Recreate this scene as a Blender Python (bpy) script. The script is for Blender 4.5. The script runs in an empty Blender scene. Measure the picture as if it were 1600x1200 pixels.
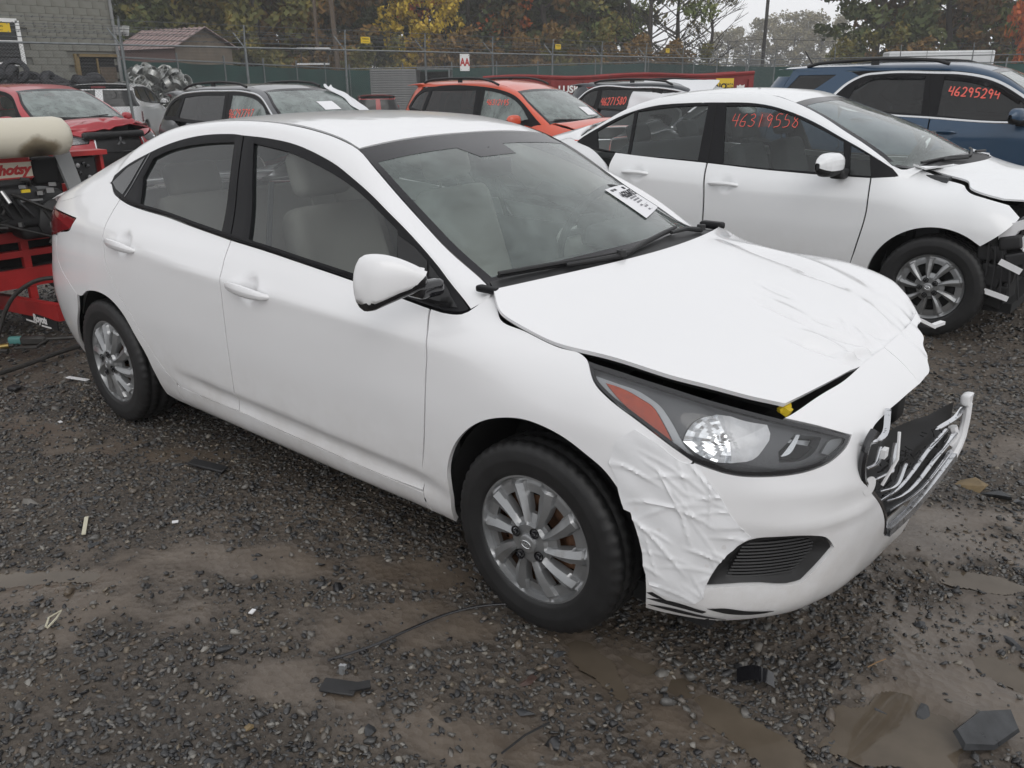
import bpy, bmesh, math, random
import numpy as np
from mathutils import Vector, Matrix
from mathutils.geometry import delaunay_2d_cdt
rnd = random.Random(7); nrg = np.random.default_rng(11)
scene = bpy.context.scene; COL = scene.collection
R = math.radians
# ------------------------------------------------------------------ camera, sky, sun, exposure
cam_d = bpy.data.cameras.new('camera'); cam = bpy.data.objects.new('camera', cam_d); COL.objects.link(cam); scene.camera = cam
cam_d.sensor_width = 36.0; cam_d.lens = 36.0 * 1313.7 / 1600.0; cam_d.clip_start = .05; cam_d.clip_end = 2000
cam.location = (2.634, -2.503, 1.565); cam.rotation_euler = (1.221, .007, .704)
SUN_EL, SUN_ROT = R(38), R(127)
world = bpy.data.worlds.new('World'); scene.world = world; world.use_nodes = True
nt = world.node_tree; nt.nodes.clear()
sky = nt.nodes.new('ShaderNodeTexSky'); sky.sky_type = 'NISHITA'; sky.sun_disc = False
sky.sun_elevation = SUN_EL; sky.sun_rotation = SUN_ROT; sky.dust_density = 4; sky.air_density = 1.5
hs = nt.nodes.new('ShaderNodeHueSaturation'); hs.inputs['Saturation'].default_value = .06
ovc = nt.nodes.new('ShaderNodeMix'); ovc.data_type = 'RGBA'; ovc.inputs[0].default_value = .84
ovc.inputs[7].default_value = (8.6, 8.7, 8.95, 1)              # an even cloud layer in front of the clear sky
tcw = nt.nodes.new('ShaderNodeTexCoord'); sxw = nt.nodes.new('ShaderNodeSeparateXYZ'); nt.links.new(tcw.outputs['Generated'], sxw.inputs[0])
mrw = nt.nodes.new('ShaderNodeMapRange'); mrw.inputs[1].default_value = 0; mrw.inputs[2].default_value = 1; mrw.inputs[3].default_value = 1.30; mrw.inputs[4].default_value = 1.02; nt.links.new(sxw.outputs[2], mrw.inputs[0])
vmw = nt.nodes.new('ShaderNodeVectorMath'); vmw.operation = 'SCALE'           # low cloud and mist, a little brighter towards the horizon
bg = nt.nodes.new('ShaderNodeBackground'); bg.inputs[1].default_value = .1
wo = nt.nodes.new('ShaderNodeOutputWorld')
nt.links.new(sky.outputs[0], hs.inputs['Color']); nt.links.new(hs.outputs[0], ovc.inputs[6])
nt.links.new(ovc.outputs[2], vmw.inputs[0]); nt.links.new(mrw.outputs[0], vmw.inputs[3]); nt.links.new(vmw.outputs[0], bg.inputs[0]); nt.links.new(bg.outputs[0], wo.inputs[0])
sun_d = bpy.data.lights.new('sun', 'SUN'); sun_d.energy = .55; sun_d.angle = R(40); sun_d.color = (1, .97, .93)
sun = bpy.data.objects.new('sun', sun_d); COL.objects.link(sun)
sun.rotation_euler = (R(90) - SUN_EL, 0, R(180) - SUN_ROT)
vs_ = scene.view_settings; vs_.view_transform = 'Standard'; vs_.look = 'None'; vs_.exposure = 0.02; vs_.gamma = 1; vs_.use_curve_mapping = False
scene.cycles.max_bounces = 8; scene.cycles.volume_bounces = 1; scene.cycles.transparent_max_bounces = 24; scene.cycles.use_denoising = True
# ------------------------------------------------------------------ objects
def prop(o, label=None, cat=None, group=None, kind=None):
    if label: o['label'] = label
    if cat: o['category'] = cat
    if group: o['group'] = group
    if kind: o['kind'] = kind
    return o
def thing(name, label, cat, loc=(0, 0, 0), rz=0, group=None):
    o = bpy.data.objects.new(name, None); COL.objects.link(o); o.location = loc; o.rotation_euler = (0, 0, rz); o.empty_display_size = .2
    return prop(o, label, cat, group)
def link(name, me, parent=None, loc=(0, 0, 0), rot=(0, 0, 0), sc=(1, 1, 1)):
    o = bpy.data.objects.new(name, me); COL.objects.link(o); o.location = loc; o.rotation_euler = rot; o.scale = sc
    if parent: o.parent = parent
    return o
def copy_tree(o, parent=None):
    c = o.copy(); COL.objects.link(c); c.parent = parent
    for ch in list(o.children): copy_tree(ch, c)
    return c
def mesh(name, V, F, m=None, smooth=True, mats=None, mi=None):
    me = bpy.data.meshes.new(name); me.from_pydata([tuple(map(float, v)) for v in V], [], [tuple(map(int, f)) for f in F]); 
    for x in (mats or ([m] if m else [])): me.materials.append(x)
    if smooth: me.polygons.foreach_set('use_smooth', [True] * len(me.polygons))
    if mi is not None: me.polygons.foreach_set('material_index', mi)
    me.update(); return me
class MB:
    """collects simple shapes into one mesh"""
    def __init__(s): s.V = []; s.F = []; s.S = []; s.M = []; s.m = 0
    def add(s, V, F, smooth=False):
        n = len(s.V); s.V += [tuple(v) for v in V]; s.F += [tuple(i + n for i in f) for f in F]; s.S += [smooth] * len(F); s.M += [s.m] * len(F); return s
    def box(s, c, d, rot=None, bev=0.0):
        x, y, z = [k / 2 for k in d]
        if bev > 0:
            b = min(bev, x * .9, y * .9, z * .9); V = []
            for sx in (-1, 1):
                for sy in (-1, 1):
                    for sz in (-1, 1):
                        V += [(sx * x, sy * (y - b), sz * (z - b)), (sx * (x - b), sy * y, sz * (z - b)), (sx * (x - b), sy * (y - b), sz * z)]
            bm = bmesh.new(); [bm.verts.new(v) for v in V]; bmesh.ops.convex_hull(bm, input=bm.verts); bm.verts.index_update()
            bmesh.ops.dissolve_limit(bm, angle_limit=.02, verts=bm.verts, edges=bm.edges); bm.verts.index_update()
            V = [v.co.copy() for v in bm.verts]; F = [[v.index for v in f.verts] for f in bm.faces]; bm.free()
        else:
            V = [Vector((a * x, b_ * y, c_ * z)) for a in (-1, 1) for b_ in (-1, 1) for c_ in (-1, 1)]
            F = [(0, 1, 3, 2), (4, 6, 7, 5), (0, 4, 5, 1), (2, 3, 7, 6), (0, 2, 6, 4), (1, 5, 7, 3)]
        M = rot if rot is not None else Matrix.Identity(3)
        if isinstance(M, (int, float)): M = Matrix.Rotation(M, 3, 'Z')
        return s.add([M @ Vector(v) + Vector(c) for v in V], F)
    def bar(s, a, b, w, h=None, up=(0, 0, 1)):
        a, b = Vector(a), Vector(b); d = b - a; L = d.length; d.normalize(); u = Vector(up)
        if abs(d.dot(u)) > .98: u = Vector((1, 0, 0))
        r = d.cross(u).normalized(); u = r.cross(d); M = Matrix((r, d, u)).transposed()
        return s.box((a + b) / 2, (w, L, h or w), M)
    def tube(s, pts, r, n=8, cap=True):
        pts = [Vector(p) for p in pts]; rs = r if isinstance(r, (list, tuple)) else [r] * len(pts); V = []; F = []
        prev = None
        for i, p in enumerate(pts):
            d = (pts[min(i + 1, len(pts) - 1)] - pts[max(i - 1, 0)]).normalized()
            if prev is None:
                u = d.orthogonal().normalized()
            else: u = (prev - d * prev.dot(d)).normalized()
            prev = u; v = d.cross(u)
            V += [p + (u * math.cos(2 * math.pi * k / n) + v * math.sin(2 * math.pi * k / n)) * rs[i] for k in range(n)]
        for i in range(len(pts) - 1):
            for k in range(n): F.append((i * n + k, i * n + (k + 1) % n, (i + 1) * n + (k + 1) % n, (i + 1) * n + k))
        if cap: F += [tuple(range(n))[::-1], tuple(range((len(pts) - 1) * n, len(pts) * n))]
        return s.add(V, F, True)
    def lathe(s, prof, c=(0, 0, 0), axis='y', n=32, closed=False):
        """prof: (offset along the axis, radius)"""
        V = []; F = []; m = len(prof)
        for k in range(n):
            a = 2 * math.pi * k / n
            for t, r in prof:
                p = {'y': (r * math.cos(a), t, r * math.sin(a)), 'z': (r * math.cos(a), r * math.sin(a), t), 'x': (t, r * math.cos(a), r * math.sin(a))}[axis]
                V.append(Vector(p) + Vector(c))
        for k in range(n):
            for i in range(m if closed else m - 1):
                j = (i + 1) % m; k2 = (k + 1) % n; F.append((k * m + i, k * m + j, k2 * m + j, k2 * m + i))
        return s.add(V, F, True)
    def prism(s, poly, y0, y1):
        """polygon in (x, z) extruded along y"""
        n = len(poly); V = [(x, y0, z) for x, z in poly] + [(x, y1, z) for x, z in poly]
        return s.add(V, [tuple(range(n)), tuple(range(2 * n - 1, n - 1, -1))] + [(i, i + n, (i + 1) % n + n, (i + 1) % n) for i in range(n)])
    def sheet(s, G, flip=False, smooth=True):
        """grid of points [i][j]"""
        n, m = len(G), len(G[0]); V = [p for row in G for p in row]
        F = [(i * m + j, (i + 1) * m + j, (i + 1) * m + j + 1, i * m + j + 1) for i in range(n - 1) for j in range(m - 1)]
        return s.add(V, [f[::-1] for f in F] if flip else F, smooth)
    def me(s, name, m):
        me = mesh(name, s.V, s.F, None, False, m if isinstance(m, list) else [m], s.M); me.polygons.foreach_set('use_smooth', s.S)
        bm = bmesh.new(); bm.from_mesh(me); bmesh.ops.recalc_face_normals(bm, faces=bm.faces); bm.to_mesh(me); bm.free()
        try: me.set_sharp_from_angle(angle=R(40))
        except Exception: pass
        return me
    def build(s, name, m, parent=None, **k): return link(name, s.me(name, m), parent, **k)
# ------------------------------------------------------------------ splines and surfaces
def pchip(x, y):
    x = np.asarray(x, float); y = np.asarray(y, float); h = np.diff(x); d = np.diff(y) / h; m = np.zeros_like(y)
    for i in range(1, len(x) - 1):
        if d[i - 1] * d[i] > 0:
            w1 = 2 * h[i] + h[i - 1]; w2 = h[i] + 2 * h[i - 1]; m[i] = (w1 + w2) / (w1 / d[i - 1] + w2 / d[i])
    m[0] = d[0]; m[-1] = d[-1]
    def f(t):
        t = np.clip(np.asarray(t, float), x[0], x[-1]); i = np.clip(np.searchsorted(x, t) - 1, 0, len(x) - 2); u = (t - x[i]) / h[i]
        return (2*u**3-3*u**2+1)*y[i] + (u**3-2*u**2+u)*h[i]*m[i] + (-2*u**3+3*u**2)*y[i+1] + (u**3-u**2)*h[i]*m[i+1]
    return f
class Wrap:
    """right half (y<0) of a car's outer skin: s runs along the side, round both corners to the centre line; z is true height"""
    def __init__(s_,st,prof,x0r,x0f,xr,xf,rc,fc):
        s_.st=np.array(st,float);s_.pf=[pchip(*zip(*p)) for p in prof];s_.x0r,s_.x0f=x0r,x0f
        s_.xr,s_.xf=pchip(*zip(*xr)),pchip(*zip(*xf))
        def cor(c,L,W):
            c=np.array(c,float);l=np.r_[0,np.cumsum(np.hypot(np.diff(c[:,0])*L,np.diff(c[:,1])*W))]
            return pchip(l,c[:,0]),pchip(l,c[:,1]),l[-1]
        s_.fa,s_.fb,s_.fl=cor(fc,s_.xf(.5)-x0f,.86);s_.ra,s_.rb,s_.rl=cor(rc,x0r-s_.xr(.5),.86)
        s_.smax=x0f+s_.fl;s_.smin=x0r-s_.rl
    def y(s_,x,z):
        x=np.clip(x,s_.st[0],s_.st[-1]);v=np.stack([f(z) for f in s_.pf]);st=s_.st
        i=np.clip(np.searchsorted(st,x)-1,0,len(st)-2);u=(x-st[i])/(st[i+1]-st[i]);
        # catmull-rom across stations
        n=len(st);g=lambda k:np.take_along_axis(v,np.clip(k,0,n-1)[None],0)[0]
        p0,p1,p2,p3=g(i-1),g(i),g(i+1),g(i+2)
        h=st[i+1]-st[i];hm=np.where(i>0,st[i]-st[np.maximum(i-1,0)],h);hp=np.where(i<n-2,st[np.minimum(i+2,n-1)]-st[i+1],h)
        m1=np.where(i>0,.5*((p2-p1)/h+(p1-p0)/hm),0)*h;m2=np.where(i<n-2,.5*((p2-p1)/h+(p3-p2)/hp),0)*h
        return (2*u**3-3*u**2+1)*p1+(u**3-2*u**2+u)*m1+(-2*u**3+3*u**2)*p2+(u**3-u**2)*m2
    def __call__(s_,s,z):
        s,z=np.broadcast_arrays(np.asarray(s,float),np.asarray(z,float));sh=s.shape;s=s.ravel();z=z.ravel()
        x=np.clip(s,s_.x0r,s_.x0f);y=s_.y(x,z)
        fa=np.clip(s-s_.x0f,0,s_.fl);ra=np.clip(s_.x0r-s,0,s_.rl)
        x=x+(s_.xf(z)-s_.x0f)*s_.fa(fa)*(fa>0)+(s_.xr(z)-s_.x0r)*s_.ra(ra)*(ra>0)
        y=y*s_.fb(fa)*s_.rb(ra)
        return np.stack([x,-y,z],1).reshape(sh+(3,))

def crom(P, n=8, closed=False, corner=42):
    """Catmull-Rom through 2-D or 3-D points, kept sharp where the outline turns a real corner"""
    P = np.asarray(P, float); N = len(P); out = []
    def brk(i):
        if not closed and i in (0, N - 1): return True
        a = P[i] - P[i - 1]; b = P[(i + 1) % N] - P[i]; c = a @ b / (np.linalg.norm(a) * np.linalg.norm(b) + 1e-12)
        return math.degrees(math.acos(max(-1, min(1, c)))) > corner
    B = [brk(i) for i in range(N)]
    for i in range(N if closed else N - 1):
        j = (i + 1) % N; p1, p2 = P[i], P[j]; d = p2 - p1; L = np.linalg.norm(d)
        def tan(k):
            a = P[k] - P[k - 1]; b = P[(k + 1) % N] - P[k]; la, lb = np.linalg.norm(a), np.linalg.norm(b)
            t = (a / (la + 1e-9) * lb + b / (lb + 1e-9) * la) / (la + lb + 1e-9); return t * L
        m1 = d if B[i] else tan(i); m2 = d if B[j] else tan(j)
        for k in range(n):
            u = k / n; out.append((2*u**3-3*u**2+1)*p1 + (u**3-2*u**2+u)*m1 + (-2*u**3+3*u**2)*p2 + (u**3-u**2)*m2)
    if not closed: out.append(P[-1])
    return np.array(out)
def resample(P, res, closed=True):
    P = np.asarray(P, float)
    if closed: P = np.vstack([P, P[:1]])
    out = []
    # keep real corners: split there
    L = np.linalg.norm(np.diff(P, axis=0), axis=1); keep = [0]
    for i in range(1, len(P) - 1):
        a, b = P[i] - P[i - 1], P[i + 1] - P[i]; c = a @ b / (np.linalg.norm(a) * np.linalg.norm(b) + 1e-12)
        if c < .82: keep.append(i)
    keep.append(len(P) - 1)
    for a, b in zip(keep[:-1], keep[1:]):
        seg = P[a:b + 1]; l = np.r_[0, np.cumsum(np.linalg.norm(np.diff(seg, axis=0), axis=1))]; n = max(1, int(round(l[-1] / res)))
        t = np.linspace(0, l[-1], n + 1)[:-1]; out += [[np.interp(q, l, seg[:, k]) for k in range(P.shape[1])] for q in t]
    if not closed: out.append(P[-1])
    return np.array(out)
def inpoly(p, poly):
    x, y = p[:, 0], p[:, 1]; c = np.zeros(len(p), bool); a = poly; b = np.roll(poly, -1, 0)
    for (x1, y1), (x2, y2) in zip(a, b):
        k = ((y1 > y) != (y2 > y)); 
        if k.any(): c ^= k & (x < (x2 - x1) * (y - y1) / ((y2 - y1) or 1e-12) + x1)
    return c
def pdist(p, poly):
    a = poly; b = np.roll(poly, -1, 0); d = np.full(len(p), 9.0)
    for s, e in zip(a, b):
        v = e - s; t = np.clip(((p - s) @ v) / (v @ v + 1e-12), 0, 1); d = np.minimum(d, np.hypot(*(p - s - t[:, None] * v).T))
    return d
def area2(P): return .5 * np.sum(P[:, 0] * np.roll(P[:, 1], -1) - np.roll(P[:, 0], -1) * P[:, 1])
def offset2(P, d):
    """moves a closed outline inwards by d (outwards when negative)"""
    if area2(P) < 0: P = P[::-1]
    a = P - np.roll(P, 1, 0); b = np.roll(P, -1, 0) - P
    na = np.stack([-a[:, 1], a[:, 0]], 1) / (np.linalg.norm(a, axis=1)[:, None] + 1e-12); nb = np.stack([-b[:, 1], b[:, 0]], 1) / (np.linalg.norm(b, axis=1)[:, None] + 1e-12)
    n = na + nb; n /= np.linalg.norm(n, axis=1)[:, None] + 1e-12; c = np.clip((n * na).sum(1), .5, 1)
    return P + n * (d / c)[:, None]
def snorm(S, u, v, e=.004):
    a = S(u + e, v) - S(u - e, v); b = S(u, v + e) - S(u, v - e); n = np.cross(a, b); return n / (np.linalg.norm(n, axis=-1, keepdims=True) + 1e-12)
def panel_me(name, mat, S, outline, holes=(), res=.03, inset=.0029, depth=.012, off=0.0, disp=None, smooth=True, rim=True):
    """a sheet cut out of surface S along an outline in its own (u, v), with returned edges"""
    o = np.array(outline, float); o = crom(o, 6, True) if smooth else o; o = resample(o, res * .75); o = offset2(o, inset); bd = [o]
    for h in holes:
        q = np.array(h, float); q = crom(q, 6, True) if smooth else q; q = resample(q, res * .75); q = offset2(q, -inset); bd.append(q[::-1])
    lo, hi = o.min(0), o.max(0); g = np.stack(np.meshgrid(np.arange(lo[0], hi[0], res), np.arange(lo[1], hi[1], res), indexing='ij'), -1).reshape(-1, 2)
    g = g + (np.floor((g[:, 1:] - lo[1]) / res + .5) % 2) * [res * .5, 0]
    ok = inpoly(g, o)
    for q in bd[1:]: ok &= ~inpoly(g, q)
    g = g[ok]
    for q in bd: g = g[pdist(g, q) > res * .45]
    pts = np.vstack(bd + [g]); E = []; n = 0
    for q in bd: E += [(n + i, n + (i + 1) % len(q)) for i in range(len(q))]; n += len(q)
    v2, ed, fc, ov, oe, of = delaunay_2d_cdt([Vector(p) for p in pts], E, [], 0, 1e-6)
    uv = np.array([tuple(v) for v in v2]); cen = np.array([uv[list(f)].mean(0) for f in fc]); ok = inpoly(cen, o)
    for q in bd[1:]: ok &= ~inpoly(cen, q)
    F = [tuple(f) for f, k in zip(fc, ok) if k]
    P = S(uv[:, 0], uv[:, 1]); N = snorm(S, uv[:, 0], uv[:, 1])
    # faces turned to the normal
    f0 = np.array(F); fn = np.cross(P[f0[:, 1]] - P[f0[:, 0]], P[f0[:, 2]] - P[f0[:, 0]]); fl = (fn * N[f0[:, 0]]).sum(1) < 0
    F = [f[::-1] if k else f for f, k in zip(F, fl)]
    P = P + N * off
    if disp is not None: P = disp(P, N, uv)
    cnt = {}
    for f in F:
        for a, b in zip(f, f[1:] + f[:1]): cnt[(a, b)] = 1
    be = [(a, b) for (a, b) in cnt if (b, a) not in cnt]
    if rim and depth > 0:
        ids = sorted({i for e in be for i in e}); m = {i: len(P) + k for k, i in enumerate(ids)}
        P = np.vstack([P, P[ids] - N[ids] * depth]); F += [(b, a, m[a], m[b]) for a, b in be]
    me = mesh(name, P, F, mat)
    try: me.set_sharp_from_angle(angle=R(50))
    except Exception: pass
    return me
def out_facing(me, c=(0, 0, .6)):
    """turns a sheet so that it faces away from point c"""
    n = len(me.polygons); nn = np.zeros(n * 3); cc = np.zeros(n * 3); me.polygons.foreach_get('normal', nn); me.polygons.foreach_get('center', cc)
    if ((cc.reshape(-1, 3) - np.array(c)) * nn.reshape(-1, 3)).sum() < 0: me.flip_normals()
    return me
def sheet_patch(edge, cen, n=40, m=24, p=2.2, v0=-1, v1=1):
    """hood, roof, glass: an edge line (x, y, z) along the right side and a centre line (x, z), crowned in between"""
    edge, cen = np.asarray(edge, float), np.asarray(cen, float)
    def par(P): l = np.r_[0, np.cumsum(np.linalg.norm(np.diff(P, axis=0), axis=1))]; return l / l[-1]
    fe = [pchip(par(edge), edge[:, k]) for k in range(3)]; fc_ = [pchip(par(cen), cen[:, k]) for k in range(2)]
    def S(t, v):
        t, v = np.broadcast_arrays(np.asarray(t, float), np.asarray(v, float)); w = np.abs(v) ** p
        x = fc_[0](t) + (fe[0](t) - fc_[0](t)) * np.abs(v) ** 2; z = fc_[1](t) + (fe[2](t) - fc_[1](t)) * w
        return np.stack([x, v * fe[1](t), z], -1)
    return S
def grid_me(name, mat, S, us, vs, depth=.01, off=0, disp=None):
    U, V = np.meshgrid(us, vs, indexing='ij'); P = S(U, V); n, m = P.shape[:2]
    du = np.gradient(P, axis=0); dv = np.gradient(P, axis=1); N = np.cross(du, dv); N /= np.linalg.norm(N, axis=-1, keepdims=True) + 1e-12
    if N[..., 2].sum() < 0: N = -N
    P = P + N * off
    if disp is not None: P = disp(P, N, np.stack([U, V], -1))
    V_ = [tuple(p) for p in P.reshape(-1, 3)]; F = [(i*m+j, (i+1)*m+j, (i+1)*m+j+1, i*m+j+1) for i in range(n - 1) for j in range(m - 1)]
    a = np.cross(P[1, 0] - P[0, 0], P[0, 1] - P[0, 0])
    if a @ N[0, 0] < 0: F = [f[::-1] for f in F]
    if depth > 0:
        ring = [(0, j) for j in range(m)] + [(i, m - 1) for i in range(1, n)] + [(n - 1, j) for j in range(m - 2, -1, -1)] + [(i, 0) for i in range(n - 2, 0, -1)]
        k0 = len(V_); V_ += [tuple(P[i, j] - N[i, j] * depth) for i, j in ring]; L = len(ring)
        F += [(ring[k][0]*m+ring[k][1], k0+k, k0+(k+1) % L, ring[(k+1) % L][0]*m+ring[(k+1) % L][1]) for k in range(L)]
    me = mesh(name, V_, F, mat)
    bm = bmesh.new(); bm.from_mesh(me); bmesh.ops.recalc_face_normals(bm, faces=bm.faces); bm.to_mesh(me); bm.free()
    if sum(p.normal.z for p in me.polygons) < 0: me.flip_normals()
    try: me.set_sharp_from_angle(angle=R(45))
    except Exception: pass
    return me
def band_me(name, mat, W, A, B, n=90, m=10, k=.9, tb=(0, .97, .22)):
    """painted rail between the window line A (on W) and the roof edge B"""
    A = crom(A, 8); B = crom(B, 8); pa = np.r_[0, np.cumsum(np.linalg.norm(np.diff(A, axis=0), axis=1))]; pb = np.r_[0, np.cumsum(np.linalg.norm(np.diff(B, axis=0), axis=1))]
    t = np.linspace(0, 1, n); a2 = np.stack([np.interp(t * pa[-1], pa, A[:, q]) for q in (0, 1)], 1); 
    PA = W(a2[:, 0], a2[:, 1]); TA = W(a2[:, 0], a2[:, 1] + .01) - PA; TA /= np.linalg.norm(TA, axis=1)[:, None]
    PB = np.stack([np.interp(t * pb[-1], pb, B[:, q]) for q in range(3)], 1)
    d = np.linalg.norm(PB - PA, axis=1)[:, None] * k; TB = np.array(tb, float); G = []
    for u in np.linspace(0, 1, m): G.append((2*u**3-3*u**2+1)*PA + (u**3-2*u**2+u)*d*TA + (-2*u**3+3*u**2)*PB + (u**3-u**2)*d*TB)
    G = [list(G[j][i] for j in range(m)) for i in range(n)]
    V = [p for r in G for p in r]; F = [(i*m+j, (i+1)*m+j, (i+1)*m+j+1, i*m+j+1) for i in range(n - 1) for j in range(m - 1)]
    return out_facing(mesh(name, V, F, mat), (0, 0, .9))
# ------------------------------------------------------------------ materials
def nn(t, kind, **k):
    n = t.nodes.new(kind)
    for a, b in k.items():
        if a.startswith('i_'): 
            q = a[2:]; q = int(q) if q.isdigit() else q.replace('_', ' '); n.inputs[q].default_value = b
        else: setattr(n, a, b)
    return n
def base_mat(name):
    m = bpy.data.materials.new(name); m.use_nodes = True; t = m.node_tree; t.nodes.clear(); o = t.nodes.new('ShaderNodeOutputMaterial'); return m, t, o
def coords(t): return nn(t, 'ShaderNodeTexCoord').outputs['Object']
def noise(t, co, scale, detail=4, rough=.55, dist=0):
    n = nn(t, 'ShaderNodeTexNoise', i_Scale=scale, i_Detail=detail, i_Roughness=rough, i_Distortion=dist)
    if co is not None: t.links.new(co, n.inputs['Vector'])
    return n.outputs[0]
def ramp(t, src, stops):
    r = t.nodes.new('ShaderNodeValToRGB'); t.links.new(src, r.inputs[0]); e = r.color_ramp.elements
    while len(e) < len(stops): e.new(.5)
    for q, (p, c) in zip(e, stops): q.position = p; q.color = tuple(c) + (1,) if len(c) == 3 else c
    return r.outputs[0]
def g3(v): return (v, v, v)
def mat(name, col, rough=.5, metal=0., coat=0., var=0., vs=6., bump=0., bs=120., dirt=None, dirt_at=(.55, .75), dscale=3., spec=.5, alpha=1, emis=None, rvar=0):
    m, t, o = base_mat(name); b = nn(t, 'ShaderNodeBsdfPrincipled'); t.links.new(b.outputs[0], o.inputs[0])
    b.inputs['Roughness'].default_value = rough; b.inputs['Metallic'].default_value = metal; b.inputs['Coat Weight'].default_value = coat; b.inputs['Coat Roughness'].default_value = .06
    b.inputs['Specular IOR Level'].default_value = spec; b.inputs['Base Color'].default_value = (*col, 1); co = coords(t); src = None
    if var: src = ramp(t, noise(t, co, vs, 5), [(.3, [c * (1 - var) for c in col]), (.7, [min(1, c * (1 + var)) for c in col])])
    if dirt:
        mx = nn(t, 'ShaderNodeMix', data_type='RGBA'); t.links.new(ramp(t, noise(t, co, dscale, 8, .65), [(dirt_at[0], g3(0)), (dirt_at[1], g3(1))]), mx.inputs[0])
        if src is not None: t.links.new(src, mx.inputs[6])
        else: mx.inputs[6].default_value = (*col, 1)
        mx.inputs[7].default_value = (*dirt, 1); src = mx.outputs[2]
    if src is not None: t.links.new(src, b.inputs['Base Color'])
    if rvar: t.links.new(ramp(t, noise(t, co, vs * 1.7, 4), [(.35, g3(max(.02, rough - rvar))), (.65, g3(rough + rvar))]), b.inputs['Roughness'])
    if bump:
        bp = nn(t, 'ShaderNodeBump', i_Strength=bump, i_Distance=.002); t.links.new(noise(t, co, bs, 4), bp.inputs['Height']); t.links.new(bp.outputs[0], b.inputs['Normal'])
    if emis: b.inputs['Emission Color'].default_value = (*emis[0], 1); b.inputs['Emission Strength'].default_value = emis[1]
    return m
def paint(name, col, drops=True, metal=0., rough=.32, low=None, fleck=0.):
    """wet car paint: fine water beads on the clear coat, road film low down"""
    m, t, o = base_mat(name); b = nn(t, 'ShaderNodeBsdfPrincipled'); t.links.new(b.outputs[0], o.inputs[0]); co = coords(t)
    b.inputs['Roughness'].default_value = rough; b.inputs['Metallic'].default_value = metal; b.inputs['Coat Weight'].default_value = .8; b.inputs['Coat Roughness'].default_value = .06; b.inputs['Coat IOR'].default_value = 1.45
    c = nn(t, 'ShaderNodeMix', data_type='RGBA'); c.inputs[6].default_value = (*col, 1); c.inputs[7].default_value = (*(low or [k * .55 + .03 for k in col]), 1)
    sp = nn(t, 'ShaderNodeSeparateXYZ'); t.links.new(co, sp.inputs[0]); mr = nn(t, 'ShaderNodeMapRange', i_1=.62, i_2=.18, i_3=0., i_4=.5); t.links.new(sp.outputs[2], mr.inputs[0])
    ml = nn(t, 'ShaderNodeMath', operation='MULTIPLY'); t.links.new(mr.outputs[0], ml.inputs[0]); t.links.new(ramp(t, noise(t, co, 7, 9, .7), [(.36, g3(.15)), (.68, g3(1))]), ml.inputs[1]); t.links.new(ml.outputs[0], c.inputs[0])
    t.links.new(c.outputs[2], b.inputs['Base Color'])
    if drops:
        v = nn(t, 'ShaderNodeTexVoronoi', i_Scale=260.); t.links.new(co, v.inputs['Vector']); d = ramp(t, v.outputs['Distance'], [(.1, g3(1)), (.34, g3(0))])
        k = nn(t, 'ShaderNodeMath', operation='MULTIPLY'); t.links.new(d, k.inputs[0]); t.links.new(ramp(t, noise(t, co, 90, 2), [(.5, g3(0)), (.6, g3(1))]), k.inputs[1])
        bp = nn(t, 'ShaderNodeBump', i_Strength=.22, i_Distance=.0012); t.links.new(k.outputs[0], bp.inputs['Height']); t.links.new(bp.outputs[0], b.inputs['Coat Normal']); 
    return m
def glass(name, tint, refl=1., fog=0., fogcol=(.42, .47, .46), rough=.03, streak=True):
    """one thin pane: clear or tinted, wet and partly fogged"""
    m, t, o = base_mat(name); co = coords(t)
    tr = nn(t, 'ShaderNodeBsdfTransparent'); tr.inputs[0].default_value = (*tint, 1); gl = nn(t, 'ShaderNodeBsdfGlossy', i_Roughness=rough); gl.inputs[0].default_value = (refl, refl, refl, 1)
    df = nn(t, 'ShaderNodeBsdfDiffuse'); df.inputs[0].default_value = (*fogcol, 1)
    a = nn(t, 'ShaderNodeMixShader'); fr = nn(t, 'ShaderNodeFresnel', i_IOR=1.52); b = nn(t, 'ShaderNodeMixShader')
    mp = nn(t, 'ShaderNodeMapping'); mp.inputs['Scale'].default_value = (1, 1, .35) if streak else (1, 1, 1); t.links.new(co, mp.inputs[0])
    f = ramp(t, noise(t, mp.outputs[0], 5, 8, .62, .4), [(.32, g3(fog * .35)), (.66, g3(fog))]); t.links.new(f, a.inputs[0]); t.links.new(tr.outputs[0], a.inputs[1]); t.links.new(df.outputs[0], a.inputs[2])
    t.links.new(fr.outputs[0], b.inputs[0]); t.links.new(a.outputs[0], b.inputs[1]); t.links.new(gl.outputs[0], b.inputs[2]); t.links.new(b.outputs[0], o.inputs[0])
    v = nn(t, 'ShaderNodeTexVoronoi', i_Scale=170.); t.links.new(co, v.inputs['Vector']); bp = nn(t, 'ShaderNodeBump', i_Strength=.16, i_Distance=.001); t.links.new(ramp(t, v.outputs['Distance'], [(.12, g3(1)), (.3, g3(0))]), bp.inputs['Height']); t.links.new(bp.outputs[0], gl.inputs['Normal'])
    return m
M = {}
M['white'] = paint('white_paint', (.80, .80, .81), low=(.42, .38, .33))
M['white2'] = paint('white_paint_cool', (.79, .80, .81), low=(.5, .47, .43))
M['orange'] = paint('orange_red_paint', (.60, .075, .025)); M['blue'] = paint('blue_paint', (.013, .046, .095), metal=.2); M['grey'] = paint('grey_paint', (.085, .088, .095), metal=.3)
M['redp'] = paint('dark_red_paint', (.36, .012, .022), metal=.1); M['navy'] = paint('near_black_paint', (.018, .022, .030), metal=.2); M['red2'] = paint('red_paint', (.42, .02, .02)); M['greyb'] = paint('dark_paint', (.03, .034, .036))
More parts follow.
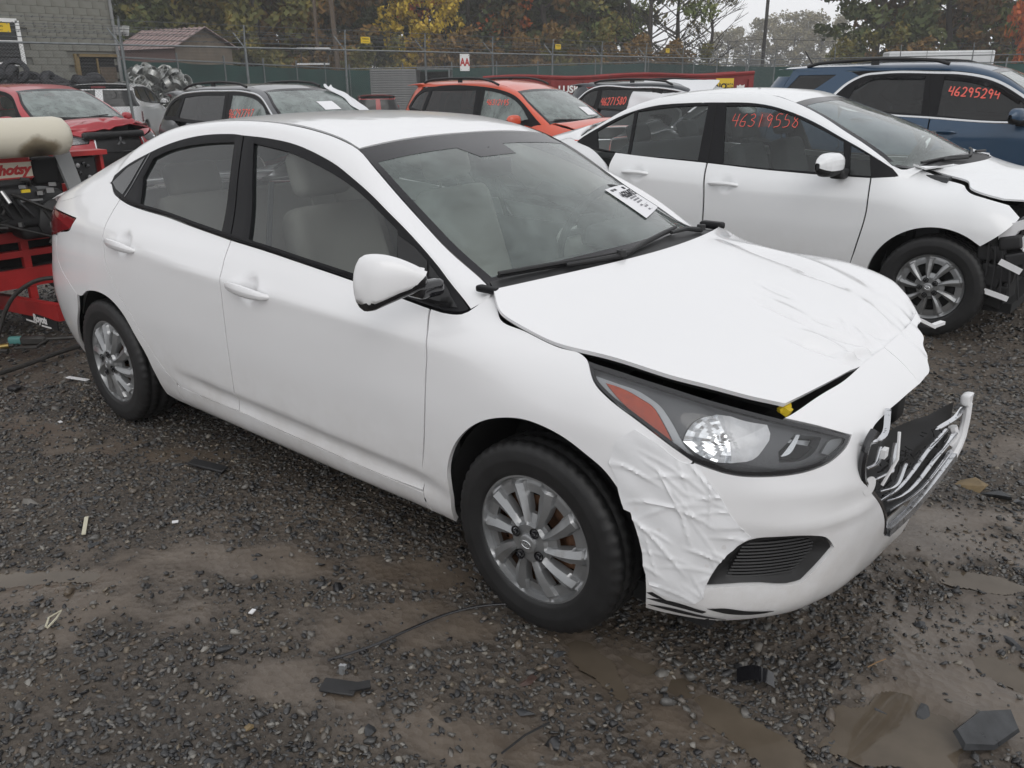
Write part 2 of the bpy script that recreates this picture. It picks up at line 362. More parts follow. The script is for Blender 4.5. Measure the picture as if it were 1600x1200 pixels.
M['trim'] = mat('black_trim', (.012, .012, .0135), .45, bump=.08, bs=600, spec=.14); M['gloss'] = mat('gloss_black', (.012, .012, .014), .12, coat=.5)
M['black'] = mat('black_plastic', (.014, .014, .015), .55, bump=.15, bs=400, var=.3); M['dark'] = mat('dark_void', (.006, .006, .0065), .85)
M['frit'] = mat('glass_border', (.010, .009, .012), .16, spec=.4); M['chrome'] = mat('chrome', (.66, .67, .69), .12, 1, dirt=(.06, .06, .065), dirt_at=(.55, .68), dscale=45); M['strip'] = mat('scratched_chrome', (.62, .63, .65), .2, .9, dirt=(.2, .2, .2), dirt_at=(.52, .66), dscale=55); M['bright'] = mat('bright_moulding', (.68, .69, .70), .22, .9)
M['rubber'] = mat('tyre_rubber', (.0105, .0105, .011), .55, bump=.3, bs=300, var=.35, vs=20, dirt=(.030, .027, .024), dirt_at=(.6, .9), dscale=9); M['cover'] = mat('silver_wheel_cover', (.29, .295, .30), .30, .65, var=.12, vs=14, dirt=(.16, .15, .14), dirt_at=(.58, .8), dscale=14)
M['rust'] = mat('rusty_steel', (.12, .058, .030), .7, .2, var=.45, vs=18, bump=.4, bs=80, dirt=(.05, .032, .025)); M['steel'] = mat('plain_steel', (.33, .33, .33), .3, .9)
M['glassw'] = glass('windscreen', (.86, .93, .90), fog=.24, fogcol=(.50, .60, .57)); M['glasss'] = glass('side_glass', (.80, .85, .84), fog=.07, fogcol=(.26, .30, .30)); M['glassf'] = glass('fogged_glass', (.48, .56, .54), fog=.55, fogcol=(.40, .47, .45)); M['glassd'] = glass('privacy_glass', (.05, .052, .055), fog=.08, fogcol=(.1, .105, .11))
M['frost'] = mat('frosted_bowl', (.72, .72, .73), .5, .15, var=.12, vs=40); M['lens'] = glass('clear_lens', (.93, .94, .95), fog=.03, fogcol=(.35, .35, .36), streak=False); M['amber'] = mat('amber_lens', (.50, .065, .008), .2, coat=.4, var=.15, vs=90); M['redl'] = mat('red_lens', (.20, .008, .012), .12, coat=1.); M['reflect'] = mat('lamp_reflector', (.78, .79, .80), .13, 1, bump=.25, bs=26); M['lampgrey'] = mat('lamp_housing', (.11, .112, .118), .32, .2, var=.2); M['lampsil'] = mat('lamp_silver', (.42, .43, .44), .3, .6)
M['fab'] = mat('beige_seat_cloth', (.38, .35, .32), .9, bump=.3, bs=500); M['fabg'] = mat('grey_seat_cloth', (.07, .072, .075), .9, bump=.3, bs=500); M['dash'] = mat('dash_plastic', (.045, .047, .05), .6); M['bag'] = mat('white_airbag_cloth', (.62, .62, .60), .9)
M['paper'] = mat('white_paper', (.80, .80, .82), .8); M['ink2'] = mat('grey_print', (.28, .28, .30), .8); M['ink'] = mat('black_ink', (.02, .02, .025), .8); M['redink'] = mat('red_marker', (.75, .13, .10), .7); M['tape'] = mat('white_tape', (.78, .785, .80), .42, bump=.25, bs=60, var=.05)
M['whitepl'] = mat('white_plastic', (.76, .76, .77), .45); M['yellow'] = mat('yellow_plastic', (.62, .45, .02), .5)
# ------------------------------------------------------------------ writing
DIG = {'0': [[(.2, 0), (0, .3), (0, .75), (.25, 1), (.5, .75), (.5, .3), (.2, 0)]], '1': [[(.25, 1), (.25, 0)]], '2': [[(0, .8), (.2, 1), (.45, .85), (.4, .5), (0, 0), (.55, .05)]],
 '3': [[(0, .9), (.3, 1), (.45, .8), (.15, .55), (.5, .35), (.35, .05), (0, .1)]], '4': [[(.1, 1), (0, .45), (.55, .5)], [(.5, 1), (.42, 0)]], '5': [[(.5, 1), (.1, 1), (.05, .6), (.4, .55), (.45, .15), (0, 0)]],
 '6': [[(.4, 1), (.05, .5), (.05, .1), (.4, .05), (.45, .4), (.08, .4)]], '7': [[(0, .95), (.5, 1), (.15, 0)]], '8': [[(.45, .85), (.15, 1), (.05, .7), (.45, .35), (.35, 0), (.05, .15), (.2, .5), (.45, .85)]], '9': [[(.45, .8), (.15, 1), (.02, .7), (.25, .5), (.45, .75), (.35, 0)]]}
def scrawl(text, S, u0, v0, h, du, m, parent, w=.007, off=.003, slant=0., wob=.03):
    """digits hand-written on a pane: ribbons lying on surface S"""
    mb = MB(); x = 0
    for ch in text:
        for st in DIG.get(ch, []):
            p = crom(np.array(st, float), 5, corner=95); p = p + nrg.normal(0, wob * .25, p.shape); u = u0 + (x + p[:, 0] * .95) * du; v = v0 + p[:, 1] * h + (p[:, 0] + x) * slant
            P = S(u, v); N = snorm(S, u, v); P = P + N * off; T = np.gradient(P, axis=0); T /= np.linalg.norm(T, axis=1)[:, None] + 1e-9; B = np.cross(N, T)
            mb.sheet([[a, b] for a, b in zip(P - B * w / 2, P + B * w / 2)], smooth=False)
        x += .72
    return mb.build('lettering', m, parent)
def text(s, size, m, parent, M4, name='lettering', ext=.0006, align='CENTER', shear=0, bold=0.0):
    c = bpy.data.curves.new(name, 'FONT'); c.body = s; c.size = size; c.extrude = ext; c.align_x = align; c.align_y = 'CENTER'; c.shear = shear; c.offset = bold; c.materials.append(m); c.resolution_u = 3
    tmp = bpy.data.objects.new(name, c); me = bpy.data.meshes.new_from_object(tmp); bpy.data.objects.remove(tmp); me.name = name
    if not me.materials: me.materials.append(m)
    o = bpy.data.objects.new(name, me); COL.objects.link(o); o.parent = parent; o.matrix_local = M4; return o
def frame4(pos, right, up):
    r = Vector(right).normalized(); u = Vector(up); u = (u - r * u.dot(r)).normalized(); n = r.cross(u); return Matrix(((r.x, u.x, n.x, pos[0]), (r.y, u.y, n.y, pos[1]), (r.z, u.z, n.z, pos[2]), (0, 0, 0, 1)))
# ------------------------------------------------------------------ wheels, seats and other shared car pieces
def tyre_me(r, w, rim, n=144):
    h = w / 2; prof = [(-h * .72, rim - .004), (-h * .93, rim + .006), (-h * .965, rim + .016), (-h * .975, rim + .020), (-h, (rim + r) / 2 - .010), (-h * 1.012, (rim + r) / 2 - .004), (-h * 1.012, (rim + r) / 2 + .002), (-h, (rim + r) / 2 + .008), (-h * .985, r - .03), (-h * .93, r - .013), (-h * .80, r - .003), (-h * .6, r), (-h * .56, r - .007), (-h * .48, r - .007), (-h * .44, r), (-h * .14, r + .001), (-h * .1, r - .007), (h * .1, r - .007), (h * .14, r + .001), (h * .44, r), (h * .48, r - .007), (h * .56, r - .007), (h * .6, r), (h * .8, r - .003), (h * .93, r - .013), (h, (rim + r) / 2), (h * .9, rim)]
    V = []; F = []; m = len(prof)
    for k in range(n):
        a = 2 * math.pi * k / n
        for i, (t, q) in enumerate(prof):
            if k % 3 == 0 and i in (9, 10, 11, 14, 15, 18, 19, 22, 23): q -= .0055
            V.append((q * math.cos(a), t, q * math.sin(a)))
    for k in range(n):
        for i in range(m - 1): F.append((k*m+i, k*m+i+1, (k+1) % n*m+i+1, (k+1) % n*m+i))
    me = mesh('tyre', V, F, M['rubber'])
    bm = bmesh.new(); bm.from_mesh(me); bmesh.ops.recalc_face_normals(bm, faces=bm.faces); bm.to_mesh(me); bm.free(); return me
def cover_me(R_, n_spoke, m, twist=.16, n=240, nr=28, hub=.056, r_in=.062, r_out=.176, win=.46, split=True):
    """wheel cover seen from -y: blades with open windows, raised ridges and a sunken outer ring; openings are real holes"""
    rr = np.r_[np.linspace(.012, hub, 5), np.linspace(r_in, r_out, nr - 10), np.linspace(r_out + .006, R_, 5)]; rr = rr * (R_ / .2) if False else rr
    V = []; F = []; nr = len(rr); T = 2 * math.pi; mask = np.zeros((n, nr), bool)
    for k in range(n):
        for i, r in enumerate(rr):
            t = max(0, min(1, (r - r_in) / (r_out - r_in))); a0 = T * k / n; a = a0 + twist * t; ph = (a0 / T * n_spoke) % 1; d = abs(ph - .5) * 2          # 0 in the middle of a window, 1 on the blade's spine
            base = -.012 + .016 * (r / R_) ** 2
            if hub < r < r_out + .004:
                we = win * (1 if t < .75 else 1.1); z = base - .014 * max(0, (d - we) / (1 - we)) * (1 - .2 * t) + .010 * (d < we + .03) * min(1, t * 3); mask[k, i] = d < win and (.08 if int(a0 / T * n_spoke) % 2 else .2) < t < .80
            elif r >= r_out + .004:
                z = base - .004 * max(0, (d - .5) * 2) if r < R_ - .012 else base - .006; z += .012 * (1 - max(0, (d - .45) / .55)) if r < R_ - .014 else 0
            else: z = base - .012
            if r >= R_ - .002: z += .012
            V.append((r * math.cos(a), z, r * math.sin(a)))
    for k in range(n):
        for i in range(nr - 1):
            if mask[k, i] and mask[(k + 1) % n, i] and mask[k, i + 1] and mask[(k + 1) % n, i + 1]: continue
            F.append((k*nr+i, (k+1) % n*nr+i, (k+1) % n*nr+i+1, k*nr+i+1))
    c = len(V); V.append((0, -.026, 0)); F += [(c, (k+1) % n*nr, k*nr) for k in range(n)]
    # edges of the openings returned inwards
    cnt = {}
    for f in F:
        for a, b in zip(f, f[1:] + f[:1]): cnt[(a, b)] = 1
    be = [(a, b) for a, b in cnt if (b, a) not in cnt]; mp = {}
    for e in be:
        for q in e:
            if q not in mp: mp[q] = len(V); x, y, z = V[q]; V.append((x, y + .014, z))
    F += [(b, a, mp[a], mp[b]) for a, b in be]
    me = mesh('wheel_cover', V, F, m); bm = bmesh.new(); bm.from_mesh(me); bmesh.ops.recalc_face_normals(bm, faces=bm.faces); bm.to_mesh(me); bm.free()
    try: me.set_sharp_from_angle(angle=R(32))
    except Exception: pass
    return me
def steel_me(rim, m, w=.125, holes=True):
    mb = MB(); mb.lathe([(-w / 2, rim + .004), (-w / 2 + .012, rim - .002), (-w / 2 + .02, rim - .018), (0, rim - .03), (w / 2, rim + .004)], n=48)
    n = 96; rr = np.linspace(.03, rim - .02, 14); V = []; F = []
    for k in range(n):
        a = 2 * math.pi * k / n
        for r in rr: V.append((r * math.cos(a), -.02 + .03 * math.sin(max(0, r - .06) / (rim - .08) * math.pi) * -1, r * math.sin(a)))
    for k in range(n):
        for i in range(13):
            a = 2 * math.pi * (k + .5) / n; r = (rr[i] + rr[i + 1]) / 2; q = round(a / (2 * math.pi) * 14) / 14 * 2 * math.pi
            if holes and math.hypot(r * math.cos(a) - .142 * math.cos(q), r * math.sin(a) - .142 * math.sin(q)) < .012: continue
            F.append((k*14+i, (k+1) % n*14+i, (k+1) % n*14+i+1, k*14+i+1))
    mb.add(V, F, True); return mb.me('wheel', m)
WHEELS = {}
def wheel_kit(key, r, w, rim, cover, nuts=4, nutr=.05, logo='oval'):
    hubm = MB(); hubm.lathe([(-.033, .001), (-.034, .024), (-.031, .029), (-.022, .031)], n=28)
    nut = MB(); npos = [(nutr * math.cos(2 * math.pi * (k + .5) / nuts + .35), 0, nutr * math.sin(2 * math.pi * (k + .5) / nuts + .35)) for k in range(nuts)]
    for c in ((0, 0, 0),):
        nut.lathe([(-.032, .0165), (-.0285, .0165), (-.0285, .011)], c, n=16); nut.lathe([(-.039, .001), (-.039, .006), (-.036, .0085), (-.028, .0085)], c, n=6)
    lg = MB(); e = [(.017 * math.cos(a), -.0355, .011 * math.sin(a)) for a in np.linspace(0, 2 * math.pi, 25)]; lg.tube(e, .0015, 5)
    if logo == 'oval': lg.bar((-.008, -.0355, -.007), (-.004, -.0355, .007), .003); lg.bar((.004, -.0355, -.007), (.008, -.0355, .007), .003); lg.bar((-.006, -.0355, -.001), (.006, -.0355, .001), .003)
    else: lg.tube([(.006 * math.cos(a), -.0355, .011 * math.sin(a)) for a in np.linspace(0, 2 * math.pi, 17)], .0013, 5); lg.tube([(.014 * math.cos(a), -.0355, .004 + .004 * math.sin(a)) for a in np.linspace(0, 2 * math.pi, 17)], .0013, 5)
    WHEELS[key] = dict(tyre=tyre_me(r, w, rim), cover=cover, cap=hubm.me('centre_cap', M['cover']), nut=nut.me('lug_nut', [M['gloss']]), npos=npos, logo=lg.me('emblem', M['bright']))
def put_wheel(key, root, x, y, z, right=True, detail=True, steel=None, ang=0.0, face=-.004):
    K = WHEELS[key]; o = link('wheel', steel or K.get('steel'), root, (x, y, z), (0, ang, 0) if right else (0, ang, math.pi))
    link('tyre', K['tyre'], o); 
    if K['cover'] is not None: link('wheel_cover', K['cover'], o, (0, -.075 + face, 0))
    if detail:
        link('centre_cap', K['cap'], o, (0, -.075 + face, 0)); [link('lug_nut', K['nut'], o, (q[0], -.075 + face, q[2])) for q in K['npos']]; link('emblem', K['logo'], o, (0, -.075 + face, 0))
    return o
M['coverd'] = mat('grey_wheel_cover', (.26, .265, .275), .32, .7, var=.12, vs=14)
wheel_kit('hero', .301, .185, .196, cover_me(.206, 10, M['cover'])); WHEELS['hero']['steel'] = steel_me(.194, M['rust'])
wheel_kit('sedan', .316, .20, .205, cover_me(.207, 9, M['cover'], twist=-.12, win=.56), nuts=5, logo='rings'); WHEELS['sedan']['steel'] = steel_me(.202, M['dark'], holes=False)
def rounded(c, d, b=.04, seg=3):
    bm = bmesh.new(); bmesh.ops.create_cube(bm, size=1); bmesh.ops.scale(bm, vec=d, verts=bm.verts); bmesh.ops.bevel(bm, geom=bm.edges[:], offset=min(b, min(d) * .49), segments=seg, affect='EDGES', profile=.6)
    V = [v.co + Vector(c) for v in bm.verts]; bm.verts.index_update(); F = [[v.index for v in f.verts] for f in bm.faces]; bm.free(); return V, F
def seat_me(m, w=.50):
    mb = MB(); V, F = rounded((0, 0, 0), (.50, w, .15), .06); T = Matrix.Rotation(R(-8), 3, 'Y'); mb.add([T @ Vector(v) + Vector((.02, 0, .07)) for v in V], F, True)
    V, F = rounded((0, 0, 0), (.14, w, .60), .06, 4); T = Matrix.Rotation(R(-17), 3, 'Y'); mb.add([T @ Vector((v[0], v[1] * (1 - .22 * max(0, v[2] / .3)), v[2])) + Vector((-.27, 0, .38)) for v in V], F, True)
    V, F = rounded((0, 0, 0), (.10, .26, .18), .05, 4); mb.add([T @ Vector(v) + Vector((-.39, 0, .79)) for v in V], F, True)
    for s in (-.06, .06): mb.tube([(-.35, s, .64), (-.385, s, .74)], .006, 6)
    return mb.me('seat', m)
SEAT = {k: seat_me(M[k]) for k in ('fab', 'fabg')}
def interior(root, seat, xf, xr, z, yw, dash_x, dash_z, wheel=True, bag=False):
    for y in (-.36, .36): link('front_seat', SEAT[seat], root, (xf, y, z))
    mb = MB(); V, F = rounded((xr + .02, 0, z + .10), (.48, 2 * yw - .1, .16), .06); mb.add(V, F, True); T = Matrix.Rotation(R(-22), 3, 'Y'); V, F = rounded((0, 0, 0), (.15, 2 * yw - .12, .56), .06); mb.add([T @ Vector(v) + Vector((xr - .27, 0, z + .38)) for v in V], F, True)
    for y in (-.4, .4):
        V, F = rounded((0, 0, 0), (.09, .26, .15), .04); mb.add([T @ Vector(v) + Vector((xr - .40, y, z + .71)) for v in V], F, True)
    mb.build('rear_bench', M[seat], root)
    mb = MB(); prof = [(dash_x + .12, dash_z - .02), (dash_x - .08, dash_z), (dash_x - .22, dash_z - .03), (dash_x - .27, dash_z - .12), (dash_x - .2, dash_z - .4), (dash_x + .12, dash_z - .4)]; mb.prism(prof, -yw + .04, yw - .04)
    V, F = rounded((dash_x - .17, .36, dash_z + .02), (.2, .36, .09), .04); mb.add(V, F, True); mb.box((dash_x - .55, 0, z + .02), (.9, .2, .22), bev=.04); mb.build('dashboard', M['dash'], root)
    if wheel:
        mb = MB(); c = Vector((dash_x - .36, .37, dash_z + .015)); u = Vector((.42, 0, .9)).normalized(); pts = [c + Vector((0, math.cos(a), 0)) * .185 + u * math.sin(a) * .185 for a in np.linspace(0, 2 * math.pi, 33)]; mb.tube(pts, .017, 8, False)
        mb.tube([c, c + Vector((.16, 0, -.08))], .035, 8); V, F = rounded(c, (.07, .14, .12), .03); mb.add(V, F, True)
        for a in (0, math.pi, -math.pi / 2): mb.tube([c, c + (Vector((0, math.cos(a), 0)) + u * math.sin(a)) * .18], .013, 6)
        w = mb.build('steering_wheel', M['black'], root)
        if bag:
            mb = MB(); V, F = rounded(c + Vector((-.05, 0, -.10)), (.10, .24, .2), .05, 4); mb.add([(v[0], v[1] + .02 * math.sin(v[2] * 40), v[2] + .02 * math.sin(v[1] * 31)) for v in V], F, True); mb.build('airbag', M['bag'], w)
    # floor, door cards and headliner close the cabin
    mb = MB(); mb.box((.5 * (dash_x + xr) - .2, 0, z - .14), (dash_x - xr + 1.1, 2 * yw, .02)); 
    for y in (-yw - .01, yw + .01): mb.box((.5 * (xf + xr) + .1, y, z + .22), (1.9, .03, .56))
    mb.box((xr - .62, 0, z + .28), (.5, 2 * yw - .08, .5)); mb.build('cabin_lining', M['fabg'], root)
def mirrored(o, name=None):
    c = o.copy(); COL.objects.link(c); c.scale = (1, -1, 1)
    for ch in o.children:
        d = ch.copy(); COL.objects.link(d); d.parent = c
    return c
# ------------------------------------------------------------------ the white sedan in front
HERO = dict(
 st=[-1.35, -.5, .3, 1.0, 1.4],
 prof=[[(0.16,0.76),(0.18,0.775),(0.24,0.8),(0.3,0.82),(0.4,0.842),(0.5,0.855),(0.62,0.862),(0.72,0.86),(0.8,0.855),(0.86,0.845),(0.93,0.832),(1.0,0.797),(1.06,0.758),(1.12,0.718),(1.2,0.672),(1.3,0.612),(1.42,0.53)],[(0.16,0.73),(0.18,0.75),(0.22,0.8),(0.27,0.822),(0.32,0.832),(0.35,0.84),(0.5,0.855),(0.65,0.8635),(0.75,0.8645),(0.85,0.861),(0.872,0.857),(0.905,0.842),(0.94,0.822),(1.0,0.773),(1.1,0.708),(1.2,0.655),(1.3,0.6),(1.42,0.53)],[(0.16,0.73),(0.18,0.75),(0.22,0.8),(0.27,0.822),(0.32,0.832),(0.35,0.84),(0.5,0.855),(0.65,0.8635),(0.73,0.8645),(0.825,0.861),(0.847,0.857),(0.88,0.841),(0.92,0.815),(0.97,0.775),(1.0,0.755),(1.1,0.692),(1.2,0.638),(1.3,0.584),(1.42,0.51)],[(0.16,0.73),(0.18,0.75),(0.22,0.8),(0.27,0.822),(0.32,0.832),(0.35,0.84),(0.5,0.857),(0.65,0.866),(0.73,0.864),(0.8,0.859),(0.825,0.854),(0.86,0.836),(0.9,0.795),(0.93,0.742),(0.96,0.698),(1.0,0.667),(1.1,0.622),(1.2,0.58),(1.42,0.48)],[(0.16,0.8),(0.18,0.81),(0.24,0.84),(0.3,0.852),(0.4,0.86),(0.5,0.865),(0.62,0.868),(0.7,0.866),(0.77,0.85),(0.82,0.825),(0.86,0.79),(0.89,0.745),(0.92,0.67),(0.95,0.58),(1.0,0.45),(1.42,0.3)]],
 xr=[(0.16,-2.1),(0.18,-2.13),(0.25,-2.2),(0.35,-2.25),(0.5,-2.265),(0.65,-2.225),(0.75,-2.17),(0.85,-2.14),(0.93,-2.135),(1.0,-2.11),(1.06,-2.1),(1.42,-1.4)], xf=[(0.16,2.02),(0.18,2.03),(0.22,2.06),(0.3,2.085),(0.45,2.105),(0.58,2.1),(0.66,2.08),(0.72,2.05),(0.77,2.0),(0.81,1.94),(0.85,1.86),(0.89,1.74),(0.95,1.55),(1.42,1.4)],
 rc=[(0,1),(.25,.99),(.5,.96),(.70,.90),(.85,.79),(.93,.64),(.98,.38),(1,0)], fc=[(0,1),(.2,.995),(.42,.965),(.62,.895),(.78,.78),(.90,.61),(.965,.38),(1,0)])
W = Wrap(HERO['st'], HERO['prof'], -1.35, 1.35, HERO['xr'], HERO['xf'], HERO['rc'], HERO['fc'])
SM, Sm = W.smax, W.smin
hero = thing('sedan', 'white four-door sedan in the foreground with a taped, broken front bumper', 'car')
D_hl = [(1.476,.866),(1.646,.854),(1.784,.835),(1.935,.801),(2.06,.766),(2.146,.738),(2.241,.702),(2.214,.684),(2.17,.668),(2.08,.651),(1.971,.648),(1.873,.655),(1.826,.667),(1.788,.679),(1.737,.712),(1.685,.744),(1.633,.77),(1.575,.796),(1.517,.827)]
D_gl = [(2.327,.688),(2.291,.659),(2.268,.628),(2.263,.59),(2.308,.53),(2.374,.465),(2.413,.414),(2.46,.337)]
D_fog = [(1.826,.319),(1.841,.366),(1.86,.407),(1.888,.445),(1.916,.467),(2.008,.474),(2.104,.461),(2.134,.451),(2.155,.435),(2.178,.406),(2.163,.389),(2.109,.328),(2.095,.314),(2.079,.312),(1.954,.325)]
D_farc = [(.938,.234),(.954,.344),(.962,.433),(.994,.512),(1.048,.581),(1.118,.635),(1.201,.669),(1.28,.684),(1.343,.682),(1.417,.668),(1.488,.64),(1.539,.613),(1.575,.576),(1.611,.522),(1.642,.433),(1.665,.336),(1.672,.263)]
D_rarc = [(-1.78,.235),(-1.72,.322),(-1.619,.441),(-1.536,.542),(-1.471,.598),(-1.396,.632),(-1.31,.648),(-1.221,.648),(-1.126,.626),(-1.047,.577),(-.989,.503),(-.925,.415),(-.898,.317),(-.884,.222)]
D_dtop = [(-1.27,1.127),(-1.264,1.16),(-1.184,1.208),(-1.056,1.259),(-.929,1.301),(-.8,1.331),(-.668,1.35),(-.535,1.359),(-.4,1.358),(-.229,1.353),(-.062,1.339),(.105,1.308),(.214,1.28),(.319,1.242),(.427,1.201),(.533,1.156),(.63,1.114),(.724,1.067),(.81,1.016),(.893,.962),(.984,.923)]
D_dbot = [(.978,.917),(.966,.914),(.921,.911),(.851,.914),(.705,.926),(.472,.946),(.313,.959),(.017,.982),(-.234,.995),(-.527,1.016),(-.731,1.034),(-.942,1.047),(-1.058,1.058),(-1.136,1.071),(-1.217,1.094)]
D_gapR = [(-1.135,1.071),(-1.152,1.02),(-1.165,.96),(-1.160,.90),(-1.152,.85),(-1.14,.79),(-1.114,.751),(-1.053,.673),(-.971,.59),(-.907,.504),(-.798,.387),(-.717,.325)]
D_gapB = [(-.235,.995),(-.216,.941),(-.200,.878),(-.197,.757),(-.203,.63),(-.214,.468),(-.231,.314)]
D_gapF = [(.851,.914),(.891,.856),(.894,.701),(.861,.476),(.815,.302)]
D_low = [(-.717,.322),(-.492,.310),(-.231,.314),(.037,.305),(.282,.301),(.625,.294),(.815,.299)]
D_Atail = [(-1.36,1.11),(-1.55,1.06),(-1.8,1.015),(-2.05,.992),(-2.25,.978)]
D_hood = [(1.095,.917),(1.195,.900),(1.317,.881),(1.44,.876)]
def dents(P, N, uv):
    """faint waviness of real pressed steel"""
    x, z = uv[:, 0], uv[:, 1]; return P + N * (.0006 * (np.sin(x * 9 + 1) * np.sin(z * 13) + np.sin(x * 4.3 + z * 7)) + .0055 * np.exp(-np.abs(z - np.interp(x, [-1.4, -1.0, -.5, .3, .9, 1.3], [.925, .898, .872, .846, .832, .83])) / .022) * np.clip((1.25 - x) / .6, 0, 1) - .013 * np.exp(-((z - .352 - .018 * np.clip(-x, -1, 1)) / .030) ** 4) * np.clip((x + .72) / .25, 0, 1) * np.clip((.95 - x) / .15, 0, 1))[:, None]
def cup(cx, cz, r=.056):
    def f(P, N, uv):
        d = np.hypot((uv[:, 0] - cx), (uv[:, 1] - cz) * 1.15) / r; return dents(P, N, uv) - N * (.020 * np.clip(1 - d ** 2.4, 0, 1) ** .9)[:, None]
    return f
def part(name, mk, outline, both=True, parent=None, **k):
    o = link(name, panel_me(name, M[mk] if isinstance(mk, str) else mk, W, outline, **k), parent or hero)
    if both: mirrored(o)
    return o
# rear door, front door, quarter, fender, rocker
rd = D_dbot[8:14] + D_gapR[1:] + D_low[1:3] + D_gapB[::-1][1:-1]
fd = D_dbot[3:9] + D_gapB[1:] + D_low[3:] + D_gapF[::-1][1:-1]
o_rd = part('rear_door', 'white', rd[::-1], False, res=.016, disp=cup(-.967, .905)); o_fd = part('front_door', 'white', fd[::-1], False, res=.016, disp=cup(-.019, .851))
qp = D_gapR[::-1] + D_dbot[14:] + [D_dtop[0]] + [(s_, z_ + .0024) for s_, z_ in D_Atail] + [(-2.25,.970),(-1.681,.969),(-1.487,.962),(-1.526,.917),(-1.64,.890),(-1.76,.880),(-1.785,.80),(-1.769,.74),(-1.684,.687),(-1.608,.65),(-1.516,.599)] + D_rarc[4:] + [(-.80,.205),(-.725,.2)]
part('quarter_panel', 'white', qp, res=.024, depth=.012, disp=dents)
fe = D_gapF[::-1] + D_dbot[:3][::-1] + [(.984,.924),(.998,.945),(1.012,.972)] + D_hood + [(1.474,.868)] + D_hl[18:12:-1] + [(1.755,.648),(1.677,.58),(1.618,.523)] + D_farc[:14][::-1] + [(.935,.212),(.826,.203)]
part('fender', 'white', fe, res=.02, depth=.016, disp=dents)
part('rocker_panel', 'white', [(-.722,.2),(-.4,.19),(0,.186),(.5,.19),(.822,.203),(.813,.293)] + D_low[::-1][1:-1] + [(-.715,.313)], res=.02, depth=.03, inset=.001)
# rear bumper, tail lamps and boot face
rb = [(-1.769,.74),(-1.684,.687),(-1.608,.65),(-1.516,.599)] + D_rarc[:4][::-1] + [(-2.1,.215),(Sm,.215),(Sm,.70),(-2.35,.72),(-2.2,.80),(-1.8,.858),(-1.785,.80)]
part('rear_bumper', 'white', rb, res=.03, depth=.010, inset=.001)
tl = [(-1.487,.960),(-1.681,.967),(-2.2,.967),(-2.2,.80),(-1.8,.86),(-1.638,.894),(-1.524,.92)]
part('tail_lamp', 'redl', tl, res=.03, off=.004, inset=.001)
part('boot_face', 'white', [(-2.205,.80),(-2.35,.725),(Sm,.705),(Sm,.985),(-2.205,.975)], res=.035, inset=.001)
# front bumper: right half whole, left half torn away
fbr = [(1.618,.52),(1.677,.58),(1.755,.648),(1.787,.676),(1.826,.664),(1.873,.652),(1.971,.645),(2.08,.648),(2.17,.665),(2.216,.682),(2.246,.702),(2.146,.742),(2.062,.769),(2.15,.784),(2.224,.792),(2.367,.799),(2.551,.809),(SM,.812),(SM,.722),(2.55,.716),(2.42,.708)] + D_gl + [(SM,.327),(SM,.235),(2.45,.212),(2.2,.2),(2.016,.198),(1.873,.194),(1.672,.207)] + D_farc[13:][::-1][0:3]
nb = lambda uv: np.sin(uv[:, 0] * 31) * np.cos(uv[:, 1] * 27)
def crease(P, N, uv):
    s, z = uv[:, 0], uv[:, 1]; k = np.exp(-((z - (.60 - .10 * np.clip(s - 1.95, 0, .5))) / .02) ** 2) * np.clip((s - 1.85) / .2, 0, 1)
    k2 = np.exp(-((z - .495) / .016) ** 2) * np.clip((s - 1.9) / .08, 0, 1) * np.clip((2.36 - s) / .1, 0, 1); d = np.clip(1 - np.hypot(s - 1.98, (z - .39) * 1.7) / .26, 0, 1)
    return P + N * (.004 * k + .007 * k2 - .02 * d * (z < .5) + .0007 * nb(uv))[:, None]
fb = part('front_bumper', 'white', fbr, False, res=.016, depth=.03, holes=[D_fog], disp=crease, inset=.001)
fbl = [(2.21,.812),(2.3,.80),(2.36,.795),(2.40,.78),(2.455,.765),(2.47,.752),(2.52,.742),(2.55,.726),(2.62,.722),(SM,.722),(SM,.812),(2.551,.812)]
o = link('front_bumper', panel_me('bumper_top', M['white'], W, fbl, res=.016, inset=.0005, depth=.012, disp=lambda P, N, uv: P + N * (.004 * np.sin(uv[:, 0] * 40) * (uv[:, 0] < 2.5))[:, None]), fb, sc=(1, -1, 1)); o['label'] = 'torn left upper end of the bumper'
o = link('bumper_chin', panel_me('bumper_chin', M['white'], W, [(2.3,.215),(SM,.235),(SM,.327),(2.42,.33),(2.33,.29)], res=.02, inset=.0005, depth=.02), fb, sc=(1, -1, 1))
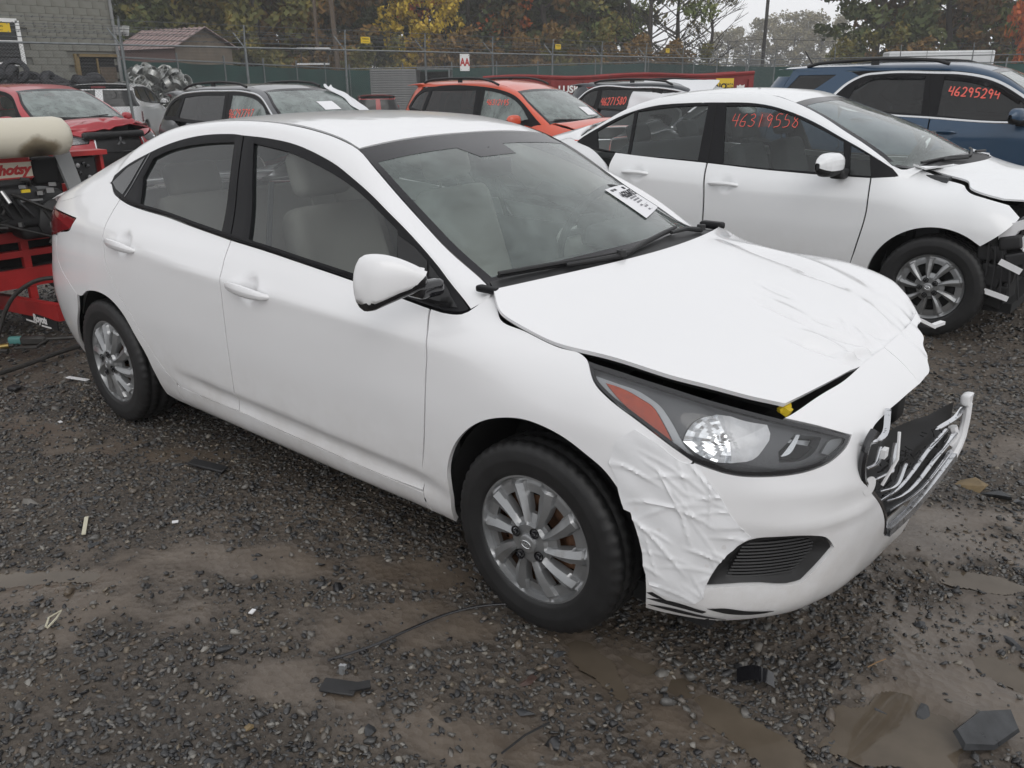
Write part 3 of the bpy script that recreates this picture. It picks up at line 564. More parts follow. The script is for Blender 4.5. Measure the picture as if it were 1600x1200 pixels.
# tape on the bumper corner
def wrinkle(P, N, uv):
    s, z = uv[:, 0], uv[:, 1]; h = np.zeros(len(s)); r = np.random.default_rng(5)
    for _ in range(46):
        cx, cz = r.uniform(1.6, 1.92), r.uniform(.28, .66); a = r.normal(-.65, .55); L = r.uniform(.03, .11); c, q = math.cos(a), math.sin(a); u = (s - cx) * c + (z - cz) * q; v = -(s - cx) * q + (z - cz) * c + .25 * ((s - cx) * c) ** 2 / .1
        h += r.uniform(.0025, .0055) * np.exp(-np.abs(v / r.uniform(.0022, .0045)) ** 1.3 - (u / L) ** 4)
    h += .0016 * np.sin(s * 60 + 14 * z) * np.sin(z * 55 - 9 * s)
    return crease(P, N, uv) + N * (.0014 + h)[:, None]
tape = link('tape_patch', panel_me('tape_patch', M['tape'], W, [(1.60,.515),(1.585,.56),(1.577,.60),(1.56,.64),(1.585,.70),(1.64,.738),(1.70,.712),(1.76,.674),(1.795,.672),(1.815,.632),(1.84,.60),(1.87,.545),(1.905,.50),(1.925,.478),(1.905,.468),(1.888,.447),(1.858,.408),(1.838,.368),(1.826,.33),(1.82,.28),(1.80,.262),(1.74,.27),(1.69,.29),(1.668,.33),(1.646,.433),(1.618,.51)], res=.0058, inset=0, depth=.003, disp=wrinkle), fb); tape['label'] = 'crumpled white tape over the broken bumper corner'
for q in ([(1.675,.255),(1.74,.247),(1.83,.232),(1.84,.240),(1.72,.262)], [(1.68,.232),(1.80,.216),(1.9,.208),(1.83,.221),(1.72,.236)], [(1.84,.252),(1.90,.236),(2.0,.229),(2.03,.233),(1.95,.243),(1.88,.256)], [(1.675,.275),(1.70,.265),(1.73,.262),(1.69,.281)]):
    link('scuff_mark', panel_me('scuff_mark', M['black'], W, q, res=.012, inset=0, depth=.001, off=.0036, disp=crease), fb)
# fog bezel
fz = link('fog_bezel', panel_me('fog_bezel', M['black'], W, D_fog, holes=[[(1.90,.345),(1.93,.43),(2.0,.452),(2.10,.44),(2.12,.42),(2.07,.345)]], res=.018, inset=.003, depth=.05, disp=lambda P, N, uv: crease(P, N, uv) - N * (.006 + .03 * np.clip(pdist(uv, np.array(D_fog)) / .05, 0, 1))[:, None]), fb)
mb = MB()
for k in range(11):
    z = .340 + k * .0105; s0, s1 = 1.88 + (z - .34) * .3, 2.12 - max(0, .40 - z) * .8; s = np.linspace(s0, s1, 10); P = W(s, z); N = snorm(W, s, np.full(10, z)); P = P - N * .030; mb.tube([tuple(p) for p in P], .0034, 5)
prop(mb.build('fog_slats', M['black'], fz), kind='stuff')
link('fog_back', panel_me('fog_back', M['dark'], W, D_fog, res=.04, inset=-.01, depth=0, off=-.075), fz)
cp = link('tow_cap', panel_me('tow_cap', M['white'], W, [(2.292 + .03 * math.cos(a), .555 + .026 * math.sin(a)) for a in np.linspace(0, 2 * math.pi, 20)[:-1]], res=.012, inset=0, depth=.003, off=.0016), fb)
# headlamps
D_amb = [(1.557,.83),(1.592,.828),(1.675,.81),(1.712,.793),(1.724,.767),(1.741,.718),(1.707,.73),(1.668,.757),(1.599,.801)]
D_ach = [(1.514,.843),(1.593,.836),(1.699,.818),(1.735,.798),(1.75,.768),(1.768,.718),(1.792,.683),(1.759,.697),(1.685,.744),(1.575,.796),(1.533,.824)]
D_rfl = [(1.769,.725),(1.779,.74),(1.813,.769),(1.856,.783),(1.918,.785),(1.946,.775),(2.009,.762),(2.006,.746),(1.972,.714),(1.939,.689),(1.891,.68),(1.836,.682),(1.799,.698)]
D_inn = [(2.019,.698),(2.082,.735),(2.152,.716),(2.118,.691),(2.078,.676),(2.015,.677)]
def headlamp():
    hl = link('headlamp', panel_me('headlamp', M['lampgrey'], W, D_hl, res=.02, inset=.004, depth=.03, off=-.02, holes=[D_rfl, D_inn]), hero)
    link('lens', panel_me('lens', M['lens'], W, D_hl, res=.02, inset=.003, depth=.012, off=.0005), hl)
    link('gasket', panel_me('gasket', M['gloss'], W, D_hl, res=.015, inset=.0015, depth=.01, off=.0012, holes=[[tuple(p) for p in offset2(resample(crom(np.array(D_hl), 6, True), .02), .012)]]), hl)
    link('side_marker', panel_me('side_marker', M['amber'], W, D_amb, res=.015, inset=.001, depth=.01, off=-.002), hl)
    link('marker_surround', panel_me('marker_surround', M['lampsil'], W, D_ach, res=.015, inset=.001, depth=.01, off=-.010, holes=[D_amb]), hl)
    c = np.mean(D_rfl, 0) + [.01, 0]; rr = np.array(resample(crom(np.array(D_rfl), 6, True), .018)); G = []
    for f in np.linspace(1.02, .04, 11):
        q = c + (rr - c) * f; P = W(q[:, 0], q[:, 1]); N = snorm(W, q[:, 0], q[:, 1]); d = .010 + .022 * (1 - f ** 2) + .004 * (np.floor((q[:, 0] - 1.7) / .022) % 2) * (q[:, 0] < c[0] + .01); G.append([tuple(p) for p in P - N * d[:, None]]); G[-1].append(G[-1][0])
    a, b = MB(), MB()
    for i in range(len(G) - 1):
        for k in range(len(G[0]) - 1):
            q = [G[i][k], G[i + 1][k], G[i + 1][k + 1], G[i][k + 1]]; (b if k < len(G[0]) and rr[k % len(rr)][0] > c[0] + .0 else a).add(q, [(0, 1, 2, 3)], b is not None and rr[k % len(rr)][0] > c[0])
    a.build('reflector', M['reflect'], hl); b.build('reflector_bowl', M['frost'], hl)
    p = W(np.array([c[0] - .012]), np.array([c[1] + .008]))[0]; n = snorm(W, np.array([c[0]]), np.array([c[1]]))[0]; mb = MB(); mb.tube([tuple(p - n * .032), tuple(p - n * .018), tuple(p - n * .010)], [.011, .011, .004], 12); mb.build('bulb', M['bright'], hl)
    link('turn_lamp', panel_me('turn_lamp', M['lampsil'], W, D_inn, res=.015, inset=.002, depth=.005, off=-.05), hl)
    link('light_guide', panel_me('light_guide', M['bright'], W, [(2.012,.690),(2.075,.735),(2.085,.733),(2.024,.690)], res=.012, inset=0, depth=.006, off=-.008), hl)
    link('light_guide', panel_me('light_guide', M['lampsil'], W, [(2.13,.682),(2.17,.705),(2.225,.700),(2.205,.684),(2.165,.672)], res=.012, inset=0, depth=.006, off=-.010), hl)
    link('lamp_back', panel_me('lamp_back', M['dark'], W, D_hl, res=.04, inset=.004, depth=0, off=-.11), hl)
    return hl
HL = headlamp()
# window trim and glass
D_rg = [(-.442,1.329),(-.599,1.32),(-.777,1.3),(-.908,1.273),(-.99,1.244),(-1.018,1.165),(-.951,1.051),(-.631,1.028),(-.318,1.012)]
D_fg = [(-.309,1.33),(-.208,1.322),(-.095,1.312),(.073,1.281),(.233,1.243),(.389,1.192),(.494,1.149),(.60,1.104),(.665,.944),(.459,.962),(.16,.985),(-.124,1.003)]
rt = [D_dbot[14]] + D_dtop[:9] + [(-.392,1.357),(-.322,1.179),(-.239,.996)] + D_dbot[9:14]
ft = [(-.388,1.357)] + D_dtop[9:] + D_dbot[:8] + [(-.235,.995),(-.318,1.179)]
def panes(tr, gl, nm):
    def f(P, N, uv): return P + N * (.004 * np.clip(pdist(uv, np.array(gl)) / .02, 0, 1))[:, None]
    a = link('window_frame', panel_me('window_frame', M['trim'], W, tr, holes=[gl], res=.02, inset=.002, depth=.02, disp=f), hero)
    link('window_glass', panel_me('window_glass', M['glasss'], W, gl, res=.03, inset=-.004, depth=0, off=-.009), a)
    b = a.copy(); COL.objects.link(b); b.scale = (1, -1, 1)
    for ch in a.children: d = ch.copy(); COL.objects.link(d); d.parent = b
    return a
fr_ = panes(rt, D_rg, 'rear'); ff_ = panes(ft, D_fg, 'front')
for nm, q in (('divider_seal', [(-1.022,1.262),(-1.030,1.262),(-1.070,1.167),(-1.108,1.073),(-1.100,1.073),(-1.062,1.167)]), ('corner_patch', [(-1.255,1.13),(-1.17,1.195),(-1.055,1.245),(-1.088,1.165),(-1.125,1.088),(-1.20,1.105)])): link(nm, panel_me(nm, M['gloss'], W, q, res=.02, inset=0, depth=.004, off=.0055, smooth=False), fr_)
for nm, q in (('mirror_patch', [(.612,1.092),(.690,.936),(.798,.928),(.782,.974),(.762,1.030),(.70,1.064)]), ('sail_patch', [(.808,.928),(.792,.974),(.776,1.020),(.83,.986),(.89,.944),(.945,.920),(.88,.918)])): link(nm, panel_me(nm, M['black'], W, q, res=.02, inset=0, depth=.004, off=.0075, smooth=False), ff_)
P_ = W(np.array([q[0] for q in D_dbot[2:]]), np.array([q[1] for q in D_dbot[2:]])); 
mb = MB(); bb = crom(np.array(D_dbot[2:14]), 6); P = W(bb[:, 0], bb[:, 1] + .008); N = snorm(W, bb[:, 0], bb[:, 1] + .008)
for k, (a, b) in enumerate(((0, 1), (1, 2))): pass
mb.sheet([[tuple(p + n * .005 + np.array((0, 0, -.009))), tuple(p + n * .010), tuple(p + n * .006 + np.array((0, 0, .010)))] for p, n in zip(P, N)]); o = mb.build('belt_moulding', M['trim'], hero); mirrored(o)
# handles
def handle(s, z, dip):
    mb = MB(); t = np.linspace(0, 1, 15); ss = s - .128 + .256 * t; zz = z + dip * (.5 - t); P = W(ss, zz); N = snorm(W, ss, zz); G = []
    for k in range(15):
        h = .007 + .0145 * math.sin(math.pi * min(1, max(0, t[k] * 1.06 - .03))) ** .35 ; lift = .040 * math.sin(math.pi * t[k]) ** .28 - .006; G.append([tuple(P[k] + N[k] * (lift + .010 * math.cos(a)) + np.array((0, 0, h * math.sin(a)))) for a in np.linspace(0, 2 * math.pi, 13)])
    mb.sheet(G); mb.add(G[0][:-1], [tuple(range(12))]); mb.add(G[-1][:-1], [tuple(range(12))]); return mb.me('door_handle', M['white'])
link('door_handle', handle(-.987, .892, .012), o_rd); link('door_handle', handle(-.016, .847, .010), o_fd); mirrored(o_rd); mirrored(o_fd)
# roof, glass and lids
E_ws = [(.985,.652,.958),(.937,.634,.974),(.765,.619,1.054),(.637,.598,1.121),(.51,.581,1.194),(.37,.557,1.274),(.248,.525,1.33)]; C_ws = [(1.13,.982),(.88,1.105),(.57,1.245),(.252,1.358)]
E_rf = [(.246,.525,1.332),(.14,.512,1.362),(-.015,.505,1.389),(-.166,.50,1.404),(-.45,.50,1.411),(-.75,.505,1.398),(-1.0,.515,1.367),(-1.15,.53,1.322)]; C_rf = [(.246,1.361),(.1,1.395),(-.1,1.418),(-.3,1.429),(-.5,1.43),(-.7,1.42),(-.94,1.398),(-1.2,1.355)]
E_bl = [(-1.155,.53,1.318),(-1.27,.55,1.272),(-1.48,.555,1.205),(-1.7,.575,1.125),(-1.87,.60,1.065),(-1.95,.615,1.04)]; C_bl = [(-1.205,1.352),(-1.5,1.25),(-1.75,1.13),(-1.95,1.05)]
E_dk = [(-1.955,.615,1.037),(-2.03,.635,1.012),(-2.08,.645,.995),(-2.10,.64,.975)]; C_dk = [(-1.955,1.047),(-2.07,1.04),(-2.16,1.028),(-2.18,1.0)]
S_ws, S_rf, S_bl, S_dk = sheet_patch(E_ws, C_ws, p=2.4), sheet_patch(E_rf, C_rf, p=2.6), sheet_patch(E_bl, C_bl, p=2.4), sheet_patch(E_dk, C_dk, p=2.4)
ln = np.linspace
link('roof', grid_me('roof', M['white'], S_rf, ln(0.004, .996, 50), ln(-.985, .985, 40), .012), hero)
o = MB(); o.sheet([[tuple(S_rf(t, s * v) + np.array((0, 0, -.006))) for v in (.97, 1.03)] for t in ln(0, 1, 40) for s in (1,)]); o.sheet([[tuple(S_rf(t, -v) + np.array((0, 0, -.006))) for v in (.97, 1.03)] for t in ln(0, 1, 40)]); o.build('roof_seam', M['trim'], hero)
ws = link('windscreen', grid_me('windscreen', M['glassw'], S_ws, ln(0, .995, 40), ln(-.995, .995, 36), 0), hero)
fw = MB()
def ring(S, t0, t1, tin0, tin1, vin, d):
    U = np.unique(np.r_[ln(t0, tin0, 4), ln(tin0, tin1, 24), ln(tin1, t1, 4)]); Vv = np.unique(np.r_[ln(-1, -vin, 4), ln(-vin, vin, 24), ln(vin, 1, 4)]); G = S(*np.meshgrid(U, Vv, indexing='ij')); n, m = G.shape[:2]; F = []
    for i in range(n - 1):
        for j in range(m - 1):
            if tin0 < (U[i] + U[i + 1]) / 2 < tin1 and -vin < (Vv[j] + Vv[j + 1]) / 2 < vin: continue
            F.append((i*m+j, (i+1)*m+j, (i+1)*m+j+1, i*m+j+1))
    return [tuple(p + np.array((-d * .5, 0, -d))) for p in G.reshape(-1, 3)], F
fw.add(*ring(S_ws, 0, 1, .085, .875, .955, -.0012), True); fw.sheet([[tuple(S_ws(t, v * (1 - .25 * (.88 - t) / .1)) + np.array((.0008, 0, .0012))) for v in ln(-.28, .20, 9)] for t in ln(.775, .88, 6)]); fw.build('glass_border', M['frit'], ws)
bl = link('rear_window', grid_me('rear_window', M['glasss'], S_bl, ln(0.01, .98, 24), ln(-.95, .95, 24), 0), hero); fb2 = MB(); fb2.add(*ring(S_bl, 0, 1, .1, .92, .9, -.0012), True); fb2.build('glass_border', M['frit'], bl)
link('boot_lid', grid_me('boot_lid', M['white'], S_dk, ln(0, 1, 14), ln(-1, 1, 24), .01), hero)
D_A = [(1.012,.950),(.984,.925)] + D_dtop[::-1][1:] + D_Atail
B_ = [(1.03,.695,.982),(.985,.660,.962),(.937,.640,.976),(.765,.625,1.056),(.637,.604,1.123),(.51,.587,1.196),(.37,.563,1.276),(.248,.531,1.332),(.14,.521,1.360),(-.015,.513,1.385),(-.166,.51,1.400),(-.45,.51,1.408),(-.75,.515,1.395),(-1.0,.525,1.364),(-1.15,.538,1.32),(-1.27,.556,1.272),(-1.48,.562,1.205),(-1.7,.582,1.125),(-1.87,.606,1.065),(-1.95,.62,1.04),(-2.03,.642,1.012),(-2.10,.655,.985)]
B_ = [(x, -y, z) for x, y, z in B_]
o = link('roof_rail', band_me('roof_rail', M['white'], W, D_A, B_), hero); mirrored(o)
# bonnet, cowl, wipers
E_hd = [(1.03,.705,.982),(1.11,.755,.932),(1.195,.762,.910),(1.317,.765,.889),(1.47,.757,.882),(1.625,.733,.862),(1.736,.687,.842),(1.819,.637,.818),(1.886,.582,.797)]; C_hd = [(1.165,1.005),(1.3,.992),(1.45,.968),(1.6,.937),(1.75,.897),(1.86,.855),(1.92,.828),(1.943,.812)]
S_hd = sheet_patch(E_hd, C_hd, p=2.5)
def buckle(P, N, uv):
    t, v = uv[..., 0], uv[..., 1]; h = np.zeros_like(t); r = np.random.default_rng(3)
    # long crumples running back from the nose, a pushed-down far corner, a lifted lip
    for (tc, vc, L, wd, a, am) in ((.42,.47,.20,.026,-.13,-.020),(.44,.60,.24,.035,-.10,.012),(.60,.40,.08,.02,.3,-.010),(.67,-.23,.11,.013,-.1,-.009),(.66,-.18,.11,.018,-.1,.006),(.85,-.41,.08,.018,.18,-.015),(.86,-.33,.09,.02,.15,.011),(.55,-.03,.07,.013,-.1,-.006),(.90,-.16,.07,.016,.7,-.012),(.91,-.06,.05,.014,-.5,.010),(.95,-.34,.03,.016,1.2,.015),(.955,-.27,.03,.014,1.0,-.010),(.94,.12,.05,.03,.9,-.012),(.95,-.20,.05,.02,1.3,.010),(.88,.30,.09,.02,-.4,.009),(.80,-.14,.05,.01,.4,-.006),(.84,-.08,.04,.01,-.7,.006)):
        c, s = math.cos(a), math.sin(a); u = (t - tc) * c + (v - vc) * .65 * s; w = -(t - tc) * s + (v - vc) * .65 * c; q = np.abs(w / wd); h += 1.3 * am * np.exp(-np.abs(u / L) ** 2.5) * (np.exp(-.8 * q * q) if tc < .61 else np.where(q < 1, 1 - .62 * q, .38 * np.exp(-(q - 1) * 1.6)))
    k = np.clip((t - .82) / .18, 0, 1) * np.clip((v + .45) / .3, 0, 1); h += k * .0035 * (np.sin(v * 23) + .7 * np.sin(v * 41 + 2)) + .0015 * np.sin(t * 14) * np.sin(v * 5)
    h += .026 * np.exp(-((v - .86) / .14) ** 2) * np.clip((t - .3) / .3, 0, 1) * np.clip((1 - t) / .2, 0, 1)
    P = P + N * h[..., None]; P[..., 2] -= .016 * k; P[..., 2] -= .02 * np.clip((t - .9) / .1, 0, 1) * np.clip((v - .4) / .6, 0, 1)
    return P
hood = link('bonnet', grid_me('bonnet', M['white'], S_hd, ln(0, 1, 110), ln(-1, 1, 110), .012, 0, buckle), hero); hood['label'] = 'bonnet buckled along its front edge'
link('bonnet_underside', grid_me('bonnet_underside', M['dark'], S_hd, ln(.02, .98, 20), ln(-.97, .97, 20), .0, -.035, lambda P, N, uv: P), hood)
mb = MB(); mb.box((1.880,-.560,.772), (.03,.02,.02), Matrix.Rotation(.4, 3, 'Y')); mb.bar((1.870,-.575,.772), (1.885,-.545,.784), .012); mb.build('bonnet_stop', M['yellow'], hero)
S_cw = lambda t, v: (lambda a, b: a + (b - a) * np.asarray(t)[..., None])(S_ws(0.06, v) + np.array((0, 0, .0035)), S_hd(.015, v) + np.array((0, 0, -.012)))
link('cowl', grid_me('cowl', M['black'], S_cw, ln(0, 1, 8), ln(-.985, .985, 40), 0, 0), hero)
def wiper(name, pts, blade):
    mb = MB(); mb.tube(pts, [.011, .009, .007, .006][:len(pts)], 7); mb.tube([(p[0] + .004, p[1], p[2] + .012) for p in blade], .007, 6); mb.tube([(p[0], p[1], p[2] + .002) for p in blade], .005, 5); mb.lathe([(0, .018), (.02, .016), (.022, .004)], pts[0], 'z', 14); return mb.build(name, M['black'], hero)
wp = lambda t, v, d=.012: tuple(S_ws(t, v) + np.array((d * .4, 0, d)))
wiper('wiper', [wp(-.02, -.28, .03), wp(.0, -.45, .034), wp(.02, -.62, .026)], [wp(a, b) for a, b in ((.02, -.16), (.03, -.42), (.045, -.7), (.062, -.95))])
wiper('wiper', [wp(-.01, .74, .03), wp(.035, .55, .034), wp(.05, .35, .026)], [wp(a, b) for a, b in ((.012, -.22), (.045, .02), (.065, .3), (.072, .50))])
mb = MB(); V, F = rounded((1.0, .695, .985), (.10, .05, .03), .014); mb.add(V, F, True); mb.build('cowl_end', M['trim'], hero); mb = MB(); V, F = rounded((1.0, -.695, .975), (.08, .03, .02), .009); mb.add(V, F, True); mb.build('cowl_end', M['trim'], hero)
# paper and the numbers on it
pt = lambda t, v: S_ws(t, v) + np.array((.003, 0, .005))
def pq(a, b):
    a, b = np.asarray(a), np.asarray(b); c = [np.array(q) for q in ((.19,.42), (.415,.43), (.26,.93), (.465,.91))]; u, w = a[..., None], b[..., None]
    q = c[0] * (1 - u) * (1 - w) + c[1] * u * (1 - w) + c[2] * (1 - u) * w + c[3] * u * w; return pt(q[..., 0], q[..., 1])
pp = link('paper_sheet', grid_me('paper_sheet', M['paper'], pq, ln(0, 1, 8), ln(0, 1, 6), .0008), hero); pp['label'] = 'white paper sheet with printed numbers on the glass'
def onp(a, b):
    a, b = np.array(a), np.array(b); p, q, r = pq(a, b), pq(a, b + .05), pq(a + .05, b); rt_ = Vector(q - p).normalized(); up_ = Vector(r - p); nw = rt_.cross(up_).normalized(); return frame4(Vector(p) + nw * .0014, rt_, up_)
text('46326475', .056, M['ink'], pp, onp(.68, .52), bold=.0004); text('IIIIIIII', .022, M['ink'], pp, onp(.88, .70)); text('CDI  IAA', .018, M['ink'], pp, onp(.90, .2))
for k, (a, s) in enumerate(((.54, 'LANE   DAMAGE   KEYS'), (.46, '4 DR SEDAN   WHITE'), (.38, 'ENGINE 1.6L   FWD'), (.28, 'NOTES  ______________'), (.20, 'RUN   DRIVE'), (.10, 'STOCK  _____'))): text(s, .012, M['ink2'], pp, onp(a, .5))
# grille: what is left of it, hanging forward
gx = lambda y: 2.09 + .08 * y
gp = lambda y, z, d=0: (gx(y) + d, y, z)
gr = link('grille', MB().sheet([[gp(y, z, -.035) for z in ln(.33, max(.345, zt), 4)] for y, zt in ((-.44,.60),(-.40,.66),(-.33,.69),(-.25,.645),(-.1,.63),(.0,.615),(.10,.597),(.18,.590),(.26,.584),(.33,.575))], smooth=False).me('grille', M['black']), hero); gr['label'] = 'broken grille hanging forward'
def slat(pts, r=.006, m='chrome'):
    mb = MB(); pts = crom(np.array([gp(y, z, d) for y, z, d in pts]), 6); mb.sheet([[tuple(p + np.array(q)) for q in ((-.012, 0, .001), (-.001, 0, .003), (.004, 0, .001), (.0036, 0, -.0036), (-.003, 0, -.006), (-.012, 0, -.006))] for p in pts]); o = mb.me('grille_slat', M[m]); 
    return link('grille_slat', o, gr)
for pts in ([(-.202,.404,0),(-.063,.403,.012),(.278,.432,.0)], [(-.24,.449,0),(-.171,.443,.014),(.076,.486,.02),(.293,.488,0)], [(-.301,.501,0),(-.212,.493,.012),(-.128,.524,.0)], [(-.354,.555,0),(-.266,.552,.012),(-.199,.606,-.01)], [(-.422,.611,0),(-.379,.615,.01),(-.33,.64,.0)], [(-.43,.679,-.01),(-.342,.68,.006),(-.265,.725,-.02)], [(-.29,.46,-.006),(-.20,.465,.004),(.07,.515,.0),(.20,.528,-.004)], [(.11,.56,.0),(.2,.566,.012),(.325,.565,0)]): slat(pts, .0065)
mb = MB()
for k in range(60):
    y = -.30 + .5 * rnd.random(); z = .44 + .13 * rnd.random() + .1 * max(0, -y - .1); mb.bar(gp(y, z, -.02), gp(y + rnd.uniform(-.03, .03), z + rnd.uniform(-.02, .02), -.012), .003)
mb.build('grille_mesh', M['dark'], gr)
mb = MB(); mb.sheet([[gp(y, z - .012, .0), gp(y, z - .010, .016), gp(y, z + .012, .014), gp(y, z + .016, .0)] for y, z in crom(np.array([(-.214,.340),(-.06,.343),(.053,.357),(.17,.382),(.287,.412)]), 6)]); mb.build('grille_strip', M['strip'], gr)
mb = MB(); mb.tube([gp(y, z, d) for y, z, d in ((.287,.41,0),(.31,.44,.005),(.331,.469,.006),(.337,.53,.006),(.34,.58,.004))], [.016,.014,.013,.013,.012], 8); mb.tube([gp(.30,.44,-.02), gp(.315,.47,-.01), gp(.31,.5,-.02)], .015, 7); V, F = rounded(gp(.338,.592,0), (.03,.05,.04), .012); mb.add([(v[0] + .004 * math.sin(v[2] * 300), v[1], v[2]) for v in V], F, True); mb.build('grille_end', M['whitepl'], gr)
mb = MB(); lp = [gp(y, z, -.004) for y, z in crom(np.array([(-.40,.708),(-.427,.69),(-.445,.639),(-.434,.593),(-.357,.518),(-.269,.44),(-.23,.389),(-.214,.333)]), 6)]; mb.tube(lp, .011, 7); mb.build('grille_frame', M['gloss'], gr)
mb = MB(); mb.tube([gp(-.352,.545,.02), gp(-.33,.62,.04), gp(-.318,.69,.03)], .0045, 6); mb.box(gp(-.372,.645,.02), (.012,.028,.024)); mb.build('loose_wire', M['whitepl'], gr)
# what shows behind the torn corner
mb = MB(); V, F = rounded((1.86,.28,.66), (.12,.16,.16), .02); mb.add(V, F, True); V, F = rounded((1.93,.20,.60), (.06,.10,.16), .02); mb.add(V, F, True); mb.bar((1.96,.05,.66), (1.95,.30,.63), .05, .03); mb.box((1.90,.30,.55), (.04,.12,.07), .5); mb.build('bumper_bracket', M['black'], hero)
mb = MB(); mb.box((1.93,.33,.71), (.015,.10,.10), Matrix.Rotation(.35, 3, 'X')); mb.build('bumper_shard', M['whitepl'], hero)
mb = MB(); mb.bar((1.80,.56,.79), (1.885,.74,.70), .035, .012); mb.bar((1.885,.74,.70), (1.905,.80,.705), .02, .012); mb.build('fender_strip', M['whitepl'], hero)
mb = MB(); mb.bar((1.90,-.62,.55), (1.90,.30,.55), .05, .14); mb.bar((1.78,-.64,.70), (1.78,.40,.70), .06, .06); mb.box((1.70,-.1,.5), (.05,1.1,.5)); mb.build('crash_beam', M['dark'], hero)
# mirrors
def mirror_rows(k):
    G = []
    for t in np.r_[0, .04, .1, ln(.18, .9, 10), .95, .98, 1.0]:
        y = -.858 - .135 * t; cx = .872 - .085 * t - .03 * t * t; zt = 1.052 + .045 * math.sin(math.pi * min(1, t * 1.05) * .62) - .012 * t ** 4; zb = .990 - .062 * t - .012 * t * t; sc = min(1, (t / .14 + .45)) ** .6 * max(.05, 1 - max(0, (t - .82) / .19) ** 2.4) ** .5
        cz, hz = (zt + zb) / 2, (zt - zb) / 2; row = []
        for a in np.linspace(0, 2 * math.pi, 33):
            ca, sa = math.cos(a), math.sin(a); x = abs(ca) ** .8 * (1 if ca > 0 else -1) * (.058 if ca > 0 else .022); z = abs(sa) ** .85 * (1 if sa > 0 else -1); row.append((cx + x * (.25 + .75 * sc) * k, y, cz + z * hz * sc * k))
        G.append(row)
    return G
G = mirror_rows(1.0); mb = MB(); mb.sheet(G); mb.add(G[0][:-1], [tuple(range(32))]); mb.add(G[-1][:-1], [tuple(range(32))]); V, F = rounded((.868,-.825,.985), (.08,.10,.05), .02); mb.add(V, F, True)
mr = mb.build('wing_mirror', M['gloss'], hero)
G2 = mirror_rows(1.04); G2 += [[tuple(np.mean(G2[-1][:-1], 0) * .6 + np.array(q) * .4 - np.array((0, .004, 0))) for q in G2[-1]], [tuple(np.mean(G2[-1][:-1], 0) - np.array((0, .004, 0)))] * 33]; mb = MB(); yo = -.858
def capu(t): return .990 - .062 * t - .012 * t * t + .034 + .030 * max(0, 1 - t / .3)
for i in range(len(G2) - 1):
    for j in range(32):
        q = [G2[i][j], G2[i + 1][j], G2[i + 1][j + 1], G2[i][j + 1]]
        q = [(x, y, max(z, capu((-.858 - y) / .135))) if z > capu((-.858 - y) / .135) - .02 else None for x, y, z in q]
        if None in q or np.mean([a[0] for a in q]) < .872 - .115 * ((-.858 - q[0][1]) / .135) - .016: continue
        mb.add(q, [(0, 1, 2, 3)], True)
cm = mb.me('mirror_cap', M['white']); bm = bmesh.new(); bm.from_mesh(cm); bmesh.ops.remove_doubles(bm, verts=bm.verts, dist=.0002); bmesh.ops.recalc_face_normals(bm, faces=bm.faces); bm.to_mesh(cm); bm.free(); link('mirror_cap', cm, mr)
# inner shell, wheel housings, wheels, cabin
inner = lambda q, off: panel_me('inner_shell', M['dark'], W, q, res=.05, inset=0, depth=0, off=off)
ISH = [(-2.2,.26),(-1.74,.26),(-1.66,.42),(-1.5,.62),(-1.27,.69),(-1.05,.62),(-.92,.46),(-.87,.24),(.92,.24),(.94,.46),(1.02,.60),(1.2,.71),(1.35,.72),(1.5,.68),(1.62,.56),(1.69,.42),(1.70,.26),(2.0,.26),(2.2,.36),(2.3,.5),(2.2,.66),(2.0,.74),(1.7,.80),(1.45,.84),(1.1,.87),(.9,.88),(-1.1,.95),(-2.2,.93)]
part('inner_shell', 'dark', ISH, False, res=.05, inset=0, depth=0, off=-.04); link('inner_shell', panel_me('inner_shell', M['dark'], W, [(min(a, 1.72), b) for a, b in ISH if a < 1.8], res=.05, inset=0, depth=0, off=-.04, smooth=False), hero, sc=(1, -1, 1))
for sx, cx in ((1, 1.31), (-1, -1.27)):
    for s in (-1, 1):
        mb = MB(); G = [[(cx + .39 * math.cos(a), s * y, .30 + .39 * math.sin(a)) for y in (.80, .5)] for a in ln(-.1, math.pi + .1, 24)]; mb.sheet(G); mb.box((cx, s * .5, .45), (.8, .02, .5)); mb.build('wheel_housing', M['dark'], hero)
mb = MB(); mb.box((0, 0, .2), (3.6, 1.45, .06)); mb.box((.9, 0, .5), (.06, 1.4, .7)); mb.build('underbody', M['dark'], hero)
for x in (1.29, -1.29):
    put_wheel('hero', hero, x, -.757, .302, True, ang=rnd.random() * 6 if x < 0 else .12); put_wheel('hero', hero, x, .757, .302, False)
interior(hero, 'fab', .18, -.72, .42, .68, .98, .96, True, True)
mb = MB(); V, F = rounded((.40, .0, 1.235), (.03, .22, .07), .015); mb.add(V, F, True); mb.tube([(.40, 0, 1.27), (.38, 0, 1.31)], .01, 6); mb.build('rear_view_mirror', M['black'], hero)
for s in (-1, 1): MB().tube([(-.16, s * .62, 1.20), (-.12, s * .70, .9), (-.1, s * .73, .6)], .012, 5).build('seat_belt', M['fabg'], hero)
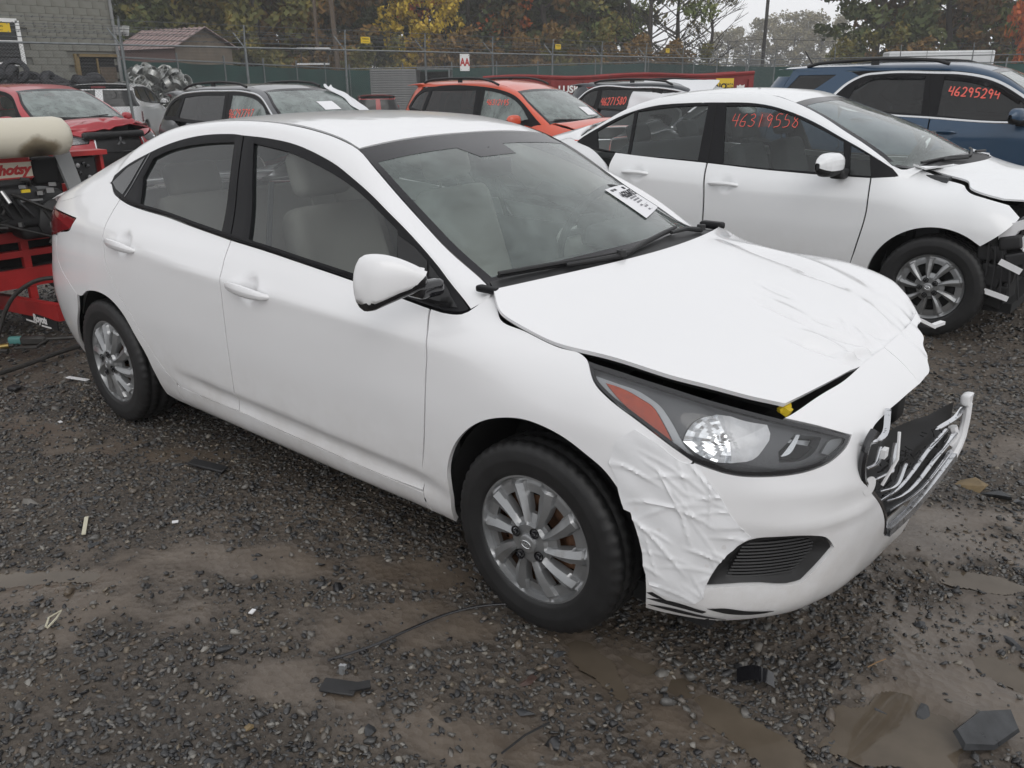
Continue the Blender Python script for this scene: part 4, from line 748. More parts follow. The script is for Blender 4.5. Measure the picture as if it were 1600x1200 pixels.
# ------------------------------------------------------------------ the other cars
RC = [(0,1),(.3,.99),(.55,.965),(.74,.90),(.87,.79),(.94,.64),(.985,.38),(1,0)]; FC = HERO['fc']
def interp(P, x): P = sorted(P); return float(np.interp(x, [p[0] for p in P], [p[1] for p in P]))
def car(label, loc, yaw, pk, S, name='parked_car', group=None, cat='car'):
    root = thing(name, label, cat, loc, yaw, group); m = M[pk]; yw, zs = S['yw'], S.get('zs', .2); xf, xr = S['xf'], S['xr']; zh, zt = S['zh'], S['zt']; top, bot = S['top'], S['bot']; ztop = max(z for x, z in top)
    tum = S.get('tum', .5); rt = S.get('rt', .33)
    def prof(zb, hood=None):
        p = [(zs-.03, .86*yw), (zs+.05, .93*yw), (zs+.10, .955*yw), (zs+.16, .97*yw), (.5, .99*yw), (.5*(.5+zb-.16), yw), (zb-.15, .995*yw), (zb-.13, .99*yw), (zb-.07, .965*yw), (zb, .915*yw)]
        y = .915*yw; z = zb
        if hood: return [q for q in p if q[0] < hood-.13] + [(hood-.12, .975*yw), (hood-.06, .93*yw), (hood-.02, .88*yw), (hood, .83*yw), (hood+.03, .72*yw), (hood+.08, .5*yw), (ztop+.15, .35*yw)]
        while z < ztop + .16: z += .1; y -= .1 * tum; tum_ = 0; p.append((z, max(.3, y)))
        return p
    bl = lambda x: interp(bot, x)
    st = [xr - .05, -.5, .3, max(x for x, z in top) - .02, xf + .06]
    W = Wrap(st, [prof(bl(st[0])), prof(bl(-.5)), prof(bl(.3)), prof(bl(st[3])), prof(1, zh)], xr - .05, xf + .06, S['tail'], S['nose'], RC, FC); SM, Sm = W.smax, W.smin
    res = S.get('res', .045)
    def P(nm, mk, o, both=True, par=None, **k):
        k.setdefault('res', res); o = [(min(max(a, Sm), SM), b) for a, b in o]; ob = link(nm, panel_me(nm, M[mk] if isinstance(mk, str) else mk, W, o, **k), par or root)
        return (ob, mirrored(ob)) if both else ob
    arch = lambda cx, r, a0, a1, n=12: [(cx + r * math.cos(a) * 1.02, S['ra'] + r * math.sin(a)) for a in ln(a0, a1, n)]
    ra = S.get('rr', .375); xF, xB, xR = S['gaps']; lo = zs + .115
    cut = lambda a, b, n=6: [(x, bl(x)) for x in ln(a, b, n)]
    # doors with handles
    fdo = cut(xB + .004, xF, 7) + [(xF + .012, .75), (xF - .03, .5), (xF - .07, lo), (xB + .02, lo), (xB + .035, .5), (xB + .035, .75)]
    rdo = cut(xR, xB - .004, 6) + [(xB + .027, .75), (xB + .027, .5), (xB + .012, lo), (xr + ra + .13, lo), (xr + ra + .05, .47), (xr + ra * .80, .64), (xR + .03, .78), (xR - .02, bl(xR) - .12)]
    def door(nm, o, hs):
        a = link(nm, panel_me(nm, m, W, o, res=S.get('dres', res), disp=(lambda Pp, N, uv: Pp - N * (.016 * np.clip(1 - (np.hypot(uv[:, 0] - hs[0] - .02, uv[:, 1] - hs[1]) / .06) ** 2, 0, 1))[:, None])), root); t = ln(0, 1, 9); ss = hs[0] - .11 + .22 * t; q = W(ss, np.full(9, hs[1])); N = snorm(W, ss, np.full(9, hs[1])); mb = MB()
        mb.tube([tuple(a_ + b_ * (.035 * math.sin(math.pi * c) ** .35 - .004)) for a_, b_, c in zip(q, N, t)], [.011 + .005 * math.sin(math.pi * c) for c in t], 8); mb.build('door_handle', M[S['handle']] if 'handle' in S else m, a); mirrored(a)
    zhd = S.get('zhd', .07); door('front_door', fdo, (xB + .17, bl(xB) - .135)); door('rear_door', rdo, (xR + .22, bl(xR) - .135))
    hg = S['hoodgap']; lamp = S['lamp']; btop = S['btop']
    fen = [(xF - .066, lo), (xF - .026, .5), (xF + .016, .75)] + [(xF + .004, bl(xF))] + [(x, z) for x, z in S.get('fentop', [])] + hg + S['lampedge'] + arch(xf, ra, S.get('fa', .42), math.pi + .15) + [(xf - ra * 1.02, zs + .02), (xF - .06, zs + .012)]
    P('fender', m, fen, depth=.03)
    P('rocker_panel', S.get('rockmat', m), [(xr + ra + .05, zs + .01), (xF - .065, zs + .01), (xF - .075, lo - .004), (xr + ra + .125, lo - .004)], depth=.03, inset=.001)
    At = S['atail']; atop = S.get('atop', top[::-1]); tpath = S.get('tip', [top[0]]); rear_low = S.get('rbz', .62)
    qp = [(xr + ra + .125, lo), (xr + ra + .045, .47), (xr + ra * .80 - .005, .64), (xR + .025, .78), (xR - .025, bl(xR) - .12)] + [(x, z) for x, z in bot if x < xR] + tpath + At
    qp += [(Sm, At[-1][1])] * 0 + [(At[-1][0], rear_low), (xr - ra * .95, rear_low)] + arch(xr, ra, 0, math.pi - .75)[::-1] + [(xr + ra * 1.02, zs + .02), (xr + ra + .06, zs + .012)]
    P('quarter_panel', m, qp, depth=.03, holes=S.get('qholes', ()))
    P('rear_bumper', S.get('rbmat', m), [(At[-1][0], rear_low - .004), (xr - ra * .95, rear_low - .004)] + arch(xr, ra, math.pi - .75, math.pi + .2, 6) + [(xr - ra * 1.0, zs + .02), (Sm, zs + .02), (Sm, rear_low - .004)], depth=.03, inset=.001)
    P('tailgate', m, [(At[-1][0] - .004, rear_low), (Sm, rear_low), (Sm, S['tgz']), (At[-1][0] - .004, S['tgz'])], inset=.001, holes=[S['rearglass']] if 'rearglass' in S and max(p[0] for p in S['rearglass']) < At[-1][0] - .02 else ())
    if 'rearglass' in S: P('rear_window', 'glassd', S['rearglass'], inset=0, depth=.004, off=.005)
    if 'tlamp' in S: P('tail_lamp', 'redl', S['tlamp'], inset=0, off=.004)
    # front end
    if S.get('front', True):
        fbp = btop + [(SM, btop[-1][1]), (SM, S['grille'][-1][1] + .0)] if False else None
        P('front_bumper', m, S['bump'], holes=S.get('bholes', ()), depth=.03, inset=.001)
        P('grille', 'black', S['grille'], inset=0, off=-.03)
        mbs = MB(); zz = [z for s_, z in S['grille']]; s0 = min(s_ for s_, z in S['grille'])
        for z in ln(min(zz) + .03, max(zz) - .03, S.get('nsl', 4)):
            for sg in (1, -1): mbs.tube([tuple(p * np.array((1, sg, 1)) + np.array((-.012, 0, 0))) for p in W(ln(s0 + .05, SM, 8), np.full(8, z))], .008, 5)
        mbs.build('grille_slats', M[S.get('slm', 'gloss')], root)
    hlp = P('headlamp', 'lampgrey', lamp, inset=.003, off=-.03, depth=.02); c = np.mean(lamp, 0)
    for h, sg in zip(hlp, (1, -1)):
        link('lens', panel_me('lens', M['lens'], W, lamp, res=res, inset=.003, depth=.01), h); q = W(np.array([c[0]]), np.array([c[1]]))[0]; n = snorm(W, np.array([c[0]]), np.array([c[1]]))[0]; mb = MB()
        u = np.cross(n, (0, 0, 1.)); v = np.cross(u, n); rl = S.get('rl', .05); mb.sheet([[tuple(q - n * (.012 + .025 * (1 - f * f)) + (u * math.cos(a) * 1.5 + v * math.sin(a)) * rl * f) for a in ln(0, 2 * math.pi, 17)] for f in ln(1, .05, 5)]); mb.build('reflector', M['reflect'], h)
    # windows
    tr = S['tip'] + atop[::-1] + bot if 'atop' in S else top + bot
    fr = link('window_frame', panel_me('window_frame', M['trim'], W, tr, holes=[g for g, k in S['panes']], res=res, inset=.003, depth=.015), root)
    for g, k in S['panes']: link('window_glass', panel_me('window_glass', M[k], W, g, res=res * 1.3, inset=-.004, depth=0, off=-.008), fr)
    mb = MB(); 
    for gx in S.get('pill', []):
        q = W(np.array([a for a, b in gx]), np.array([b for a, b in gx])); N = snorm(W, np.array([a for a, b in gx]), np.array([b for a, b in gx])); mb.tube([tuple(p) for p in q + N * .001], .004, 5)
    if mb.V: mb.build('door_seam', M['dark'], fr)
    b = fr.copy(); COL.objects.link(b); b.scale = (1, -1, 1)
    for ch in fr.children: d = ch.copy(); COL.objects.link(d); d.parent = b
    def strip(nm, pts, w, mk, off=.006):
        pts = crom(np.array(pts, float), 6); q = W(pts[:, 0], pts[:, 1]); N = snorm(W, pts[:, 0], pts[:, 1]); T = np.gradient(q, axis=0); T /= np.linalg.norm(T, axis=1)[:, None]; B = np.cross(N, T); mb = MB(); mb.sheet([[tuple(p - b_ * w + n * .001), tuple(p - b_ * w * .5 + n * off), tuple(p + b_ * w * .5 + n * off), tuple(p + b_ * w + n * .001)] for p, n, b_ in zip(q, N, B)]); return mb.build(nm, M[mk], root)
    for nm, pts, w, mk in S.get('strips', []): mirrored(strip(nm, pts, w, mk))
    # roof edge, rails of paint, screens, lids
    B = [(S['cowl'][0], -S['cowl'][1], S['cowl'][2])]
    for x, z in atop[1:]:
        w = -float(W(np.array([x]), np.array([z]))[0][1]); k = min(1, max(0, (z - S['cowl'][2]) / (ztop - S['cowl'][2]))); B.append((x - .01 * (1 - k), -(w - .05 - .04 * k), z + .012 + S.get('rise', .045) * k))
    for q in S['btail']: B.append((q[0], -q[1], q[2]))
    A = [S['abase']] + atop + At
    mirrored(link('roof_rail', band_me('roof_rail', m, W, A, B, n=60, m=7), root))
    E = [(x, -y - .006, z) for x, y, z in B]; xw = S['wsx']; xe = S['roofx']
    for xc in (xw, xe):
        for i in range(len(E) - 1):
            if E[i][0] > xc > E[i + 1][0]:
                u = (E[i][0] - xc) / (E[i][0] - E[i + 1][0]); E.insert(i + 1, tuple(np.array(E[i]) * (1 - u) + np.array(E[i + 1]) * u)); break
    wsE = [p for p in E if p[0] >= xw - .001]; rfE = [p for p in E if xe - .001 <= p[0] <= xw + .001]
    cr = S.get('crown', .035); bow = S.get('bow', .12)
    wsC = [(wsE[0][0] + bow, wsE[0][2] + .012), ((wsE[0][0] + wsE[-1][0]) / 2 + bow * .6, (wsE[0][2] + wsE[-1][2]) / 2 + .05), (wsE[-1][0] + .02, wsE[-1][2] + cr)]
    Sw = sheet_patch(wsE, wsC, p=2.4); w_ = link('windscreen', grid_me('windscreen', M[S.get('wsg', 'glassf')], Sw, ln(0, .995, 20), ln(-.99, .99, 16), 0), root)
    def ring(t0, t1, tin0, tin1, vin, d):
        U = np.unique(np.r_[ln(t0, tin0, 3), ln(tin0, tin1, 10), ln(tin1, t1, 3)]); V = np.unique(np.r_[ln(-1, -vin, 3), ln(-vin, vin, 10), ln(vin, 1, 3)]); G = Sw(*np.meshgrid(U, V, indexing='ij')); n, mm = G.shape[:2]
        return [tuple(p + np.array((d * .5, 0, d))) for p in G.reshape(-1, 3)], [(i*mm+j, (i+1)*mm+j, (i+1)*mm+j+1, i*mm+j+1) for i in range(n-1) for j in range(mm-1) if not (tin0 < (U[i]+U[i+1])/2 < tin1 and -vin < (V[j]+V[j+1])/2 < vin)]
    fm = MB(); fm.add(*ring(0, 1, .08, .93, .95, .0015), True); fm.build('glass_border', M['frit'], w_)
    rfC = [(rfE[0][0] + .02, rfE[0][2] + cr)] + [(p[0], p[2] + cr * 1.1) for p in rfE[1:-1]] + [(rfE[-1][0] - .05, rfE[-1][2] + cr * .9)]
    link('roof', grid_me('roof', m, sheet_patch(rfE, rfC, p=2.6), ln(.003, .997, 24), ln(-.99, .99, 18), .01), root)
    if 'sedan' in S:
        E2 = [p for p in E if p[0] <= xe + .001]; i = min(range(len(E2)), key=lambda k: abs(E2[k][0] - S['sedan'])); a, d = E2[:i + 1], E2[i:]
        link('rear_window', grid_me('rear_window', M['glasss'], sheet_patch(a, [(a[0][0] - .06, a[0][2] + .03), (a[-1][0] - .03, a[-1][2] + .02)], p=2.4), ln(.01, .98, 14), ln(-.96, .96, 14), 0), root)
        link('boot_lid', grid_me('boot_lid', m, sheet_patch(d, [(d[0][0] - .03, d[0][2] + .02), (d[-1][0] - .08, d[-1][2] + .02)], p=2.4), ln(0, 1, 8), ln(-1, 1, 14), .01), root)
    he = [(S['cowl'][0] + .015, S['cowl'][1] + .02, S['cowl'][2] - .004)] + [tuple(np.array(W(np.array([s_]), np.array([z]))[0]) * [1, -1, 1] + [0, -.004, .008]) for s_, z in S['hoodedge']]
    hc = [(he[0][0] + bow + .05, he[0][2] + .02)] + S['hoodc']
    Sh = sheet_patch(he, hc, p=2.5); ho = link('bonnet', grid_me('bonnet', m, Sh, ln(0, 1, S.get('hn', 30)), ln(-1, 1, S.get('hn', 30)), .012, 0, S.get('buckle')), root)
    Sc = lambda t, v: (lambda a, b_: a + (b_ - a) * np.asarray(t)[..., None])(Sw(0.05, v) + np.array((0, 0, .003)), Sh(.01, v) + np.array((0, 0, -.01)))
    link('cowl', grid_me('cowl', M['black'], Sc, ln(0, 1, 4), ln(-.985, .985, 14), 0), root)
    if S.get('wiper', True):
        mb = MB(); q = lambda t, v, d=.015: tuple(Sw(t, v) + np.array((d * .4, 0, d)))
        mb.tube([q(.0, -.3, .03), q(.05, -.6)], .009, 6); mb.tube([q(.03, -.05), q(.06, -.45), q(.08, -.85)], .009, 5); mb.build('wiper', M['black'], root); mb = MB(); mb.tube([q(.0, .7, .03), q(.05, .35)], .009, 6); mb.tube([q(.03, -.05), q(.07, .3), q(.10, .62)], .009, 5); mb.build('wiper', M['black'], root)
    # roof rails, mirrors, shell, wheels, cabin
    if 'rail' in S:
        (x0, x1, h, y_) = S['rail']; zr = lambda x: interp([(p[0], p[2]) for p in E], x)
        mb = MB(); xs = ln(x0, x1, 13); mb.tube([(x, -y_, zr(x) + .008 + h * math.sin(math.pi * k / 12) ** .4) for k, x in enumerate(xs)], .018, 8); mb.box(((x0 + x1) / 2, -y_, zr((x0 + x1) / 2) + h * .5), (.08, .02, h)); mirrored(mb.build('roof_bar', M[S.get('railm', 'black')], root))
    mx, my, mz, msz = S['mirror']; mb = MB(); G = []
    for t in ln(0, 1, 9):
        sc = max(.08, 1 - abs(2 * t - .95) ** 3) ** .5; G.append([(mx - .06 * t + (abs(math.cos(a)) ** .7 * (1 if math.cos(a) > 0 else -1)) * (.07 if math.cos(a) > 0 else .04) * sc, -(my + .21 * t), mz - .01 * t + abs(math.sin(a)) ** .7 * (1 if math.sin(a) > 0 else -1) * msz * sc) for a in ln(0, 2 * math.pi, 21)])
    low = MB(); hi = MB()
    for i in range(8):
        for j in range(20):
            q = [G[i][j], G[i+1][j], G[i+1][j+1], G[i][j+1]]; c_ = np.mean(q, 0); (hi if c_[2] > mz - msz * .35 and c_[0] > mx - .06 - .02 else low).add(q, [(0, 1, 2, 3)], True)
    V, F = rounded((mx + .01, -(my - .02), mz - msz * .9), (.09, .14, .06), .02); low.add(V, F, True); wm = low.build('wing_mirror', M['black'], root); link('mirror_cap', hi.me('mirror_cap', m), wm); mirrored(wm)
    if 'wsg' not in S or True: interior(root, 'fabg', .15 + S.get('ix', 0), -.72 + S.get('ix', 0), S.get('iz', .42), yw * .8, S['cowl'][0] + .02, S['cowl'][2] - .03)
    r = S.get('wr', .316)
    for x in (xf, xr):
        for sgn in (1, -1):
            if S.get('wheelkit'): put_wheel(S['wheelkit'], root, x, -sgn * (yw - .115), r - .005, sgn > 0, ang=.3)
            else:
                w2 = link('wheel', WHEELS['suv']['steel'], root, (x, -sgn * (yw - .12), r - .005), (0, .4, 0 if sgn > 0 else math.pi)); link('tyre', WHEELS['suv']['tyre'], w2); link('wheel_cover', WHEELS['suv']['cover'], w2, (0, -.08, 0))
    for x in (xf, xr):
        for s_ in (-1, 1):
            mb = MB(); mb.sheet([[(x + (ra + .03) * math.cos(a), s_ * y, S['ra'] + (ra + .03) * math.sin(a)) for y in (yw * .92, yw * .55)] for a in ln(-.1, math.pi + .1, 16)]); mb.box((x, s_ * yw * .55, .5), (2 * ra, .02, .6)); mb.build('wheel_housing', M['dark'], root)
    mb = MB(); mb.box(((xf + xr) / 2, 0, zs + .02), (xf - xr + .9, yw * 1.66, .06)); mb.box((xf - .2, 0, .55), (.05, yw * 1.6, .6)); mb.build('underbody', M['dark'], root)
    P('inner_shell', 'dark', [(xr - ra - .1, .34), (xr - .2, .76), (xr + .2, .76), (xr + ra + .08, .4), (xr + ra + .1, zs + .05), (xf - ra - .1, zs + .05), (xf - ra - .06, .42), (xf - .2, .76), (xf + .2, .76), (xf + ra + .06, .42), (xf + ra + .25, .4), (xf + ra + .2, .66), (xf, zh - .08), (xF, bl(xF) - .06), (xR, bl(xR) - .08), (xr - .5, bl(xR) - .1)], res=.12, inset=0, depth=0, off=-.045)
    return root, W, Sw, Sh, fr
WHEELS['suv'] = dict(tyre=tyre_me(.345, .215, .225, 72), steel=steel_me(.222, M['dark'], holes=False), cover=cover_me(.228, 5, M['coverd'], twist=.05, n=120, win=.62))
# ---- white sedan behind, number in red on its door glass
CTOP = [(-1.469,1.077),(-1.306,1.177),(-1.094,1.286),(-.839,1.355),(-.578,1.376),(-.348,1.383),(.043,1.370),(.23,1.327),(.424,1.263),(.622,1.185),(.808,1.110),(.93,1.05),(1.023,.995),(1.052,.965)]
cor, cW, cws, chd, cfr = car('white four-door sedan parked behind the foreground one, its front bumper missing', (-.06, 3.97, 0), 0, 'white2', dict(
    yw=.89, xf=1.34, xr=-1.36, zh=.90, zt=1.4, tum=.56, ra=.30, rr=.385, fa=.88, res=.03, dres=.018, top=CTOP, bot=[(1.018,.955),(.893,.952),(.725,.952),(.536,.95),(.193,.955),(-.274,.978),(-.697,.993),(-.981,1.007),(-1.286,1.029)], gaps=(.893, -.274, -1.06), panes=[([(-1.229,1.038),(-1.286,1.159),(-1.208,1.204),(-1.01,1.306),(-.953,1.008)],'glasss'),([(-.976,1.307),(-.698,1.343),(-.411,1.36),(-.355,.991),(-.923,1.005)],'glasss'),([(-.264,1.358),(.05,1.350),(.176,1.322),(.432,1.238),(.654,1.155),(.722,.967),(.532,.966),(.187,.967),(-.15,.98)],'glasss'),([(.715,1.135),(.848,1.082),(.89,.965),(.765,.964)],'glasss')], pill=[[(-.347,1.378),(-.311,1.188),(-.274,.978)]],
    nose=[(.17,1.95),(.3,2.0),(.5,2.02),(.65,2.0),(.75,1.93),(.85,1.80),(.95,1.6),(1.5,1.5)], tail=[(.17,-2.15),(.4,-2.3),(.7,-2.33),(.9,-2.3),(1.0,-2.25),(1.1,-2.1),(1.5,-1.5)],
    fentop=[(1.03,.965),(1.06,1.0),(1.11,1.02)], hoodgap=[(1.258,.953),(1.40,.925),(1.516,.893),(1.659,.869),(1.767,.847),(1.818,.835)], lampedge=[(1.845,.768),(1.75,.71)], lamp=[(1.86,.775),(1.95,.80),(2.12,.775),(2.3,.72),(2.25,.66),(2.05,.66)], btop=[], front=False, abase=(1.10,.95), atail=[(-1.55,1.10),(-1.75,1.06),(-2.0,1.02),(-2.2,1.0)], btail=[(-1.45,.57,1.20),(-1.75,.60,1.12),(-1.95,.63,1.06),(-2.1,.66,1.0)], tgz=.99, sedan=-1.75,
    cowl=(1.16,.70,1.01), wsx=.215, roofx=-.95, hoodedge=[(1.10,1.02),(1.258,.965),(1.40,.938),(1.516,.907),(1.659,.884),(1.80,.86)], hoodc=[(1.45,1.0),(1.65,.965),(1.85,.90),(1.97,.83)], mirror=(.70,.90,1.035,.074), wheelkit='sedan', wr=.318, wsg='glassw', crown=.03, bow=.13, hn=30, rise=.05))

# the sedan's bare front: dark cavity, bent bracket, lamp, hanging shards
mb = MB(); mb.bar((1.80, -.66, .52), (1.80, .66, .52), .06, .12); mb.box((1.66, 0, .5), (.05, 1.3, .55)); mb.bar((1.62, -.70, .30), (1.80, -.66, .52), .05); mb.build('front_frame', M['dark'], cor)
mb = MB(); cr_ = np.random.default_rng(8)
for k in range(7): V, F = rounded((1.66 + cr_.uniform(-.06, .16), -.78 + cr_.uniform(-.03, .05), .28 + .055 * k), (cr_.uniform(.10, .24), .07, cr_.uniform(.06, .12)), .015); T = Matrix.Rotation(float(cr_.uniform(-.3, .3)), 3, 'Y'); c_ = Vector((1.66, -.78, .28 + .055 * k)); mb.add([T @ (v - c_) + c_ for v in V], F, False)
for k in range(9): mb.tube([(1.62 + .04 * k, -.82, .62 - .02 * k), (1.64 + .04 * k, -.84, .46), (1.63 + .05 * k, -.83, .30)], .007, 5)
mb.build('torn_liner', M['black'], cor); mb = MB(); mb.bar((1.60, -.845, .345), (1.78, -.84, .30), .012, .03); mb.bar((1.70, -.85, .52), (1.82, -.84, .47), .01, .035); mb.build('bumper_shard', M['whitepl'], cor)
mb = MB(); mb.prism([(x - .10, z) for x, z in [(1.72, .655), (1.80, .735), (1.99, .80), (2.0, .765), (1.86, .70), (1.84, .66), (1.97, .675), (1.98, .60), (1.93, .585), (1.82, .615)]], -.80, -.72); mb.bar((1.80, -.81, .60), (1.84, -.84, .55), .008); mb.build('lamp_bracket', M['whitepl'], cor)
scrawl('46319558', lambda u, v: cW(u, v), -.185, 1.225, .085, .088, M['redink'], cfr, w=.0045, off=-.004, slant=.001)
SUV = dict(yw=.91, xf=1.34, xr=-1.34, zs=.24, zh=1.02, zt=1.6, ra=.345, rr=.405, nose=[(.17,1.95),(.35,2.1),(.6,2.14),(.8,2.10),(.9,2.03),(1.0,1.88),(1.1,1.6),(1.75,1.5)], tail=[(.17,-1.98),(.4,-2.12),(.7,-2.16),(1.0,-2.12),(1.2,-2.05),(1.4,-1.95),(1.55,-1.84),(1.75,-1.7)], wr=.345, iz=.55, ix=-.05,
    fentop=[], hoodgap=[(1.12,1.05),(1.3,1.02),(1.6,.985),(1.74,.955)], lampedge=[(1.735,.90),(1.80,.80),(1.722,.70)], lamp=[(1.74,.935),(1.80,.955),(2.0,.95),(2.25,.90),(2.22,.83),(2.0,.80),(1.82,.80)], btop=[],
    bump=[(1.715,.52),(1.722,.695),(1.80,.792),(2.0,.792),(2.225,.822),(2.262,.905),(2.05,.962),(2.3,.985),(9,.99),(9,.865),(2.26,.845),(2.31,.615),(9,.595),(9,.24),(1.95,.24),(1.76,.25),(1.735,.35)], grille=[(2.26,.845),(2.31,.615),(9,.60),(9,.86)],
    hoodedge=[(1.12,1.06),(1.3,1.035),(1.6,1.0),(1.8,.972),(2.04,.965)], hoodc=[(1.5,1.13),(1.75,1.09),(1.95,1.04),(2.06,.99)], cowl=(1.12,.73,1.08), abase=(1.06,1.05), tgz=1.5, rbz=.66, mirror=(.80,.90,1.14,.075), roofx=-1.70, gaps=(.93,-.05,-1.02), wsx=.40, bow=.14, crown=.03)
def suv(label, loc, yaw, pk, over, **k): return car(label, loc, yaw, pk, dict(SUV, **over), **k)
# blue
bt = [(-1.08,1.29),(-.95,1.43),(-.8,1.51),(-.64,1.53),(-.1,1.53),(.14,1.52),(.45,1.46),(.76,1.31),(1.04,1.12)]; bb_ = [(1.0,1.085),(.69,1.07),(-.04,1.10),(-.55,1.13),(-1.0,1.22)]
blue, bW, bws, bhd, bfr = suv('blue SUV behind the second white sedan, red number on its dark window', (.1, 7.92, .05), 0, 'blue', dict(top=bt, bot=bb_, tip=[(-1.08,1.29),(-.95,1.43),(-.84,1.50),(-.95,1.548)], atop=[(1.04,1.12),(.76,1.325),(.45,1.475),(.14,1.54),(-.1,1.553),(-.64,1.556)], atail=[(-1.0,1.556),(-1.4,1.558),(-1.75,1.56)], btail=[(-1.0,.62,1.60),(-1.4,.62,1.595),(-1.78,.63,1.575)],
    gaps=(.93,-.03,-.92), panes=[([(-.90,1.245),(-.84,1.40),(-.72,1.485),(-.50,1.495),(-.19,1.495),(-.13,1.135),(-.52,1.16)],'glassd'),([(.0,1.495),(.13,1.485),(.42,1.425),(.72,1.285),(.88,1.13),(.62,1.095),(.03,1.125)],'glassd')], pill=[[(-.16,1.52),(-.10,1.3),(-.04,1.11)]], qholes=[[(-1.70,1.355),(-1.58,1.51),(-1.10,1.515),(-1.36,1.34)]], strips=[('window_moulding', bt, .014, 'bright'), ('window_moulding', [(1.0,1.085),(.69,1.07),(-.04,1.10),(-.55,1.13),(-1.0,1.22),(-1.08,1.29)], .012, 'bright')],
    wsx=.40, roofx=-1.72, rail=(-1.45, .02, .05, .62), handle='blue', tlamp=[(-1.62,1.1),(-1.9,1.12),(-1.9,.95),(-1.66,.98)]))
link('quarter_window', panel_me('quarter_window', M['glassd'], bW, [(-1.70,1.355),(-1.58,1.51),(-1.10,1.515),(-1.36,1.34)], res=.06, inset=-.004, depth=0, off=-.006), blue)
mb = MB()
for pts in ([(-.86,1.40),(-.72,1.487),(-.45,1.500),(-.19,1.500)], [(0,1.500),(.14,1.488),(.43,1.428),(.74,1.275)]):
    pts = crom(np.array(pts), 6); q = bW(pts[:, 0], pts[:, 1]); n = snorm(bW, pts[:, 0], pts[:, 1]); mb.sheet([[tuple(a + b * .004), tuple(a + b * .022 + np.array((0, 0, -.012))), tuple(a + b * .020 + np.array((0, 0, -.045)))] for a, b in zip(q, n)])
mb.build('rain_visor', M['gloss'], blue)
scrawl('46295294', lambda u, v: bW(u, v), .075, 1.315, .085, .085, M['redink'], bfr, w=.013, off=-.002, slant=-.006)
mb = MB(); mb.tube([(-1.62, .0, 1.60), (-1.75, .0, 1.78)], [.012, .006], 6); mb.build('roof_antenna', M['black'], blue)
# orange-red
ot = [(-1.93,1.25),(-1.86,1.41),(-1.71,1.5),(-1.39,1.535),(-.36,1.54),(.0,1.50),(.32,1.42),(.60,1.28),(.94,1.06)]; ob_ = [(.90,1.03),(.5,1.05),(-.4,1.09),(-1.4,1.14),(-1.84,1.2)]
orange, oW, ows, ohd, ofr = suv('orange-red SUV with black roof bars beyond the foreground car', (-6.1, 8.1, -.12), 0, 'orange', dict(yw=.905, top=ot, bot=ob_, tip=[(-1.93,1.25),(-1.86,1.41),(-1.74,1.50)], atop=[(.94,1.06),(.60,1.295),(.32,1.435),(.0,1.515),(-.36,1.557),(-1.39,1.555)], atail=[(-1.75,1.55),(-1.95,1.545)], btail=[(-1.75,.61,1.60),(-1.98,.62,1.575)],
    gaps=(.80,-.30,-1.30), panes=[([(-1.84,1.25),(-1.79,1.39),(-1.67,1.46),(-1.47,1.49),(-1.50,1.20)],'glassd'),([(-1.38,1.495),(-.46,1.505),(-.38,1.13),(-1.42,1.17)],'glassd'),([(-.28,1.505),(.0,1.465),(.30,1.385),(.56,1.25),(.72,1.12),(.5,1.08),(-.22,1.115)],'glassf')], pill=[[(-.36,1.535),(-.30,1.1)]], wsx=.30, roofx=-1.72, cowl=(1.05,.73,1.05), abase=(.98,1.03), mirror=(.62,.89,1.10,.085), rail=(-1.60,-.02,.055,.60), tail=[(.17,-2.0),(.4,-2.15),(.7,-2.2),(1.0,-2.18),(1.2,-2.12),(1.4,-2.03),(1.55,-1.95),(1.75,-1.8)], rearglass=[(-2.1,1.1),(-2.05,1.44),(-2.6,1.46),(-2.6,1.1)], tlamp=[(-1.70,1.02),(-2.0,1.05),(-2.0,.88),(-1.72,.90)]))
scrawl('46312195', lambda u, v: oW(u, v), -.17, 1.30, .075, .075, M['redink'], ofr, w=.013, off=-.002)
mb = MB(); mb.sheet([[tuple(ows(.22 + .16 * a, -.60 + .42 * b) + np.array((.003, 0, .006))) for b in ln(0, 1, 4)] for a in ln(0, 1, 4)]) if False else mb.sheet([[tuple(ows(.16 + .22 * a, .30 + .44 * b) + np.array((.003, 0, .006))) for b in ln(0, 1, 4)] for a in ln(0, 1, 4)]); mb.build('paper_sheet', M['paper'], orange)
